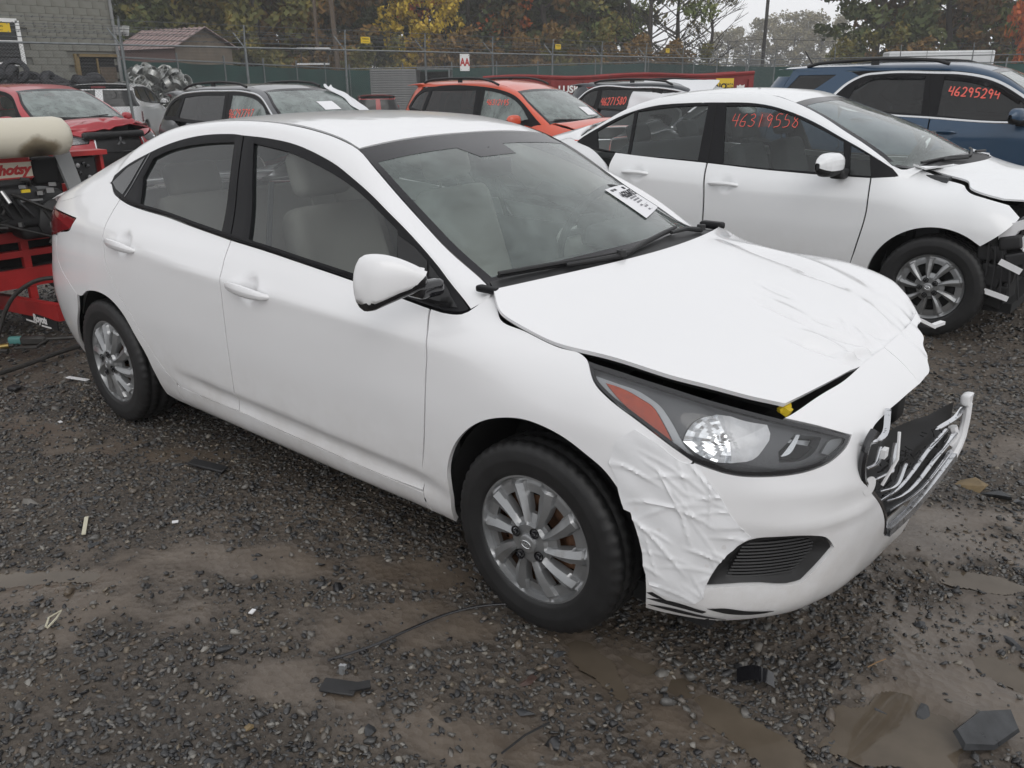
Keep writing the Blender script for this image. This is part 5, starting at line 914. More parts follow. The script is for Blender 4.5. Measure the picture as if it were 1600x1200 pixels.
# grey
gt = [(-2.0,1.17),(-1.85,1.34),(-1.57,1.44),(-1.15,1.485),(-.5,1.50),(.04,1.495),(.43,1.44),(.80,1.28),(1.08,1.08)]; gb = [(1.03,1.04),(.6,1.05),(-.2,1.07),(-1.1,1.09),(-1.5,1.11),(-1.85,1.12)]
grey, gW, gws, ghd, gfr = suv('dark grey SUV with a bright roofline strip, white plastic over its far side', (-7.85, 4.86, -.1), 0, 'grey', dict(yw=.91, top=gt, bot=gb, tip=[(-2.0,1.17),(-1.9,1.31),(-1.80,1.40)], atop=[(1.08,1.08),(.80,1.295),(.43,1.455),(.04,1.512),(-.5,1.518),(-1.15,1.503),(-1.57,1.462)], atail=[(-1.8,1.43),(-2.0,1.41)], btail=[(-1.80,.60,1.51),(-2.02,.62,1.47)], tgz=1.42,
    gaps=(.93,-.17,-1.12), panes=[([(-1.84,1.17),(-1.80,1.30),(-1.60,1.395),(-1.47,1.41),(-1.50,1.17)],'glassd'),([(-1.38,1.42),(-1.1,1.445),(-.38,1.46),(-.28,1.12),(-1.10,1.14),(-1.38,1.155)],'glassd'),([(-.20,1.46),(.03,1.455),(.40,1.40),(.76,1.24),(.86,1.08),(.55,1.085),(-.12,1.10)],'glassf')], pill=[[(-.30,1.49),(-.20,1.07)]], strips=[('roofline_moulding', [(-2.0,1.10),(-1.99,1.19),(-1.86,1.355),(-1.57,1.455),(-1.15,1.50),(-.5,1.515),(.04,1.51),(.43,1.455),(.80,1.295),(1.08,1.09)], .014, 'bright')], wsx=.38, roofx=-1.78, rail=(-1.50,.10,.05,.60), tail=[(.17,-2.0),(.4,-2.15),(.7,-2.2),(1.0,-2.18),(1.2,-2.12),(1.4,-2.03),(1.55,-1.95),(1.75,-1.8)], rearglass=[(-2.15,1.12),(-2.1,1.38),(-2.7,1.40),(-2.7,1.12)], tlamp=[(-1.86,1.05),(-2.1,1.07),(-2.1,.92),(-1.95,.92)]))
scrawl('46297797', lambda u, v: gW(u, v), -.16, 1.18, .105, .10, M['redink'], gfr, w=.014, off=-.002, slant=.002)
mb = MB(); mb.sheet([[tuple(gws(.35 + .22 * a, .0 + .40 * b) + np.array((.003, 0, .006))) for b in ln(0, 1, 4)] for a in ln(0, 1, 4)]); mb.build('paper_sheet', M['paper'], grey)
# near-black
nt_ = [(-1.75,1.32),(-1.62,1.44),(-1.4,1.525),(-.65,1.53),(-.05,1.52),(.38,1.45),(.72,1.30),(1.02,1.11)]; nb_ = [(.98,1.08),(.5,1.09),(-.3,1.12),(-1.2,1.18),(-1.65,1.26)]
navy, nW, nws, nhd, nfr = suv('black SUV in the back row, white plastic taped over its front door', (-4.9, 10.9, -.14), 0, 'navy', dict(top=nt_, bot=nb_, tip=[(-1.75,1.32),(-1.68,1.42),(-1.58,1.50)], atop=[(1.02,1.11),(.72,1.315),(.38,1.465),(-.05,1.535),(-.65,1.547),(-1.4,1.54)], atail=[(-1.65,1.535),(-1.95,1.525)], btail=[(-1.65,.61,1.60),(-1.98,.62,1.565)],
    gaps=(.93,-.10,-1.12), panes=[([(-1.66,1.30),(-1.58,1.41),(-1.42,1.47),(-1.30,1.485),(-1.30,1.225)],'glassd'),([(-1.22,1.488),(-.65,1.495),(-.25,1.49),(-.18,1.15),(-1.2,1.21)],'glassd'),([(-.05,1.485),(.36,1.41),(.68,1.26),(.82,1.13),(.5,1.12),(.0,1.14)],'glassd')], pill=[[(-.14,1.52),(-.10,1.12)]], strips=[('window_moulding', nt_, .014, 'bright')], wsx=.34, roofx=-1.60, rail=(-1.45,.10,.05,.60), rearglass=[(-2.1,1.15),(-2.05,1.46),(-2.7,1.48),(-2.7,1.15)], tail=[(.17,-2.0),(.4,-2.15),(.7,-2.2),(1.0,-2.18),(1.2,-2.12),(1.4,-2.03),(1.55,-1.95),(1.75,-1.8)]))
scrawl('46271580', lambda u, v: nW(u, v), -1.17, 1.24, .12, .085, M['redink'], nfr, w=.016, off=-.002, slant=.004)
# dark red, facing us
def rbuck(P, N, uv):
    t, v = uv[..., 0], uv[..., 1]; h = .055 * np.exp(-((t - .80) / .07) ** 2 - ((v - .25) / .8) ** 2) - .04 * np.exp(-((t - .92 + .1 * v) / .06) ** 2) + .03 * np.exp(-((v - .45 - .3 * (t - .6)) / .05) ** 2) * (t > .35) - .025 * np.exp(-((v + .05 + .4 * (t - .7)) / .08) ** 2) * (t > .4) + .02 * np.abs(((t * 5 + v * 3) % 1) - .5) * (t > .55)
    P = P + N * h[..., None]; P[..., 2] += .05 * np.clip((t - .75) / .25, 0, 1) * np.clip(.6 + v, 0, 1); return P
rt_s = [(-1.75,1.28),(-1.6,1.42),(-1.4,1.49),(-.65,1.52),(-.05,1.51),(.35,1.44),(.68,1.28),(1.0,1.08)]; rb_s = [(.97,1.05),(.5,1.06),(-.3,1.09),(-1.2,1.15),(-1.65,1.22)]
redc, rW, rws, rhd, rfr = suv('dark red SUV facing the yard, bonnet buckled and grille pushed in', (-12.45, 3.5, -.1), .09, 'redp', dict(yw=.885, top=rt_s, bot=rb_s, tip=[(-1.75,1.28),(-1.66,1.40),(-1.56,1.47)], atop=[(1.0,1.08),(.68,1.295),(.35,1.455),(-.05,1.525),(-.65,1.535),(-1.4,1.51)], atail=[(-1.6,1.50),(-1.9,1.48)], btail=[(-1.65,.59,1.56),(-1.95,.60,1.52)], tgz=1.47,
    gaps=(.90,-.10,-1.12), panes=[([(-1.22,1.45),(-.65,1.485),(-.25,1.48),(-.18,1.12),(-1.2,1.18)],'glasss'),([(-.05,1.475),(.33,1.40),(.64,1.245),(.80,1.10),(.5,1.09),(.0,1.11)],'glasss')], pill=[[(-.14,1.51),(-.10,1.1)]], wsx=.30, roofx=-1.60, buckle=rbuck, hn=44, mirror=(.80,.87,1.10,.075),
    lamp=[(1.76,.90),(1.84,.925),(2.05,.91),(2.30,.855),(2.26,.80),(2.0,.785),(1.83,.80)], lampedge=[(1.75,.90),(1.80,.80),(1.722,.70)], bump=[(1.715,.52),(1.722,.695),(1.815,.79),(2.0,.775),(2.265,.79),(2.31,.86),(2.07,.925),(1.95,.955),(2.2,.955),(2.36,.93),(2.36,.50),(2.2,.46),(2.18,.40),(9,.38),(9,.24),(1.95,.24),(1.76,.25),(1.735,.35)], grille=[(2.365,.93),(2.365,.50),(2.21,.455),(2.19,.41),(9,.385),(9,.93)], nsl=3, rl=.042))
mb = MB(); q = rW(ln(2.355, 2.33, 6), ln(.86, .50, 6)); mb.tube([tuple(p + np.array((.012, 0, 0))) for p in q], .012, 6); mirrored(mb.build('grille_trim', M['bright'], redc))
mb = MB()
for a in (90, 210, 330):
    c = np.array((0, .042 * math.cos(R(a)), .042 * math.sin(R(a)))); u = np.array((0, math.cos(R(a)), math.sin(R(a)))); v = np.array((0, -u[2], u[1])); o = np.array((2.115, 0, .80)); mb.add([tuple(o + c - u * .040), tuple(o + c + v * .022), tuple(o + c + u * .040), tuple(o + c - v * .022)], [(0, 1, 2, 3)])
mb.build('emblem', M['bright'], redc)
mb = MB(); V, F = rounded((2.03, -.05, .90), (.14, .95, .10), .05); mb.add(V, F, True); mb.build('bumper_foam', M['black'], redc)
# white plastic sheets on the cars
def drape(label, P, parentloc, m='sheetpl'):
    n, k = P.shape[:2]; P = P + nrg.normal(0, .006, P.shape); mb = MB(); mb.sheet([[tuple(p) for p in r] for r in P]); me = mb.me('plastic_sheet', M[m]); mo = link('plastic_sheet', me, None, parentloc); mo.modifiers.new('t', 'SOLIDIFY').thickness = .004; s = mo.modifiers.new('s', 'SUBSURF'); s.levels = s.render_levels = 1; return prop(mo, label, 'plastic sheet')
M['sheetpl'] = mat('white_plastic_sheet', (.72, .73, .75), .35, bump=.3, bs=14)
a, b = np.meshgrid(ln(0, 1, 14), ln(0, 1, 9), indexing='ij')
P = gws(1.25 - 1.3 * a, .80 + .28 * b + .05 * np.sin(a * 17)); P[..., 2] += .03 + .02 * np.sin(a * 9 + b * 7); P[..., 2] += np.where(a < .2, .03, 0); drape('white plastic sheet along the far edge of the grey SUV\'s windscreen', P, (-7.85, 4.86, -.1))
P = nW(-.62 + 1.45 * a, 1.16 + .40 * b); P[..., 1] -= .03 + .015 * np.sin(a * 12 + b * 9); P[..., 2] += .04 * b; k = np.clip((b - .6) / .4, 0, 1); P[..., 1] += k * .35; P[..., 2] = P[..., 2] + k * .05 - .0 * a; drape('white plastic sheet taped over the black SUV\'s front window', P, (-4.9, 10.9, -.14))
# ------------------------------------------------------------------ lie of the land
def sst(a, b, x): t = np.clip((np.asarray(x, float) - a) / (b - a), 0, 1); return t * t * (3 - 2 * t)
def lie(x, y): return -.12 * sst(1.5, 6, -np.asarray(x)) * 1 + .05 * sst(5.5, 7.5, y) * sst(-4, -2, x) - .25 * sst(13.5, 20, -np.asarray(x)) - .1 * sst(20, 45, -np.asarray(x))
M['conc'] = mat('grey_blockwork', (.20, .20, .175), .85, var=.12, vs=1.3, bump=.35, bs=40, dirt=(.085, .075, .06), dirt_at=(.5, .75), dscale=.5); M['mortar'] = mat('mortar', (.17, .168, .15), .9); M['galv'] = mat('galvanised_steel', (.20, .215, .22), .45, .6, var=.2, vs=9); M['wire'] = mat('fence_wire', (.13, .14, .145), .5, .6)
M['greenmesh'] = mat('green_privacy_mesh', (.012, .052, .044), .8, var=.3, vs=.8, bump=.5, bs=60); M['wood'] = mat('weathered_wood', (.10, .075, .055), .85, var=.35, vs=14, bump=.4, bs=60); M['ply'] = mat('ochre_boarding', (.19, .135, .06), .8, var=.25, vs=6)
M['redsteel'] = mat('red_steel', (.36, .022, .022), .42, var=.18, vs=7, dirt=(.10, .035, .025), dirt_at=(.6, .8), dscale=5); M['dumpred'] = mat('faded_red_steel', (.22, .026, .026), .6, var=.25, vs=2, dirt=(.09, .035, .03), dscale=2); M['cream'] = mat('cream_enamel', (.62, .57, .46), .32, coat=.3, var=.06, vs=5)
M['signy'] = mat('yellow_sign', (.72, .50, .03), .6); M['signw'] = mat('white_sign', (.78, .78, .77), .5); M['signred'] = mat('red_sign_ink', (.45, .03, .03), .6); M['roofp'] = mat('pinkish_metal_roof', (.30, .225, .215), .5, var=.15, vs=2); M['sidep'] = mat('brown_red_siding', (.13, .075, .065), .7, var=.2, vs=3); M['gable'] = mat('tan_gable', (.16, .13, .10), .8, var=.2, vs=2)
M['slat'] = mat('grey_shutter', (.22, .225, .225), .55, var=.12, vs=3); M['trailerw'] = mat('white_trailer', (.66, .67, .68), .5, var=.06, vs=.8, dirt=(.4, .4, .38), dscale=1); M['tyreold'] = mat('old_tyre', (.020, .020, .024), .7, var=.4, vs=5); M['alloy'] = mat('alloy_rim', (.40, .41, .40), .38, .75, var=.25, vs=5, dirt=(.18, .16, .12), dirt_at=(.5, .8), dscale=6); M['pole'] = mat('dark_pole', (.045, .042, .04), .8)
# ------------------------------------------------------------------ chain-link fence with barbed wire
FX = -18.5; py_ = [-5.4 + 3.35 * k for k in range(16)]
fence = thing('chain_link_fence', 'grey chain-link fence with barbed wire, running right across behind the cars', 'fence', (FX, 0, float(lie(FX, 20))))
g0 = float(lie(FX, 20)); H = 2.36 - g0
pm = MB(); pm.tube([(0, 0, -.3), (0, 0, H + .02)], .035, 8); pm.tube([(0, 0, H), (.02, .02, H + .56)], .022, 6); pm.tube([(0, 0, H - .02), (-.34, -.10, H + .38)], .018, 6); pme = pm.me('fence_post', M['galv'])
for i, y in enumerate(py_): link('fence_post', pme, fence, (0, y, 0), (rnd.uniform(-.02, .02), rnd.uniform(-.02, .02), 0))
mb = MB(); mb.tube([(0, py_[0], H), (0, py_[-1], H)], .024, 6); mb.build('top_rail', M['galv'], fence)
barb = MB(); barb.tube([(.0, py_[0], 0), (0, py_[-1], 0)], .008, 4)
for k in range(int((py_[-1] - py_[0]) / .22)):
    y = py_[0] + k * .22; barb.tube([(-.02, y - .015, -.018), (.02, y + .015, .018)], .005, 3); barb.tube([(.02, y, -.018), (-.02, y, .018)], .005, 3)
bme = barb.me('barbed_wire', M['wire'])
for k in range(4): link('barbed_wire', bme, fence, (.004 * k, 0, H + .12 + .14 * k), (rnd.uniform(-.0006, .0006), 0, 0))
for k in range(3): link('barbed_wire', bme, fence, (-.11 * (k + 1), -.03 * k, H + .12 * (k + 1)), (rnd.uniform(-.0006, .0006), 0, 0))
V = []; F = []; pit = .075; r = .0058; n = int((H - .05) / (pit * .5))
for k in range(int((py_[-1] - py_[0]) / pit)):
    y0 = py_[0] + k * pit; b = len(V)
    for j in range(n + 1):
        z = .05 + j * pit * .5; y = y0 + (pit if j % 2 else 0) * .98; x = .006 * (1 if j % 2 else -1); V += [(x - r, y, z), (x + r * .6, y + r, z), (x + r * .6, y - r, z)]
    for j in range(n):
        for q in range(3): F.append((b + j*3 + q, b + j*3 + (q+1) % 3, b + (j+1)*3 + (q+1) % 3, b + (j+1)*3 + q))
prop(link('chain_link_mesh', mesh('chain_link_mesh', V, F, M['wire'], False), fence), kind='stuff')
# second run of fence beyond the corner, with green mesh behind it
c0 = np.array((FX, py_[-1])); c1 = np.array((8., py_[-1] - 1.0)); d = (c1 - c0); L = np.linalg.norm(d); d /= L
fence2 = thing('chain_link_fence', 'far chain-link fence turning the corner, at the right behind the blue SUV', 'fence', (c0[0], c0[1], -.3), math.atan2(d[1], d[0]))
for k in range(1, int(L / 3.35)): link('fence_post', pme, fence2, (k * 3.35, 0, 0), (0, 0, math.pi / 2))
mb = MB(); mb.tube([(0, 0, H), (L, 0, H)], .024, 6); mb.build('top_rail', M['galv'], fence2)
for k in range(4): mb = MB(); mb.tube([(0, 0, H + .12 + .14 * k), (L, 0, H + .12 + .14 * k)], .006, 4); mb.build('barbed_wire', M['wire'], fence2)
def green_fence(pts, label):
    t = thing('privacy_fence', label, 'fence', (pts[0][0], pts[0][1], 0)); o = np.array((pts[0][0], pts[0][1], 0))
    for a, b in zip(pts[:-1], pts[1:]):
        a3, b3 = np.array(a, float) - o, np.array(b, float) - o; n = max(2, int(np.linalg.norm(b3 - a3) / 3.2)); G = []
        for k in range(n * 4 + 1):
            p = a3 + (b3 - a3) * k / (n * 4); s = .03 * math.sin(k * 1.7) ; G.append([(p[0] + s, p[1] + s, -.6), (p[0] - s, p[1], p[2] * .5), (p[0], p[1], p[2] - .06 - .05 * abs(math.sin(k * math.pi / 4)))])
        m = MB(); m.sheet(G); m.build('green_mesh', M['greenmesh'], t); m = MB(); m.tube([tuple(a3), tuple(b3)], .03, 5); m.build('top_rail', M['galv'], t)
        for k in range(n): p = a3 + (b3 - a3) * k / n; m = MB(); m.tube([(p[0], p[1], -.6), (p[0], p[1], p[2] + .25)], .04, 5); m.build('fence_post', M['galv'], t)
green_fence([(-25.5, 11.3, 2.25), (-35, 28.4, 2.05), (-33, 42, 2.3), (-30.3, 50.8, 2.5)], 'green mesh screen fence behind the chain-link one, left of the corner')
green_fence([(-30.3, 50.8, 2.5), (-21.5, 47.6, 2.15), (-12.5, 49.6, 2.12), (-4, 52.0, 2.15), (12, 57, 2.2)], 'green mesh screen fence far back below the open sky at right')
# ------------------------------------------------------------------ signs on the fence
def sign(label, y0, y1, z0, z1, m, lines, x=FX + .06):
    t = thing('sign', label, 'sign', (x, (y0 + y1) / 2, (z0 + z1) / 2)); mb = MB(); mb.box((0, 0, 0), (.012, y1 - y0, z1 - z0)); mb.build('board', M[m], t)
    for s, size, dy, dz, mm, bold in lines: text(s, size, M[mm], t, frame4((.0085, dy, dz), (0, 1, 0), (0, 0, 1)), bold=bold)
    mb = MB(); [mb.box((.008, sy * (y1 - y0) * .4, sz * (z1 - z0) * .42), (.008, .02, .02)) for sy in (-1, 1) for sz in (-1, 1)]; mb.build('fixings', M['galv'], t); return t
sign('white board with two large red letters on the chain-link fence', 19.60, 20.06, 1.78, 2.32, 'signw', [('AA', .34, 0, 0, 'signred', .012)])
for y, w, lab in ((5.25, .55, 'yellow notice on the fence at far left, in front of the window'), (15.5, .36, 'yellow notice high on the fence, left of the yellow tree'), (25.05, .34, 'yellow notice high on the fence above the red skip'), (33.2, .32, 'small yellow notice farthest along the fence')):
    sign(lab, y - w / 2, y + w / 2, 2.56, 2.74, 'signy', [('WARNING', .055, 0, .03, 'ink', .001), ('ELECTRIC FENCE', .03, 0, -.045, 'ink', 0)])
# ------------------------------------------------------------------ block building at the left
bl_ = thing('block_building', 'grey concrete-block building at the far left edge', 'building', (-25, 0, -.4))
BW = 11.06; mb = MB(); mb.box((-4, (BW - 14) / 2 + .0, 4.0), (7.94, BW + 14 - .04, 8)); mb.build('wall_core', M['mortar'], bl_)
holes_ = [(7.0, 8.28, 2.4, 3.6), (9.62, 11.1, 0, 2.72)]
bk = {}
def block_me(w):
    if w not in bk: q = MB(); q.box((0, 0, 0), (.06, w - .004, .197), bev=.004); bk[w] = q.me('block', M['conc'])
    return bk[w]
cand = []; 
for r_ in range(38):
    for k in range(60):
        y1 = BW - (.0 if r_ % 2 else .2) - k * .4; w = .39; y0 = y1 - .4
        if r_ % 2 == 0 and k == 0: cand.append((BW - .1, .1 + r_ * .2, .2))
        if y0 < -3: break
        c = ((y0 + y1) / 2, .1 + r_ * .2)
        if any(a - .15 < c[0] < b + .15 and e - .05 < c[1] < f + .05 for a, b, e, f in holes_): continue
        cand.append((c[0], c[1], .4))
cand.sort(key=lambda c: abs(c[0] - 9) + abs(c[1] - 3.2) * .9)
for y, z, w in cand[:300]: link('block', block_me(w), bl_, (.0 + rnd.uniform(-.004, .004), y, z))
mb = MB(); [mb.box((rnd.uniform(-.004, .004), y, z), (.06, w - .004, .197)) for y, z, w in cand[300:]]; prop(mb.build('block', M['conc'], bl_), kind='stuff')
wi = MB(); wi.bar((.05, 7.05, 2.42), (.05, 8.2, 2.42), .08, .10); wi.bar((.05, 8.2, 2.42), (.05, 8.2, 3.58), .08, .10, (0, 1, 0)); wi.bar((.05, 7.05, 3.58), (.05, 8.2, 3.58), .08, .10); wi.bar((.05, 7.05, 2.42), (.05, 7.05, 3.58), .08, .10, (0, 1, 0)); wi.bar((.05, 7.05, 3.02), (.05, 8.2, 3.02), .07, .06); w_ = wi.build('window', M['signw'], bl_); wi = MB(); wi.box((.02, 7.62, 3.0), (.02, 1.1, 1.1)); wi.build('pane', M['glassd'], w_)
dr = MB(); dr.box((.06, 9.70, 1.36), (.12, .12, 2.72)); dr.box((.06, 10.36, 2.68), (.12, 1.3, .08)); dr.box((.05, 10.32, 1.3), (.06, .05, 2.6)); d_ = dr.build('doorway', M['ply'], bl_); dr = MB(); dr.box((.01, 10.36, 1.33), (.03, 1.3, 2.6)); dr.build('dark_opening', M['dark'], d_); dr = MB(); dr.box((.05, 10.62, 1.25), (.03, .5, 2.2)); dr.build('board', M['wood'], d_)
mb = MB(); mb.tube([(.09, BW - .08, 0), (.09, BW - .08, 8)], .05, 8); mb.build('downpipe', M['slat'], bl_)
fl = thing('floodlight_pole', 'two pale floodlights on a thin pole past the corner of the block building', 'lamp post', (-29.0, 13.2, -.5)); mb = MB(); mb.tube([(0, 0, 0), (0, 0, 4.2)], .035, 6); mb.build('pole', M['galv'], fl)
for s in (-.14, .14): mb = MB(); mb.lathe([(0, .03), (.0, .10), (.28, .17), (.30, .17)], (0, s, 0), 'z', 12); o = mb.build('lamp_head', M['signw'], fl, loc=(.1, 0, 3.55)); o.rotation_euler = (s * .9, .15, 0)
# ------------------------------------------------------------------ tyre heap and rim heap
tm = MB(); tm.lathe([(-.09, .21), (-.1, .25), (-.095, .30), (-.06, .325), (.06, .325), (.095, .30), (.1, .25), (.09, .21)], (0, 0, 0), 'z', 20, True); tme = tm.me('heap_tyre', M['tyreold'])
def heap(name, me, label, group, cat, pts):
    for (x, y, z, tilt, az) in pts:
        o = link(name, me, None, (x, y, z), (tilt, rnd.uniform(-.3, .3), az)); s = rnd.uniform(.9, 1.1); o.scale = (s, s, s); prop(o, label, cat, group)
pts = []
for k in range(120):
    y = 4.2 + 5.8 * rnd.random() ** 1.0; hmax = 2.05 - .75 * abs(y - 6.3) / 2.0 if y < 8.2 else 1.55; hmax = max(.9, min(hmax, 2.05)); pts.append((-22.6 + rnd.uniform(-.9, .9), y, -.25 + (hmax + .25) * math.sqrt((k % 12 + .8) / 12) , rnd.uniform(-.5, .5) + (math.pi / 2 if rnd.random() < .3 else 0), rnd.uniform(0, 6)))
heap('tyre', tme, 'old black tyre in the heap before the block building', 'tyres heaped before the block building', 'tyre', pts)
mb = MB(); [mb.box((-22.6 + rnd.uniform(-.6, .6), 4.5 + k * .42, .2), (1.2, .6, 1.0), rnd.random()) for k in range(13)]
rim = MB(); rim.lathe([(-.09, .20), (-.085, .215), (-.075, .20), (.075, .19), (.085, .215), (.09, .20), (.07, .17), (-.05, .18)], (0, 0, 0), 'z', 24, True)
for k in range(5): a = 2 * math.pi * k / 5; rim.bar((0, 0, .055), (.185 * math.cos(a), .185 * math.sin(a), .06), .055, .03)
rim.lathe([(.04, .05), (.08, .045), (.085, .0)], (0, 0, 0), 'z', 12); rme = rim.me('wheel_rim', M['alloy']); rim2 = MB(); rim2.lathe([(-.1, .19), (-.095, .21), (-.08, .195), (.08, .185), (.095, .21), (.1, .19), (.06, .17), (-.06, .17)], (0, 0, 0), 'z', 24, True); rme2 = rim2.me('wheel_rim', M['alloy'])
pts = []
for k in range(104):
    y = 10.15 + 3.1 * rnd.random(); hmax = 1.85 - .85 * ((y - 11.6) / 1.6) ** 2; pts.append((-24.1 + rnd.uniform(-.5, .5), y, -.3 + (hmax + .45) * math.sqrt(rnd.random()) * .96, rnd.uniform(.4, 1.7) * rnd.choice((-1, 1)), rnd.uniform(0, 6)))
heap('wheel_rim', rme, 'bare alloy rim in the heap by the white pickup', 'alloy rims heaped by the fence', 'wheel rim', pts[:52]); heap('wheel_rim', rme2, 'bare ring rim without spokes in the rim heap', 'steel rims heaped by the fence', 'wheel rim', pts[52:])
# ------------------------------------------------------------------ vehicles beyond the fence
kw = {k: v for k, v in dict(top=nt_, bot=nb_, tip=[(-1.75,1.32),(-1.68,1.42),(-1.58,1.50)], atop=[(1.02,1.11),(.72,1.315),(.38,1.465),(-.05,1.535),(-.65,1.547),(-1.4,1.54)], atail=[(-1.65,1.535),(-1.95,1.525)], btail=[(-1.65,.66,1.60),(-1.98,.70,1.575)], gaps=(.93,-.10,-1.12), panes=[([(-1.66,1.30),(-1.58,1.41),(-1.42,1.47),(-1.22,1.485),(-1.22,1.225)],'glasss'),([(-1.12,1.488),(-.65,1.495),(-.25,1.49),(-.18,1.15),(-1.1,1.21)],'glasss'),([(-.05,1.485),(.36,1.41),(.68,1.26),(.82,1.13),(.5,1.12),(.0,1.14)],'glasss')], pill=[[(-.14,1.52),(-.10,1.12)]], wsx=.34, roofx=-1.60, tum=.3, res=.07,
    rearglass=[(-1.80,1.08),(-1.78,1.46),(-2.7,1.48),(-2.7,1.08)], tail=[(.17,-2.0),(.4,-2.15),(.7,-2.16),(1.0,-2.12),(1.2,-2.08),(1.4,-2.0),(1.55,-1.95),(1.75,-1.9)], tlamp=[(-1.66,.95),(-1.76,.95),(-1.76,.70),(-1.66,.70)], wiper=False).items()}
pk, pkW, *_ = suv('white tall-backed vehicle seen from behind, beyond the fence post', (-21.25, 9.05, -.14), 2.46, 'white2', dict(kw))
mb = MB(); mb.box((-1.97, 0, 1.545), (.03, .34, .05)); mb.build('brake_light', M['redl'], pk)
suv('dark car with a bright roof edge, behind the fence at far left', (-20.9, 5.0, -.05), 1.45, 'greyb', dict(kw, strips=[('roofline_moulding', nt_, .012, 'bright')]))
h2, *_ = suv('small red hatchback seen from behind past the fence', (-22.6, 19.3, -.52), 2.5, 'red2', dict(kw)); h2.scale = (.9, .88, .94)
# ------------------------------------------------------------------ sheds, house, skip, trailer, poles
hs_ = thing('metal_roof_house', 'small house with a pinkish metal roof beyond the green fence', 'house', (-38.4, 19.0, -.4), .096 + math.pi); hs_.scale = (.70, .72, .95)
mb = MB(); mb.box((0, -2.2, 1.8), (6.4, 4.4, 3.6))
for gx_ in (3.2, -3.1): mb.add([(gx_, 0, 3.6), (gx_, -4.4, 3.6), (gx_, -2.2, 4.4), (gx_ - .1, 0, 3.6), (gx_ - .1, -4.4, 3.6), (gx_ - .1, -2.2, 4.4)], [(0, 1, 2), (3, 5, 4), (0, 2, 5, 3), (1, 4, 5, 2)])
mb.box((0, 0, 0), (.1, .1, .1)); mb.build('gable_wall', M['gable'], hs_)
bd = MB(); bd.box((0, 0, 0), (.20, .03, 3.55)); bme_ = bd.me('siding_board', M['sidep'])
for k in range(31): link('siding_board', bme_, hs_, (-3.12 + k * .208, .02 + .004 * (k % 2), 1.80))
for s, y0 in ((1, .35), (-1, -4.75)):
    mb = MB(); mb.sheet([[(x, y0, 3.5), (x, -2.2, 4.5)] for x in (-3.6, 3.6)], smooth=False); rf = mb.build('roof', M['roofp'], hs_)
    for k in range(14): m = MB(); x = -3.55 + k * .545; m.bar((x, y0, 3.53), (x, -2.2, 4.53), .05, .05); m.build('roof_seam', M['roofp'], rf)
ct = thing('shutter_container', 'grey ribbed steel container with open dark bay beside it', 'container', (-27.8, 25.0, -.5), math.atan2(.66, .76))
mb = MB(); mb.box((0, 1.2, 1.2), (2.1, 2.4, 2.46)); mb.build('body', M['slat'], ct); sl = MB(); sl.box((0, 0, 0), (2.1, .05, .085), bev=.02); sme = sl.me('slat', M['slat'])
for k in range(24): link('slat', sme, ct, (0, -.02, .1 + k * .1))
mb = MB(); mb.box((1.85, 1.0, 2.45), (1.5, 2.2, .06)); mb.box((2.55, .0, 1.2), (.08, .08, 2.4)); mb.box((2.55, 2.0, 1.2), (.08, .08, 2.4)); mb.build('lean_to', M['galv'], ct); mb = MB(); mb.box((1.8, 2.0, 1.2), (1.5, .05, 2.3)); mb.build('dark_bay', M['dark'], ct)
for lab, loc in (('long white roof edge seen above the green fence, lower of two', (-41, 30.6, 2.39)), ('long white roof edge among the trees, upper of two', (-41.2, 30.9, 3.25))): mb = MB(); mb.box((0, 0, 0), (1.9, .5, .10)); o = mb.build('carport_roof', [M['trailerw']], loc=loc, rot=(0, 0, .7)); prop(o, lab, 'roof'); pb_ = MB(); pb_.bar((-.8, .1, -.05), (-.8, .1, -loc[2] - .8), .06); pb_.build('post', M['pole'], o); pb_ = MB(); pb_.bar((.8, .1, -.05), (.8, .1, -loc[2] - .8), .06); pb_.build('post', M['pole'], o)
a, b = np.array((-13.1, 14.85)), np.array((-7.7, 19.45)); d = (b - a) / np.linalg.norm(b - a); L = float(np.linalg.norm(b - a))
dp = thing('red_skip', 'long dented red steel skip with white lettering, behind the orange and black SUVs', 'skip', (a[0], a[1], -.15), math.atan2(d[1], d[0]))
zt = lambda x: 1.70 + .06 * x / L + .03 * math.sin(x * 1.9); mb = MB(); G = [[(x, .0 + .03 * math.sin(x * 3), .1), (x, -.03 + .03 * math.sin(x * 4), .9), (x, 0, zt(x))] for x in ln(0, L, 30)]; mb.sheet(G); mb.sheet([[(x, 2.0, .1), (x, 2.0, zt(x))] for x in ln(0, L, 8)]); mb.sheet([[(L, y, .1), (L, y, zt(L))] for y in ln(0, 2, 4)]); mb.sheet([[(0, y, .1), (0, y, zt(0))] for y in ln(0, 2, 4)]); mb.sheet([[(x, y, .12) for y in (0, 2)] for x in (0, L)]); mb.build('body', M['dumpred'], dp)
for y in (0, 2): mb = MB(); mb.tube([(x, y, zt(x)) for x in ln(0, L, 24)], .05, 6); mb.build('top_rim', M['dumpred'], dp)
rb_ = MB(); rb_.box((0, 0, .85), (.10, .09, 1.55)); rbm = rb_.me('rib', M['dumpred'])
for k in range(9): link('rib', rbm, dp, (.1 + k * (L - .2) / 8, -.05, 0))
text('LUSK', .24, M['signw'], dp, frame4((2.25, -.065, 1.40), (1, 0, 0), (0, 0, 1)), bold=.008)
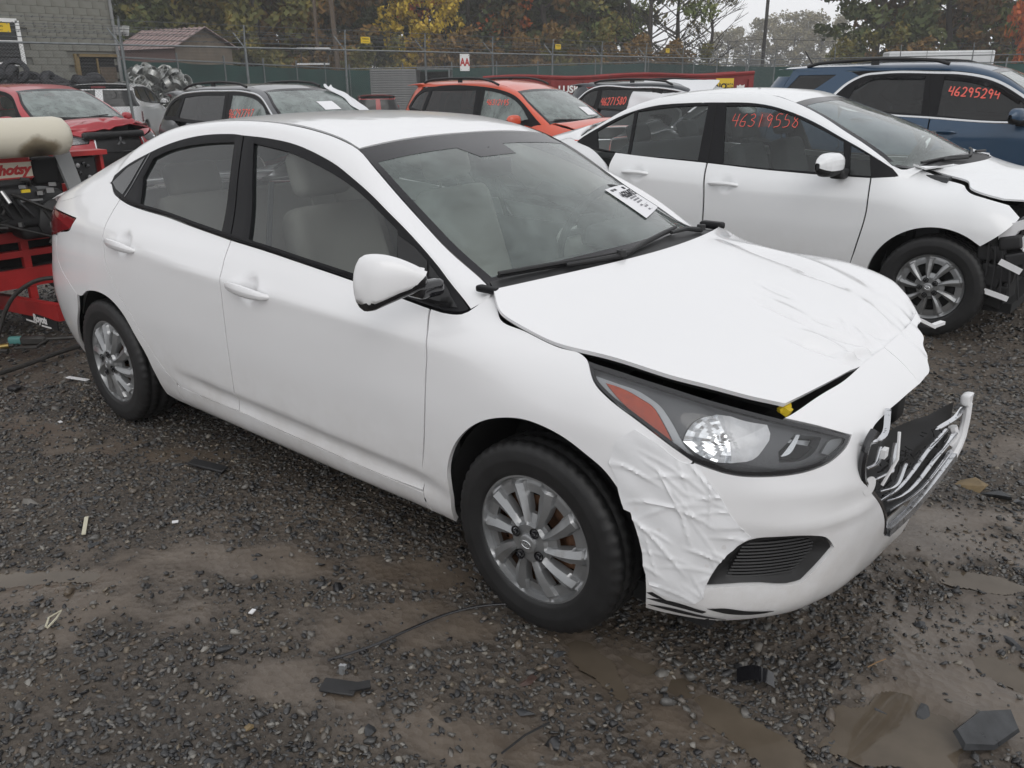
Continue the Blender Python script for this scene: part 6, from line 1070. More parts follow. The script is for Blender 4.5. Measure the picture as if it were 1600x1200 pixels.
sb = thing('sign', 'yellow board reading NO DATA CENTER fixed to the red skip', 'sign', (a[0] + d[0] * (L - .78) + d[1] * .12, a[1] + d[1] * (L - .78) - d[0] * .12, 1.30), math.atan2(d[1], d[0])); mb = MB(); mb.box((0, 0, 0), (.46, .015, .40)); mb.build('board', M['signy'], sb); text('NO', .19, M['ink'], sb, frame4((-.10, -.010, .0), (1, 0, 0), (0, 0, 1)), bold=.008); text('DATA', .075, M['ink'], sb, frame4((.12, -.010, .05), (1, 0, 0), (0, 0, 1)), bold=.002); text('CENTER', .06, M['ink'], sb, frame4((.12, -.010, -.03), (1, 0, 0), (0, 0, 1)), bold=.002)
mb = MB(); mb.sheet([[(L - .45 + .05 * u, -.08, 1.18 + .3 * v + .02 * math.sin(u * 5)) for v in ln(0, 1, 4)] for u in ln(0, 4, 6)]); mb.build('paint_splash', M['signw'], dp)
a, b = np.array((-14.6, 51.7)), np.array((-9.6, 54.2)); d = (b - a) / np.linalg.norm(b - a); L = float(np.linalg.norm(b - a))
tr_ = thing('box_trailer', 'white box trailer parked beyond the fence under the right-hand trees', 'trailer', (a[0], a[1], -.6), math.atan2(d[1], d[0])); mb = MB(); mb.box((L / 2, 1.2, 2.32), (L, 2.4, 2.2), bev=.06); mb.build('body', M['trailerw'], tr_); mb = MB(); mb.box((L / 2, 1.2, 1.12), (L, 1.0, .24)); mb.build('chassis', M['dark'], tr_)
pn = MB(); pn.box((0, 0, 0), (.025, .03, 2.2)); pnm = pn.me('panel_seam', M['slat']); [link('panel_seam', pnm, tr_, (L * f, -.012, 2.32)) for f in (.36, .97)]
for x in (L * .75, L * .88, .9):
    for y in (.15, 2.25): mb = MB(); mb.lathe([(-.12, .2), (-.13, .45), (.13, .45), (.12, .2)], (x, y, .5), 'y', 18, True); mb.build('wheel', M['rubber'], tr_)
def upole(label, x, y, h, r, m, arms=True, lean=(0, 0)):
    t = thing('utility_pole', label, 'utility pole', (x, y, -.6)); mb = MB(); mb.tube([(0, 0, 0), (lean[0] * .5, lean[1] * .5, h * .5), (lean[0], lean[1], h)], [r, r * .9, r * .75], 10); mb.build('pole', M[m], t)
    if arms: mb = MB(); mb.bar((lean[0] - .8, lean[1] - .9, h - .6), (lean[0] + .8, lean[1] + .9, h - .6), .1, .12); mb.build('cross_arm', M[m], t)
    return t
upole('tall dark utility pole against the open sky', -30.0, 68.2, 13, .16, 'pole'); upole('weathered wooden utility pole among the trees at left of centre', -44.0, 35.0, 11, .17, 'wood', lean=(-.4, -.2)); upole('second wooden pole standing just left of the first among the trees', -45.5, 34.5, 10, .13, 'wood', False)
def wires(label, spans, r=.012):
    mb = MB()
    for p, q, sag in spans: p, q = Vector(p), Vector(q); mb.tube([p.lerp(q, t) - Vector((0, 0, sag * 4 * t * (1 - t))) for t in ln(0, 1, 15)], r, 4)
    return prop(mb.build('overhead_wires', M['pole']), label, 'wires')
wires('thin overhead wires running from the wooden pole across the top left', [((-44.4, 34.8, 7.2), (-24, -8, 4.6), .5)], .02)
wires('overhead wires crossing the open sky to the dark pole', [((-30, 68.2, 11.8), (-46, 48, 10.6), .8), ((-30, 68.2, 4.4), (-52, 60, 5.0), .6), ((-30, 68.2, 4.4), (20, 78, 4.2), .8), ((-30, 68.2, 11.8), (30, 50, 15), 1.2)], .022)
# ------------------------------------------------------------------ hot-water washer trailer
M['hosek'] = mat('black_rubber_hose', (.02, .019, .018), .5)
wt = thing('washer_trailer', 'red-framed pressure washer trailer with sooty cream tank behind the foreground car', 'trailer', (-3.3, -.75, -.03))
tk = MB(); tk.lathe([(-1.0, .0), (-.99, .07), (-.95, .105), (-.90, .115), (.54, .115), (.585, .105), (.615, .07), (.625, 0)], (.28, 0, 1.275), 'y', 36)
mt, tt, to = base_mat('sooty_enamel'); bb2 = nn(tt, 'ShaderNodeBsdfPrincipled', i_Roughness=.35); tt.links.new(bb2.outputs[0], to.inputs[0]); co = coords(tt)
mp = nn(tt, 'ShaderNodeMapping'); mp.inputs['Location'].default_value = (-.30, -.31, -1.185); mp.inputs['Scale'].default_value = (5, 7.5, 7); mp.vector_type = 'POINT'
sb_ = nn(tt, 'ShaderNodeVectorMath', operation='SUBTRACT'); sb_.inputs[1].default_value = (.39, .40, 1.19); tt.links.new(co, sb_.inputs[0]); ml_ = nn(tt, 'ShaderNodeVectorMath', operation='MULTIPLY'); ml_.inputs[1].default_value = (2, 4.6, 6); tt.links.new(sb_.outputs[0], ml_.inputs[0]); le = nn(tt, 'ShaderNodeVectorMath', operation='LENGTH'); tt.links.new(ml_.outputs[0], le.inputs[0]); ad = nn(tt, 'ShaderNodeMath', operation='ADD'); tt.links.new(le.outputs['Value'], ad.inputs[0]); nz = nn(tt, 'ShaderNodeMath', operation='MULTIPLY'); nz.inputs[1].default_value = .7; tt.links.new(noise(tt, co, 7, 6), nz.inputs[0]); tt.links.new(nz.outputs[0], ad.inputs[1])
tt.links.new(ramp(tt, ad.outputs[0], [(.35, (.035, .028, .02)), (.8, (.22, .18, .12)), (1.0, (.60, .56, .46))]), bb2.inputs['Base Color'])
tk.build('tank', mt, wt); mb = MB(); mb.box((.388, .10, 1.285), (.012, .05, .045), bev=.01); mb.build('tank_patch', M['gable'], wt)
mb = MB(); mb.box((.05, -.25, 1.085), (.16, 1.35, .15), bev=.01); mb.build('sign_board', M['redsteel'], wt); mb = MB(); mb.box((.135, .12, 1.075), (.006, .62, .10)); pb = mb.build('sign_panel', M['cream'], wt)
text('hotsy', .082, M['signred'], pb, frame4((.1405, .312, 1.078), (0, 1, 0), (0, 0, 1)), shear=.35, bold=.004); mb = MB(); mb.bar((.141, .20, 1.030), (.141, .44, 1.030), .003, .008); mb.bar((.141, .47, 1.125), (.141, .22, 1.128), .003, .006); mb.build('underline', M['signred'], pb)
mb = MB(); V, F = rounded((.12, .50, 1.06), (.07, .16, .17), .03); mb.add(V, F, True); mb.box((.05, -.2, .985), (.2, 1.2, .05)); mb.build('burnt_housing', M['dark'], wt)
mb = MB(); mb.add([(.16, .56, 1.17), (.16, .66, 1.17), (.2, .60, .93), (.2, .69, .93), (.24, .63, .76), (.24, .72, .76)] , [(0, 1, 3, 2), (2, 3, 5, 4)]); mb.add([(.13, .56, 1.17), (.13, .66, 1.17), (.17, .60, .93), (.17, .69, .93), (.21, .63, .76), (.21, .72, .76)], [(2, 3, 1, 0), (4, 5, 3, 2)]); mb.build('guard_plate', M['slat'], wt)
mb = MB(); mb.box((.0, .78, 1.03), (.10, .17, .19), bev=.012); cb = mb.build('control_box', M['black'], wt)
for y, z, r in ((.735, 1.07, .016), (.775, 1.08, .012), (.80, 1.06, .014), (.745, 1.02, .012), (.80, .99, .015)): m = MB(); m.lathe([(.05, r * .4), (.052, r), (.066, r * .9), (.068, 0)], (0, y, z), 'x', 14); m.build('knob', M['gloss'] if r < .0145 else M['steel'], cb)
mb = MB(); mb.box((.02, .80, 1.145), (.14, .26, .03)); mb.box((-.05, .78, .80), (.06, .22, .30)); mb.box((.0, .90, .9), (.12, .02, .5)); mb.build('cabinet', M['redsteel'], wt)
mb = MB(); mb.lathe([(.02, .03), (.02, .062), (.05, .066), (.055, .05)], (0, .78, .80), 'x', 24); mb.lathe([(.052, .012), (.056, .0)], (0, .78, .80), 'x', 10); mb.build('gauge', M['black'], wt)
en = MB()
for c, dd in (((.02, .10, .86), (.42, .62, .26)), ((.05, .42, .80), (.3, .3, .3)), ((.1, .18, 1.0), (.22, .34, .05))): V, F = rounded(c, dd, .05); en.add(V, F, True)
en.lathe([(.0, .02), (.05, .13), (.10, .135), (.12, .11), (.13, .05)], (.12, .50, .76), 'x', 28)
for k in range(9): en.box((.2, -.15 + .018 * k, .87), (.14, .008, .16))
for k in range(6): en.tube([(.22, .0 + .05 * k, .95), (.27, .02 + .05 * k, .90 + .03 * math.sin(k * 2)), (.24, .04 + .06 * k, .80)], .012, 6)
en.build('engine', M['black'], wt)
mb = MB(); er = np.random.default_rng(4)
for k in range(16): q = np.array((.2, er.uniform(-.1, .75), er.uniform(.7, 1.02))); mb.tube([tuple(p) for p in crom(np.array([q, q + [er.uniform(.03, .09), er.uniform(-.15, .15), er.uniform(-.06, .06)], q + [er.uniform(.0, .06), er.uniform(-.25, .25), er.uniform(-.2, .05)]]), 5)], er.uniform(.006, .014), 6)
prop(mb.build('hoses', M['hosek'], wt), kind='stuff'); mb = MB()
for k in range(14): mb.box((.235 + er.uniform(-.02, .03), er.uniform(-.12, .7), er.uniform(.72, 1.0)), tuple(er.uniform(.012, .045, 3)), float(er.uniform(0, 3)))
prop(mb.build('bolts_and_brackets', M['steel'], wt), kind='stuff')
mb = MB(); mb.lathe([(.25, .01), (.255, .045), (.262, .045), (.265, .02)], (0, .50, .76), 'x', 20); mb.build('flywheel', M['steel'], wt); mb = MB(); mb.tube([(.25, .08, .98), (.29, .1, .93), (.29, .14, .93)], .02, 8); mb.build('exhaust_pipe', M['steel'], wt)
for nm, f in (('spark_lead', lambda q: q.tube([(.26, .18, .97), (.30, .2, .9)], .014, 8)), ('bracket', lambda q: q.box((.24, .07, .90), (.03, .05, .09))), ('trim_bar', lambda q: q.box((.24, .34, .90), (.012, .14, .012))), ('drain_pipe', lambda q: q.tube([(.23, .06, .86), (.23, .05, .74)], .012, 8))): mb = MB(); f(mb); mb.build(nm, M['steel'], wt)
mb = MB(); mb.box((.30, .30, .965), (.012, .05, .018)); mb.build('engine_label', M['yellow'], wt)
def beam(nm, a, b, w, h, m='redsteel'): mb = MB(); mb.bar(a, b, w, h); return mb.build(nm, M[m], wt)
beam('frame_rail', (.0, -1.0, .655), (.0, .95, .655), .05, .065); beam('frame_rail', (.0, -1.0, .545), (.0, .95, .545), .05, .04); beam('frame_rail', (.0, -1.0, .39), (.0, .95, .39), .06, .12)
for y in (-.95, -.3, .33, .92): beam('frame_post', (0, y, .24), (0, y, .66), .045, .045)
for y in (-1.0, .95): beam('side_rail', (.0, y, .39), (-2.2, y, .39), .05, .1); beam('side_rail', (.0, y, .655), (-2.2, y, .655), .05, .06)
beam('tongue', (-.3, .21, .20), (.62, .25, .265), .05, .10); 
mb = MB(); mb.box((-.75, -.02, .44), (1.5, 1.9, .03)); mb.box((-.9, 0, .75), (1.0, 1.7, .6)); mb.box((-.12, -.02, .52), (.06, 1.8, .3)); mb.build('deck', M['dark'], wt)
for y in (-1.05, 1.0): mb = MB(); mb.lathe([(-.09, .19), (-.1, .26), (-.08, .31), (.08, .31), (.1, .26), (.09, .19)], (-1.2, y, .33), 'y', 24, True); mb.build('wheel', M['rubber'], wt)
mb = MB(); mb.box((.34, .215, .185), (.55, .008, .055)); bd_ = mb.build('name_plate', M['dark'], wt); fm_ = frame4((.385, .2085, .188), (.995, .04, .05), (0, 0, 1)); text('Royoter', .068, M['signw'], bd_, fm_, shear=.22, bold=.003); mb = MB(); mb.bar((.14, .208, .148), (.30, .208, .154), .002, .010); mb.bar((.38, .208, .150), (.52, .208, .158), .002, .010); mb.build('underline', M['signw'], bd_)
# hose, wand, second hose
def ground_tube(label, name, pts, r, m, cat, **k): mb = MB(); mb.tube([tuple(p) for p in crom(np.array(pts, float), 8)], r, 8); return prop(mb.build(name, M[m]), label, cat)
M['hose'] = mat('worn_black_hose', (.028, .026, .024), .5, var=.3, vs=20); M['teal'] = mat('teal_plastic', (.07, .20, .19), .5)
ground_tube('black hose arching from the washer trailer down to the gravel', 'hose', [(-2.45,-.36,.40), (-2.62,-.48,.455), (-2.78,-.58,.43), (-2.90,-.68,.33), (-2.96,-.75,.18), (-2.97,-.80,.05), (-2.93,-.82,.022), (-2.86,-.78,.025)], .013, 'hose', 'hose')
ground_tube('black hose lying on the gravel behind the rear wheel', 'hose', [(-2.38,-1.25,.015), (-2.47,-.97,.018), (-2.51,-.82,.018), (-2.58,-.64,.02), (-2.62,-.51,.02), (-2.62,-.3,.02)], .014, 'hose', 'hose')
gw_ = thing('spray_gun', 'spray gun with teal grip on the gravel beside the hose', 'spray gun', (-2.86, -.72, .03), .75); mb = MB(); mb.tube([(-.14, 0, .0), (-.02, 0, .02)], .014, 8); mb.tube([(.14, 0, .05), (.52, .03, .06)], .012, 8); mb.box((.10, 0, .045), (.16, .045, .06), bev=.015); mb.tube([(.0, .0, .02), (.02, -.07, .02), (.16, -.09, .03), (.19, -.02, .05)], .011, 8); mb.build('body', M['hose'], gw_); mb = MB(); V, F = rounded((.03, .01, .045), (.17, .042, .05), .018); mb.add(V, F, True); mb.build('grip', M['teal'], gw_); mb = MB(); mb.lathe([(-.16, .016), (-.10, .018)], (0, 0, 0), 'x', 12); mb.tube([(-.18, 0, 0), (-.05, 0, .015)], .017, 10); mb.build('coupling', mat('brass', (.45, .33, .12), .35, .9), gw_)
# ------------------------------------------------------------------ trees
def leafmat(name, cols, rough=.6):
    m, t, o = base_mat(name); b = nn(t, 'ShaderNodeBsdfPrincipled', i_Roughness=rough); t.links.new(b.outputs[0], o.inputs[0]); g = t.nodes.new('ShaderNodeNewGeometry'); oi = t.nodes.new('ShaderNodeObjectInfo')
    n = noise(t, coords(t), .45, 3); a = nn(t, 'ShaderNodeMath', operation='MULTIPLY_ADD'); a.inputs[1].default_value = .45; t.links.new(g.outputs['Random Per Island'], a.inputs[0]); m2 = nn(t, 'ShaderNodeMath', operation='MULTIPLY_ADD'); m2.inputs[1].default_value = .9; m2.inputs[2].default_value = -.2; t.links.new(n, m2.inputs[0]); t.links.new(m2.outputs[0], a.inputs[2])
    s = len(cols); t.links.new(ramp(t, a.outputs[0], [((i + .5) / s, c) for i, c in enumerate(cols)]), b.inputs['Base Color']); b.inputs['Specular IOR Level'].default_value = .25; return m
LEAF = dict(dark=leafmat('dark_foliage', [(0.036,0.052,0.023),(0.068,0.090,0.032),(0.103,0.118,0.040),(0.137,0.125,0.040)]), olive=leafmat('olive_foliage', [(0.068,0.075,0.023),(0.125,0.125,0.036),(0.194,0.161,0.043),(0.227,0.151,0.040)]), brown=leafmat('browning_foliage', [(0.068,0.064,0.029),(0.148,0.096,0.036),(0.227,0.125,0.036),(0.170,0.151,0.047)]), yellow=leafmat('yellow_foliage', [(0.205,0.161,0.025),(0.433,0.311,0.036),(0.600,0.429,0.046),(0.387,0.215,0.036)]), orange=leafmat('orange_red_foliage', [(0.227,0.064,0.029),(0.501,0.108,0.032),(0.600,0.161,0.036),(0.387,0.182,0.054)]), grey=leafmat('bare_twig_foliage', [(0.137,0.125,0.086),(0.194,0.176,0.108),(0.251,0.215,0.126),(0.205,0.204,0.108)]), green=leafmat('mid_green_foliage', [(0.068,0.096,0.032),(0.125,0.161,0.047),(0.182,0.215,0.061),(0.205,0.182,0.054)]))
M['bark'] = mat('bark', (.045, .038, .032), .9, var=.35, vs=5, bump=.6, bs=18)
def tree_meshes(seed, h, r, nclump, per, leaf, base=.25, spread=1.0, cr=1.0, bare=0):
    g = np.random.default_rng(seed); mb = MB(); tips = []
    tr_pts = [(0, 0, 0), (g.normal(0, .15), g.normal(0, .15), h * .3), (g.normal(0, .3), g.normal(0, .3), h * .6), (g.normal(0, .4), g.normal(0, .4), h * .93)]; mb.tube([tuple(p) for p in crom(np.array(tr_pts), 4)], [.028 * h * (1 - .85 * k / 12) for k in range(13)], 7)
    for k in range(16 + bare):
        t = g.uniform(base, .9); p0 = np.array((0, 0, h * t)) + np.array(tr_pts[2]) * t * [1, 1, 0]; az = g.uniform(0, 2 * math.pi); L = r * g.uniform(.6, 1.05) * (1 - .55 * max(0, t - .4)); up = g.uniform(.25, .8); p1 = p0 + L * .5 * np.array((math.cos(az), math.sin(az), up)); p2 = p0 + L * np.array((math.cos(az + .2), math.sin(az + .2), up * 1.1)); mb.tube([tuple(p0), tuple(p1), tuple(p2)], [.009 * h * (1.1 - t), .005 * h * (1.1 - t), .0015 * h], 5, False); tips += [p2, p1 * .4 + p2 * .6]
        for q in range(2 + bare // 8): az2 = az + g.uniform(-.9, .9); s = p1 + (p2 - p1) * g.uniform(0, .8); e = s + L * .4 * np.array((math.cos(az2), math.sin(az2), g.uniform(.2, 1.1))); mb.tube([tuple(s), tuple(e)], [.003 * h * (1.1 - t), .001 * h], 4, False); tips.append(e)
    trunk = mb.me('trunk', M['bark']); C_ = []
    for k in range(nclump):
        if k < len(tips): c = tips[k] + g.normal(0, .06 * r, 3)
        else:
            d = g.normal(0, 1, 3); d /= np.linalg.norm(d); q = g.uniform(.35, 1) ** .6; zz = h * (base + (1 - base) * .52); prof = 1.0; c = np.array((d[0] * r * q * spread, d[1] * r * q * spread, zz + d[2] * (1 - base) * .5 * h * q))
        C_.append((c, cr * g.uniform(.5, 1.15) * r * .26))
    V = []; n = 0
    for c, s in C_:
        k = int(per * g.uniform(.5, 1.3)); d = g.normal(0, 1, (k, 3)); d /= np.linalg.norm(d, axis=1)[:, None]; p = c + d * (s * g.uniform(.25, 1, (k, 1)) ** .5) * [1, 1, .75]
        a = g.normal(0, 1, (k, 3)); a /= np.linalg.norm(a, axis=1)[:, None]; b = np.cross(a, g.normal(0, 1, (k, 3))); b /= np.linalg.norm(b, axis=1)[:, None] + 1e-9; z = leaf * g.uniform(.5, 1.2, (k, 1)); V.append(np.stack([p - a * z, p + b * z * .55, p + a * z, p - b * z * .55], 1).reshape(-1, 3)); n += k
    V = np.vstack(V); F = np.arange(n * 4).reshape(-1, 4); return trunk, V, F
def np_mesh(name, V, F, m, smooth=False):
    me = bpy.data.meshes.new(name); me.vertices.add(len(V)); me.vertices.foreach_set('co', np.asarray(V, np.float32).ravel()); k = F.shape[1]; me.loops.add(F.size); me.loops.foreach_set('vertex_index', F.ravel().astype(np.int32)); me.polygons.add(len(F)); me.polygons.foreach_set('loop_start', np.arange(0, F.size, k, dtype=np.int32)); me.polygons.foreach_set('loop_total', np.full(len(F), k, np.int32)); me.materials.append(m)
    if smooth: me.polygons.foreach_set('use_smooth', np.ones(len(F), bool))
    me.update(calc_edges=True); return me
KIND = {}
for nm, seed, h, r, nc, per, lf, base, bare in (('full', 1, 14, 4.6, 120, 60, .30, .08, 0), ('tall', 2, 17, 4.0, 110, 60, .30, .12, 0), ('loose', 3, 13, 4.4, 60, 46, .24, .22, 14), ('bare', 4, 12, 3.6, 46, 22, .18, .25, 34), ('bush', 5, 6, 3.2, 70, 50, .24, .02, 0)):
    KIND[nm] = tree_meshes(seed, h, r, nc, per, lf, base, bare=bare); 
CROWN = {}
def tree(px, dist, kind, col, s=1.0, label='', group=None, dz=0.0, name='tree', cat='tree', sx=1.0):
    """px: bearing as seen from the yard's photograph, kept as plain ground coordinates"""
    q = (px - 800) / 1313.7; x = 2.634 + dist * (-.6473) + q * dist * .7622; y = -2.503 + dist * .7622 + q * dist * .6473
    t = thing(name, label, cat, (x, y, -.8 + dz), rnd.uniform(0, 6.28), group); tr, V, F = KIND[kind]; k = (kind, col)
    if k not in CROWN: CROWN[k] = np_mesh('crown', V, F, LEAF[col])
    a = link('trunk', tr, t, sc=(s * sx, s * sx, s)); b = link('crown', CROWN[k], t, sc=(s * sx, s * sx, s)); return t
back = 'trees in the belt behind the yard'
for i, (px, d, k, c, s) in enumerate(((215, 62, 'tall', 'dark', 1.0), (262, 66, 'tall', 'dark', 1.15), (318, 66, 'full', 'olive', 1.05), (372, 70, 'tall', 'olive', 1.0), (430, 66, 'full', 'olive', 1.1), (478, 74, 'tall', 'dark', 1.1), (520, 70, 'full', 'brown', 1.05), (578, 76, 'tall', 'dark', 1.1), (625, 82, 'full', 'dark', 1.2), (735, 84, 'tall', 'dark', 1.1), (775, 78, 'full', 'dark', 1.1), (812, 82, 'tall', 'dark', 1.15), (850, 76, 'full', 'brown', 1.05), (890, 84, 'tall', 'dark', 1.15), (928, 78, 'full', 'dark', 1.0))):
    tree(px, d, k, c, s, {318: 'olive tree above the pink-roofed house', 372: 'olive tree just right of the pink-roofed house', 430: 'olive tree left of the two wooden poles', 520: 'browning tree right behind the two wooden poles', 850: 'browning tree above the middle of the red skip'}.get(px) or {'dark': 'dense dark green tree in the belt behind the yard', 'olive': 'olive green tree turning, in the belt behind the yard', 'brown': 'browning tree in the belt behind the yard'}[c], back + ' (' + {'dark': 'dark', 'olive': 'olive', 'brown': 'brown'}[c] + ')')
for px, d, s in ((240, 90, 1.5), (340, 95, 1.5), (440, 95, 1.5), (560, 98, 1.5), (660, 100, 1.5), (720, 98, 1.4), (800, 100, 1.5), (880, 100, 1.4)): tree(px, d, 'full', 'dark', s, 'tall dark tree at the back of the belt', back + ' (rear row)', sx=1.25)
tree(672, 72, 'full', 'yellow', .78, 'yellow autumn tree standing before the dark belt', sx=.85); tree(738, 76, 'loose', 'orange', 1.02, 'orange-red autumn tree right of the yellow one'); tree(196, 48, 'bush', 'yellow', .75, 'ochre bush by the corner of the block building', name='bush', cat='bush'); tree(330, 58, 'bush', 'yellow', .6, 'yellowing bush behind the pink-roofed house', name='bush', cat='bush'); tree(700, 70, 'bush', 'brown', .9, 'rusty brown bush below the orange-red tree', name='bush', cat='bush')
tree(965, 74, 'loose', 'olive', .95, 'half-bare olive tree at the right end of the belt'); tree(1000, 70, 'loose', 'green', .92, 'thin-leaved green tree letting the sky through'); tree(1042, 72, 'bare', 'green', .95, 'nearly bare tree with a few green leaves, left of the open sky'); tree(1085, 74, 'bare', 'olive', .80, 'nearly bare leaning tree at the edge of the open sky')
for px, d, s in ((900, 66, .8), (950, 66, .75), (1010, 66, .72), (1065, 68, .62), (850, 66, .8), (800, 66, .7), (600, 64, .7), (520, 60, .6), (450, 60, .65)): tree(px, d, 'bush', 'brown' if int(px) % 3 else 'olive', s, 'low browning bush along the back fence' if int(px) % 3 else 'low olive bush along the back fence', 'bushes along the back fence (%s)' % ('brown' if int(px) % 3 else 'olive'), name='bush', cat='bush')
for px, d, s, k in ((1112, 210, 1.1, 'full'), (1150, 205, 1.15, 'bare'), (1178, 215, 1.35, 'full'), (1212, 200, 1.1, 'full'), (1250, 200, 1.30, 'full'), (1280, 215, 1.05, 'full')): tree(px, d, k, 'grey', s, 'pale far-off tree under the open sky', 'far-off trees under the open sky', dz=-2)
for i, (px, d, k, c, s, l) in enumerate(((1330, 66, 'full', 'dark', 1.0, 'dark tree at the left end of the right-hand group'), (1385, 72, 'tall', 'brown', 1.0, 'browning tree second from the left of the right-hand group'), (1432, 68, 'full', 'brown', .95, 'browning tree above the white box trailer'), (1480, 74, 'tall', 'dark', 1.05, 'dark tree above the right end of the box trailer'), (1532, 70, 'full', 'green', 1.05, 'mid-green tree with thick pale trunk near the right edge'), (1600, 76, 'full', 'dark', 1.15, 'dark tree at the right edge of the view'))): tree(px, d, k, c, s, l)
tree(1572, 62, 'bush', 'orange', 1.25, 'orange-red autumn tree at the right edge', sx=.55); tree(1318, 62, 'bush', 'olive', .75, 'olive bush at the foot of the right-hand trees', name='bush', cat='bush'); tree(1365, 62, 'bush', 'brown', .7, 'brown bush left of the box trailer', name='bush', cat='bush')
# ------------------------------------------------------------------ ground, puddles, gravel, litter
def gm():
    m, t, o = base_mat('wet_gravel_mud'); b = nn(t, 'ShaderNodeBsdfPrincipled'); t.links.new(b.outputs[0], o.inputs[0]); co = coords(t)
    big = noise(t, co, .9, 5, .6, .3); mid = noise(t, co, 5, 6, .65); fine = noise(t, co, 60, 5, .7)
    c1 = ramp(t, fine, [(.3, (.030, .024, .019)), (.55, (.062, .051, .041)), (.75, (.105, .088, .072))]); c2 = ramp(t, mid, [(.3, (.085, .066, .050)), (.7, (.145, .118, .092))])
    at = nn(t, 'ShaderNodeAttribute', attribute_name='mud'); mud = nn(t, 'ShaderNodeMath', operation='MAXIMUM'); t.links.new(at.outputs['Fac'], mud.inputs[0]); t.links.new(ramp(t, big, [(.42, g3(.1)), (.66, g3(.75))]), mud.inputs[1]); mx = nn(t, 'ShaderNodeMix', data_type='RGBA'); t.links.new(mud.outputs[0], mx.inputs[0]); t.links.new(c1, mx.inputs[6]); t.links.new(c2, mx.inputs[7]); t.links.new(mx.outputs[2], b.inputs['Base Color'])
    rm = nn(t, 'ShaderNodeMath', operation='MULTIPLY_ADD'); rm.inputs[1].default_value = -.36; t.links.new(at.outputs['Fac'], rm.inputs[0]); t.links.new(ramp(t, noise(t, co, 2.3, 5, .6), [(.38, g3(.48)), (.62, g3(.85))]), rm.inputs[2]); t.links.new(rm.outputs[0], b.inputs['Roughness'])
    v = nn(t, 'ShaderNodeTexVoronoi', i_Scale=38.); t.links.new(co, v.inputs['Vector']); ad = nn(t, 'ShaderNodeMath', operation='MULTIPLY_ADD'); ad.inputs[1].default_value = .6; t.links.new(fine, ad.inputs[0]); t.links.new(v.outputs['Distance'], ad.inputs[2])
    bp = nn(t, 'ShaderNodeBump', i_Distance=.014); bs_ = nn(t, 'ShaderNodeMath', operation='MULTIPLY_ADD'); bs_.inputs[1].default_value = -.6; bs_.inputs[2].default_value = .8; t.links.new(at.outputs['Fac'], bs_.inputs[0]); t.links.new(bs_.outputs[0], bp.inputs['Strength']); t.links.new(ad.outputs[0], bp.inputs['Height']); t.links.new(bp.outputs[0], b.inputs['Normal']); return m
POOLS = [(2.27, -.56, .17, .11, .5), (2.47, -.12, .11, .10, .75), (2.24, .31, .14, .05, .5), (1.86, -.79, .26, .055, -.22), (1.50, -.83, .13, .04, -.4), (-.25, -1.74, .22, .05, .75), (-4.6, 1.9, .9, .3, .1), (3.6, 1.6, .7, .25, .2)]
MUD = [(-.12, -1.74, .75, .22, .72), (.82, -1.19, .28, .12, .8), (1.75, -.86, .5, .16, -.25), (2.35, -.2, .35, .5, .5), (.25, -1.5, .35, .14, .7), (2.1, .5, .5, .12, .5), (-1.4, -1.1, .4, .1, .3), (.35, -1.12, .75, .10, .55), (1.25, -1.35, .5, .12, .35), (-.9, -.95, .5, .09, .5), (1.05, -1.05, .25, .12, .2), (2.4, .9, .7, .14, .6), (3.0, 2.0, 1.2, .2, .5), (-2.6, -1.5, .8, .15, .6)]
def vnoise(x, y, s, seed):
    r = np.random.default_rng(seed); T = r.uniform(-1, 1, (64, 64)); x = np.asarray(x) / s; y = np.asarray(y) / s; i, j = np.floor(x).astype(int), np.floor(y).astype(int); u, v = x - i, y - j; u, v = u*u*(3-2*u), v*v*(3-2*v); q = lambda a, b: T[a % 64, b % 64]
    return (q(i, j)*(1-u) + q(i+1, j)*u)*(1-v) + (q(i, j+1)*(1-u) + q(i+1, j+1)*u)*v
def dip1(x, y, q):
    cx, cy, a, b, r = q; c, s = math.cos(r), math.sin(r); u = ((x - cx) * c + (y - cy) * s) / a; v = (-(x - cx) * s + (y - cy) * c) / b; return np.clip(1.2 - (u * u + v * v) * .75 + .75 * vnoise(x, y, .13, 9) + .4 * vnoise(x, y, .05, 12), 0, 1)
def dip(x, y):
    d = np.zeros_like(x)
    for q in POOLS: d = np.maximum(d, dip1(x, y, q))
    return d
def muddy(x, y):
    d = np.zeros_like(np.asarray(x, float))
    for cx, cy, a, b, r in MUD:
        c, s = math.cos(r), math.sin(r); u = ((x - cx) * c + (y - cy) * s) / a; v = (-(x - cx) * s + (y - cy) * c) / b; d = np.maximum(d, np.clip(1.15 - (u * u + v * v) * .8 + .8 * vnoise(x, y, .15, 31) + .5 * vnoise(x, y, .05, 32), 0, 1))
    return np.maximum(d, np.clip(dip(x, y) * 1.3, 0, 1))
def height(x, y):
    x = np.asarray(x, float); y = np.asarray(y, float); near = np.clip(1.6 - np.hypot(x - 1, y + .5) / 9, .1, 1)
    dp_ = dip(x, y); near = near * (1 - .9 * dp_) * (1 - .5 * muddy(x, y))
    return lie(x, y) + near * (.014 * vnoise(x, y, .55, 1) + .007 * vnoise(x, y, .16, 2) + .0035 * vnoise(x, y, .06, 3)) - .026 * dp_ - .012
def axis(c, fine, n0, far):
    a = [0.0]; s = fine
    while a[-1] < far:
        a.append(a[-1] + s)
        if a[-1] > n0: s *= 1.16
    a = np.array(a); return np.unique(np.r_[c - a[::-1], c + a])
ax, ay = axis(.9, .03, 2.6, 260), axis(-.6, .03, 2.0, 260); X, Y = np.meshgrid(ax, ay, indexing='ij'); Z = height(X, Y); V = np.stack([X, Y, Z], -1).reshape(-1, 3); n, m_ = X.shape
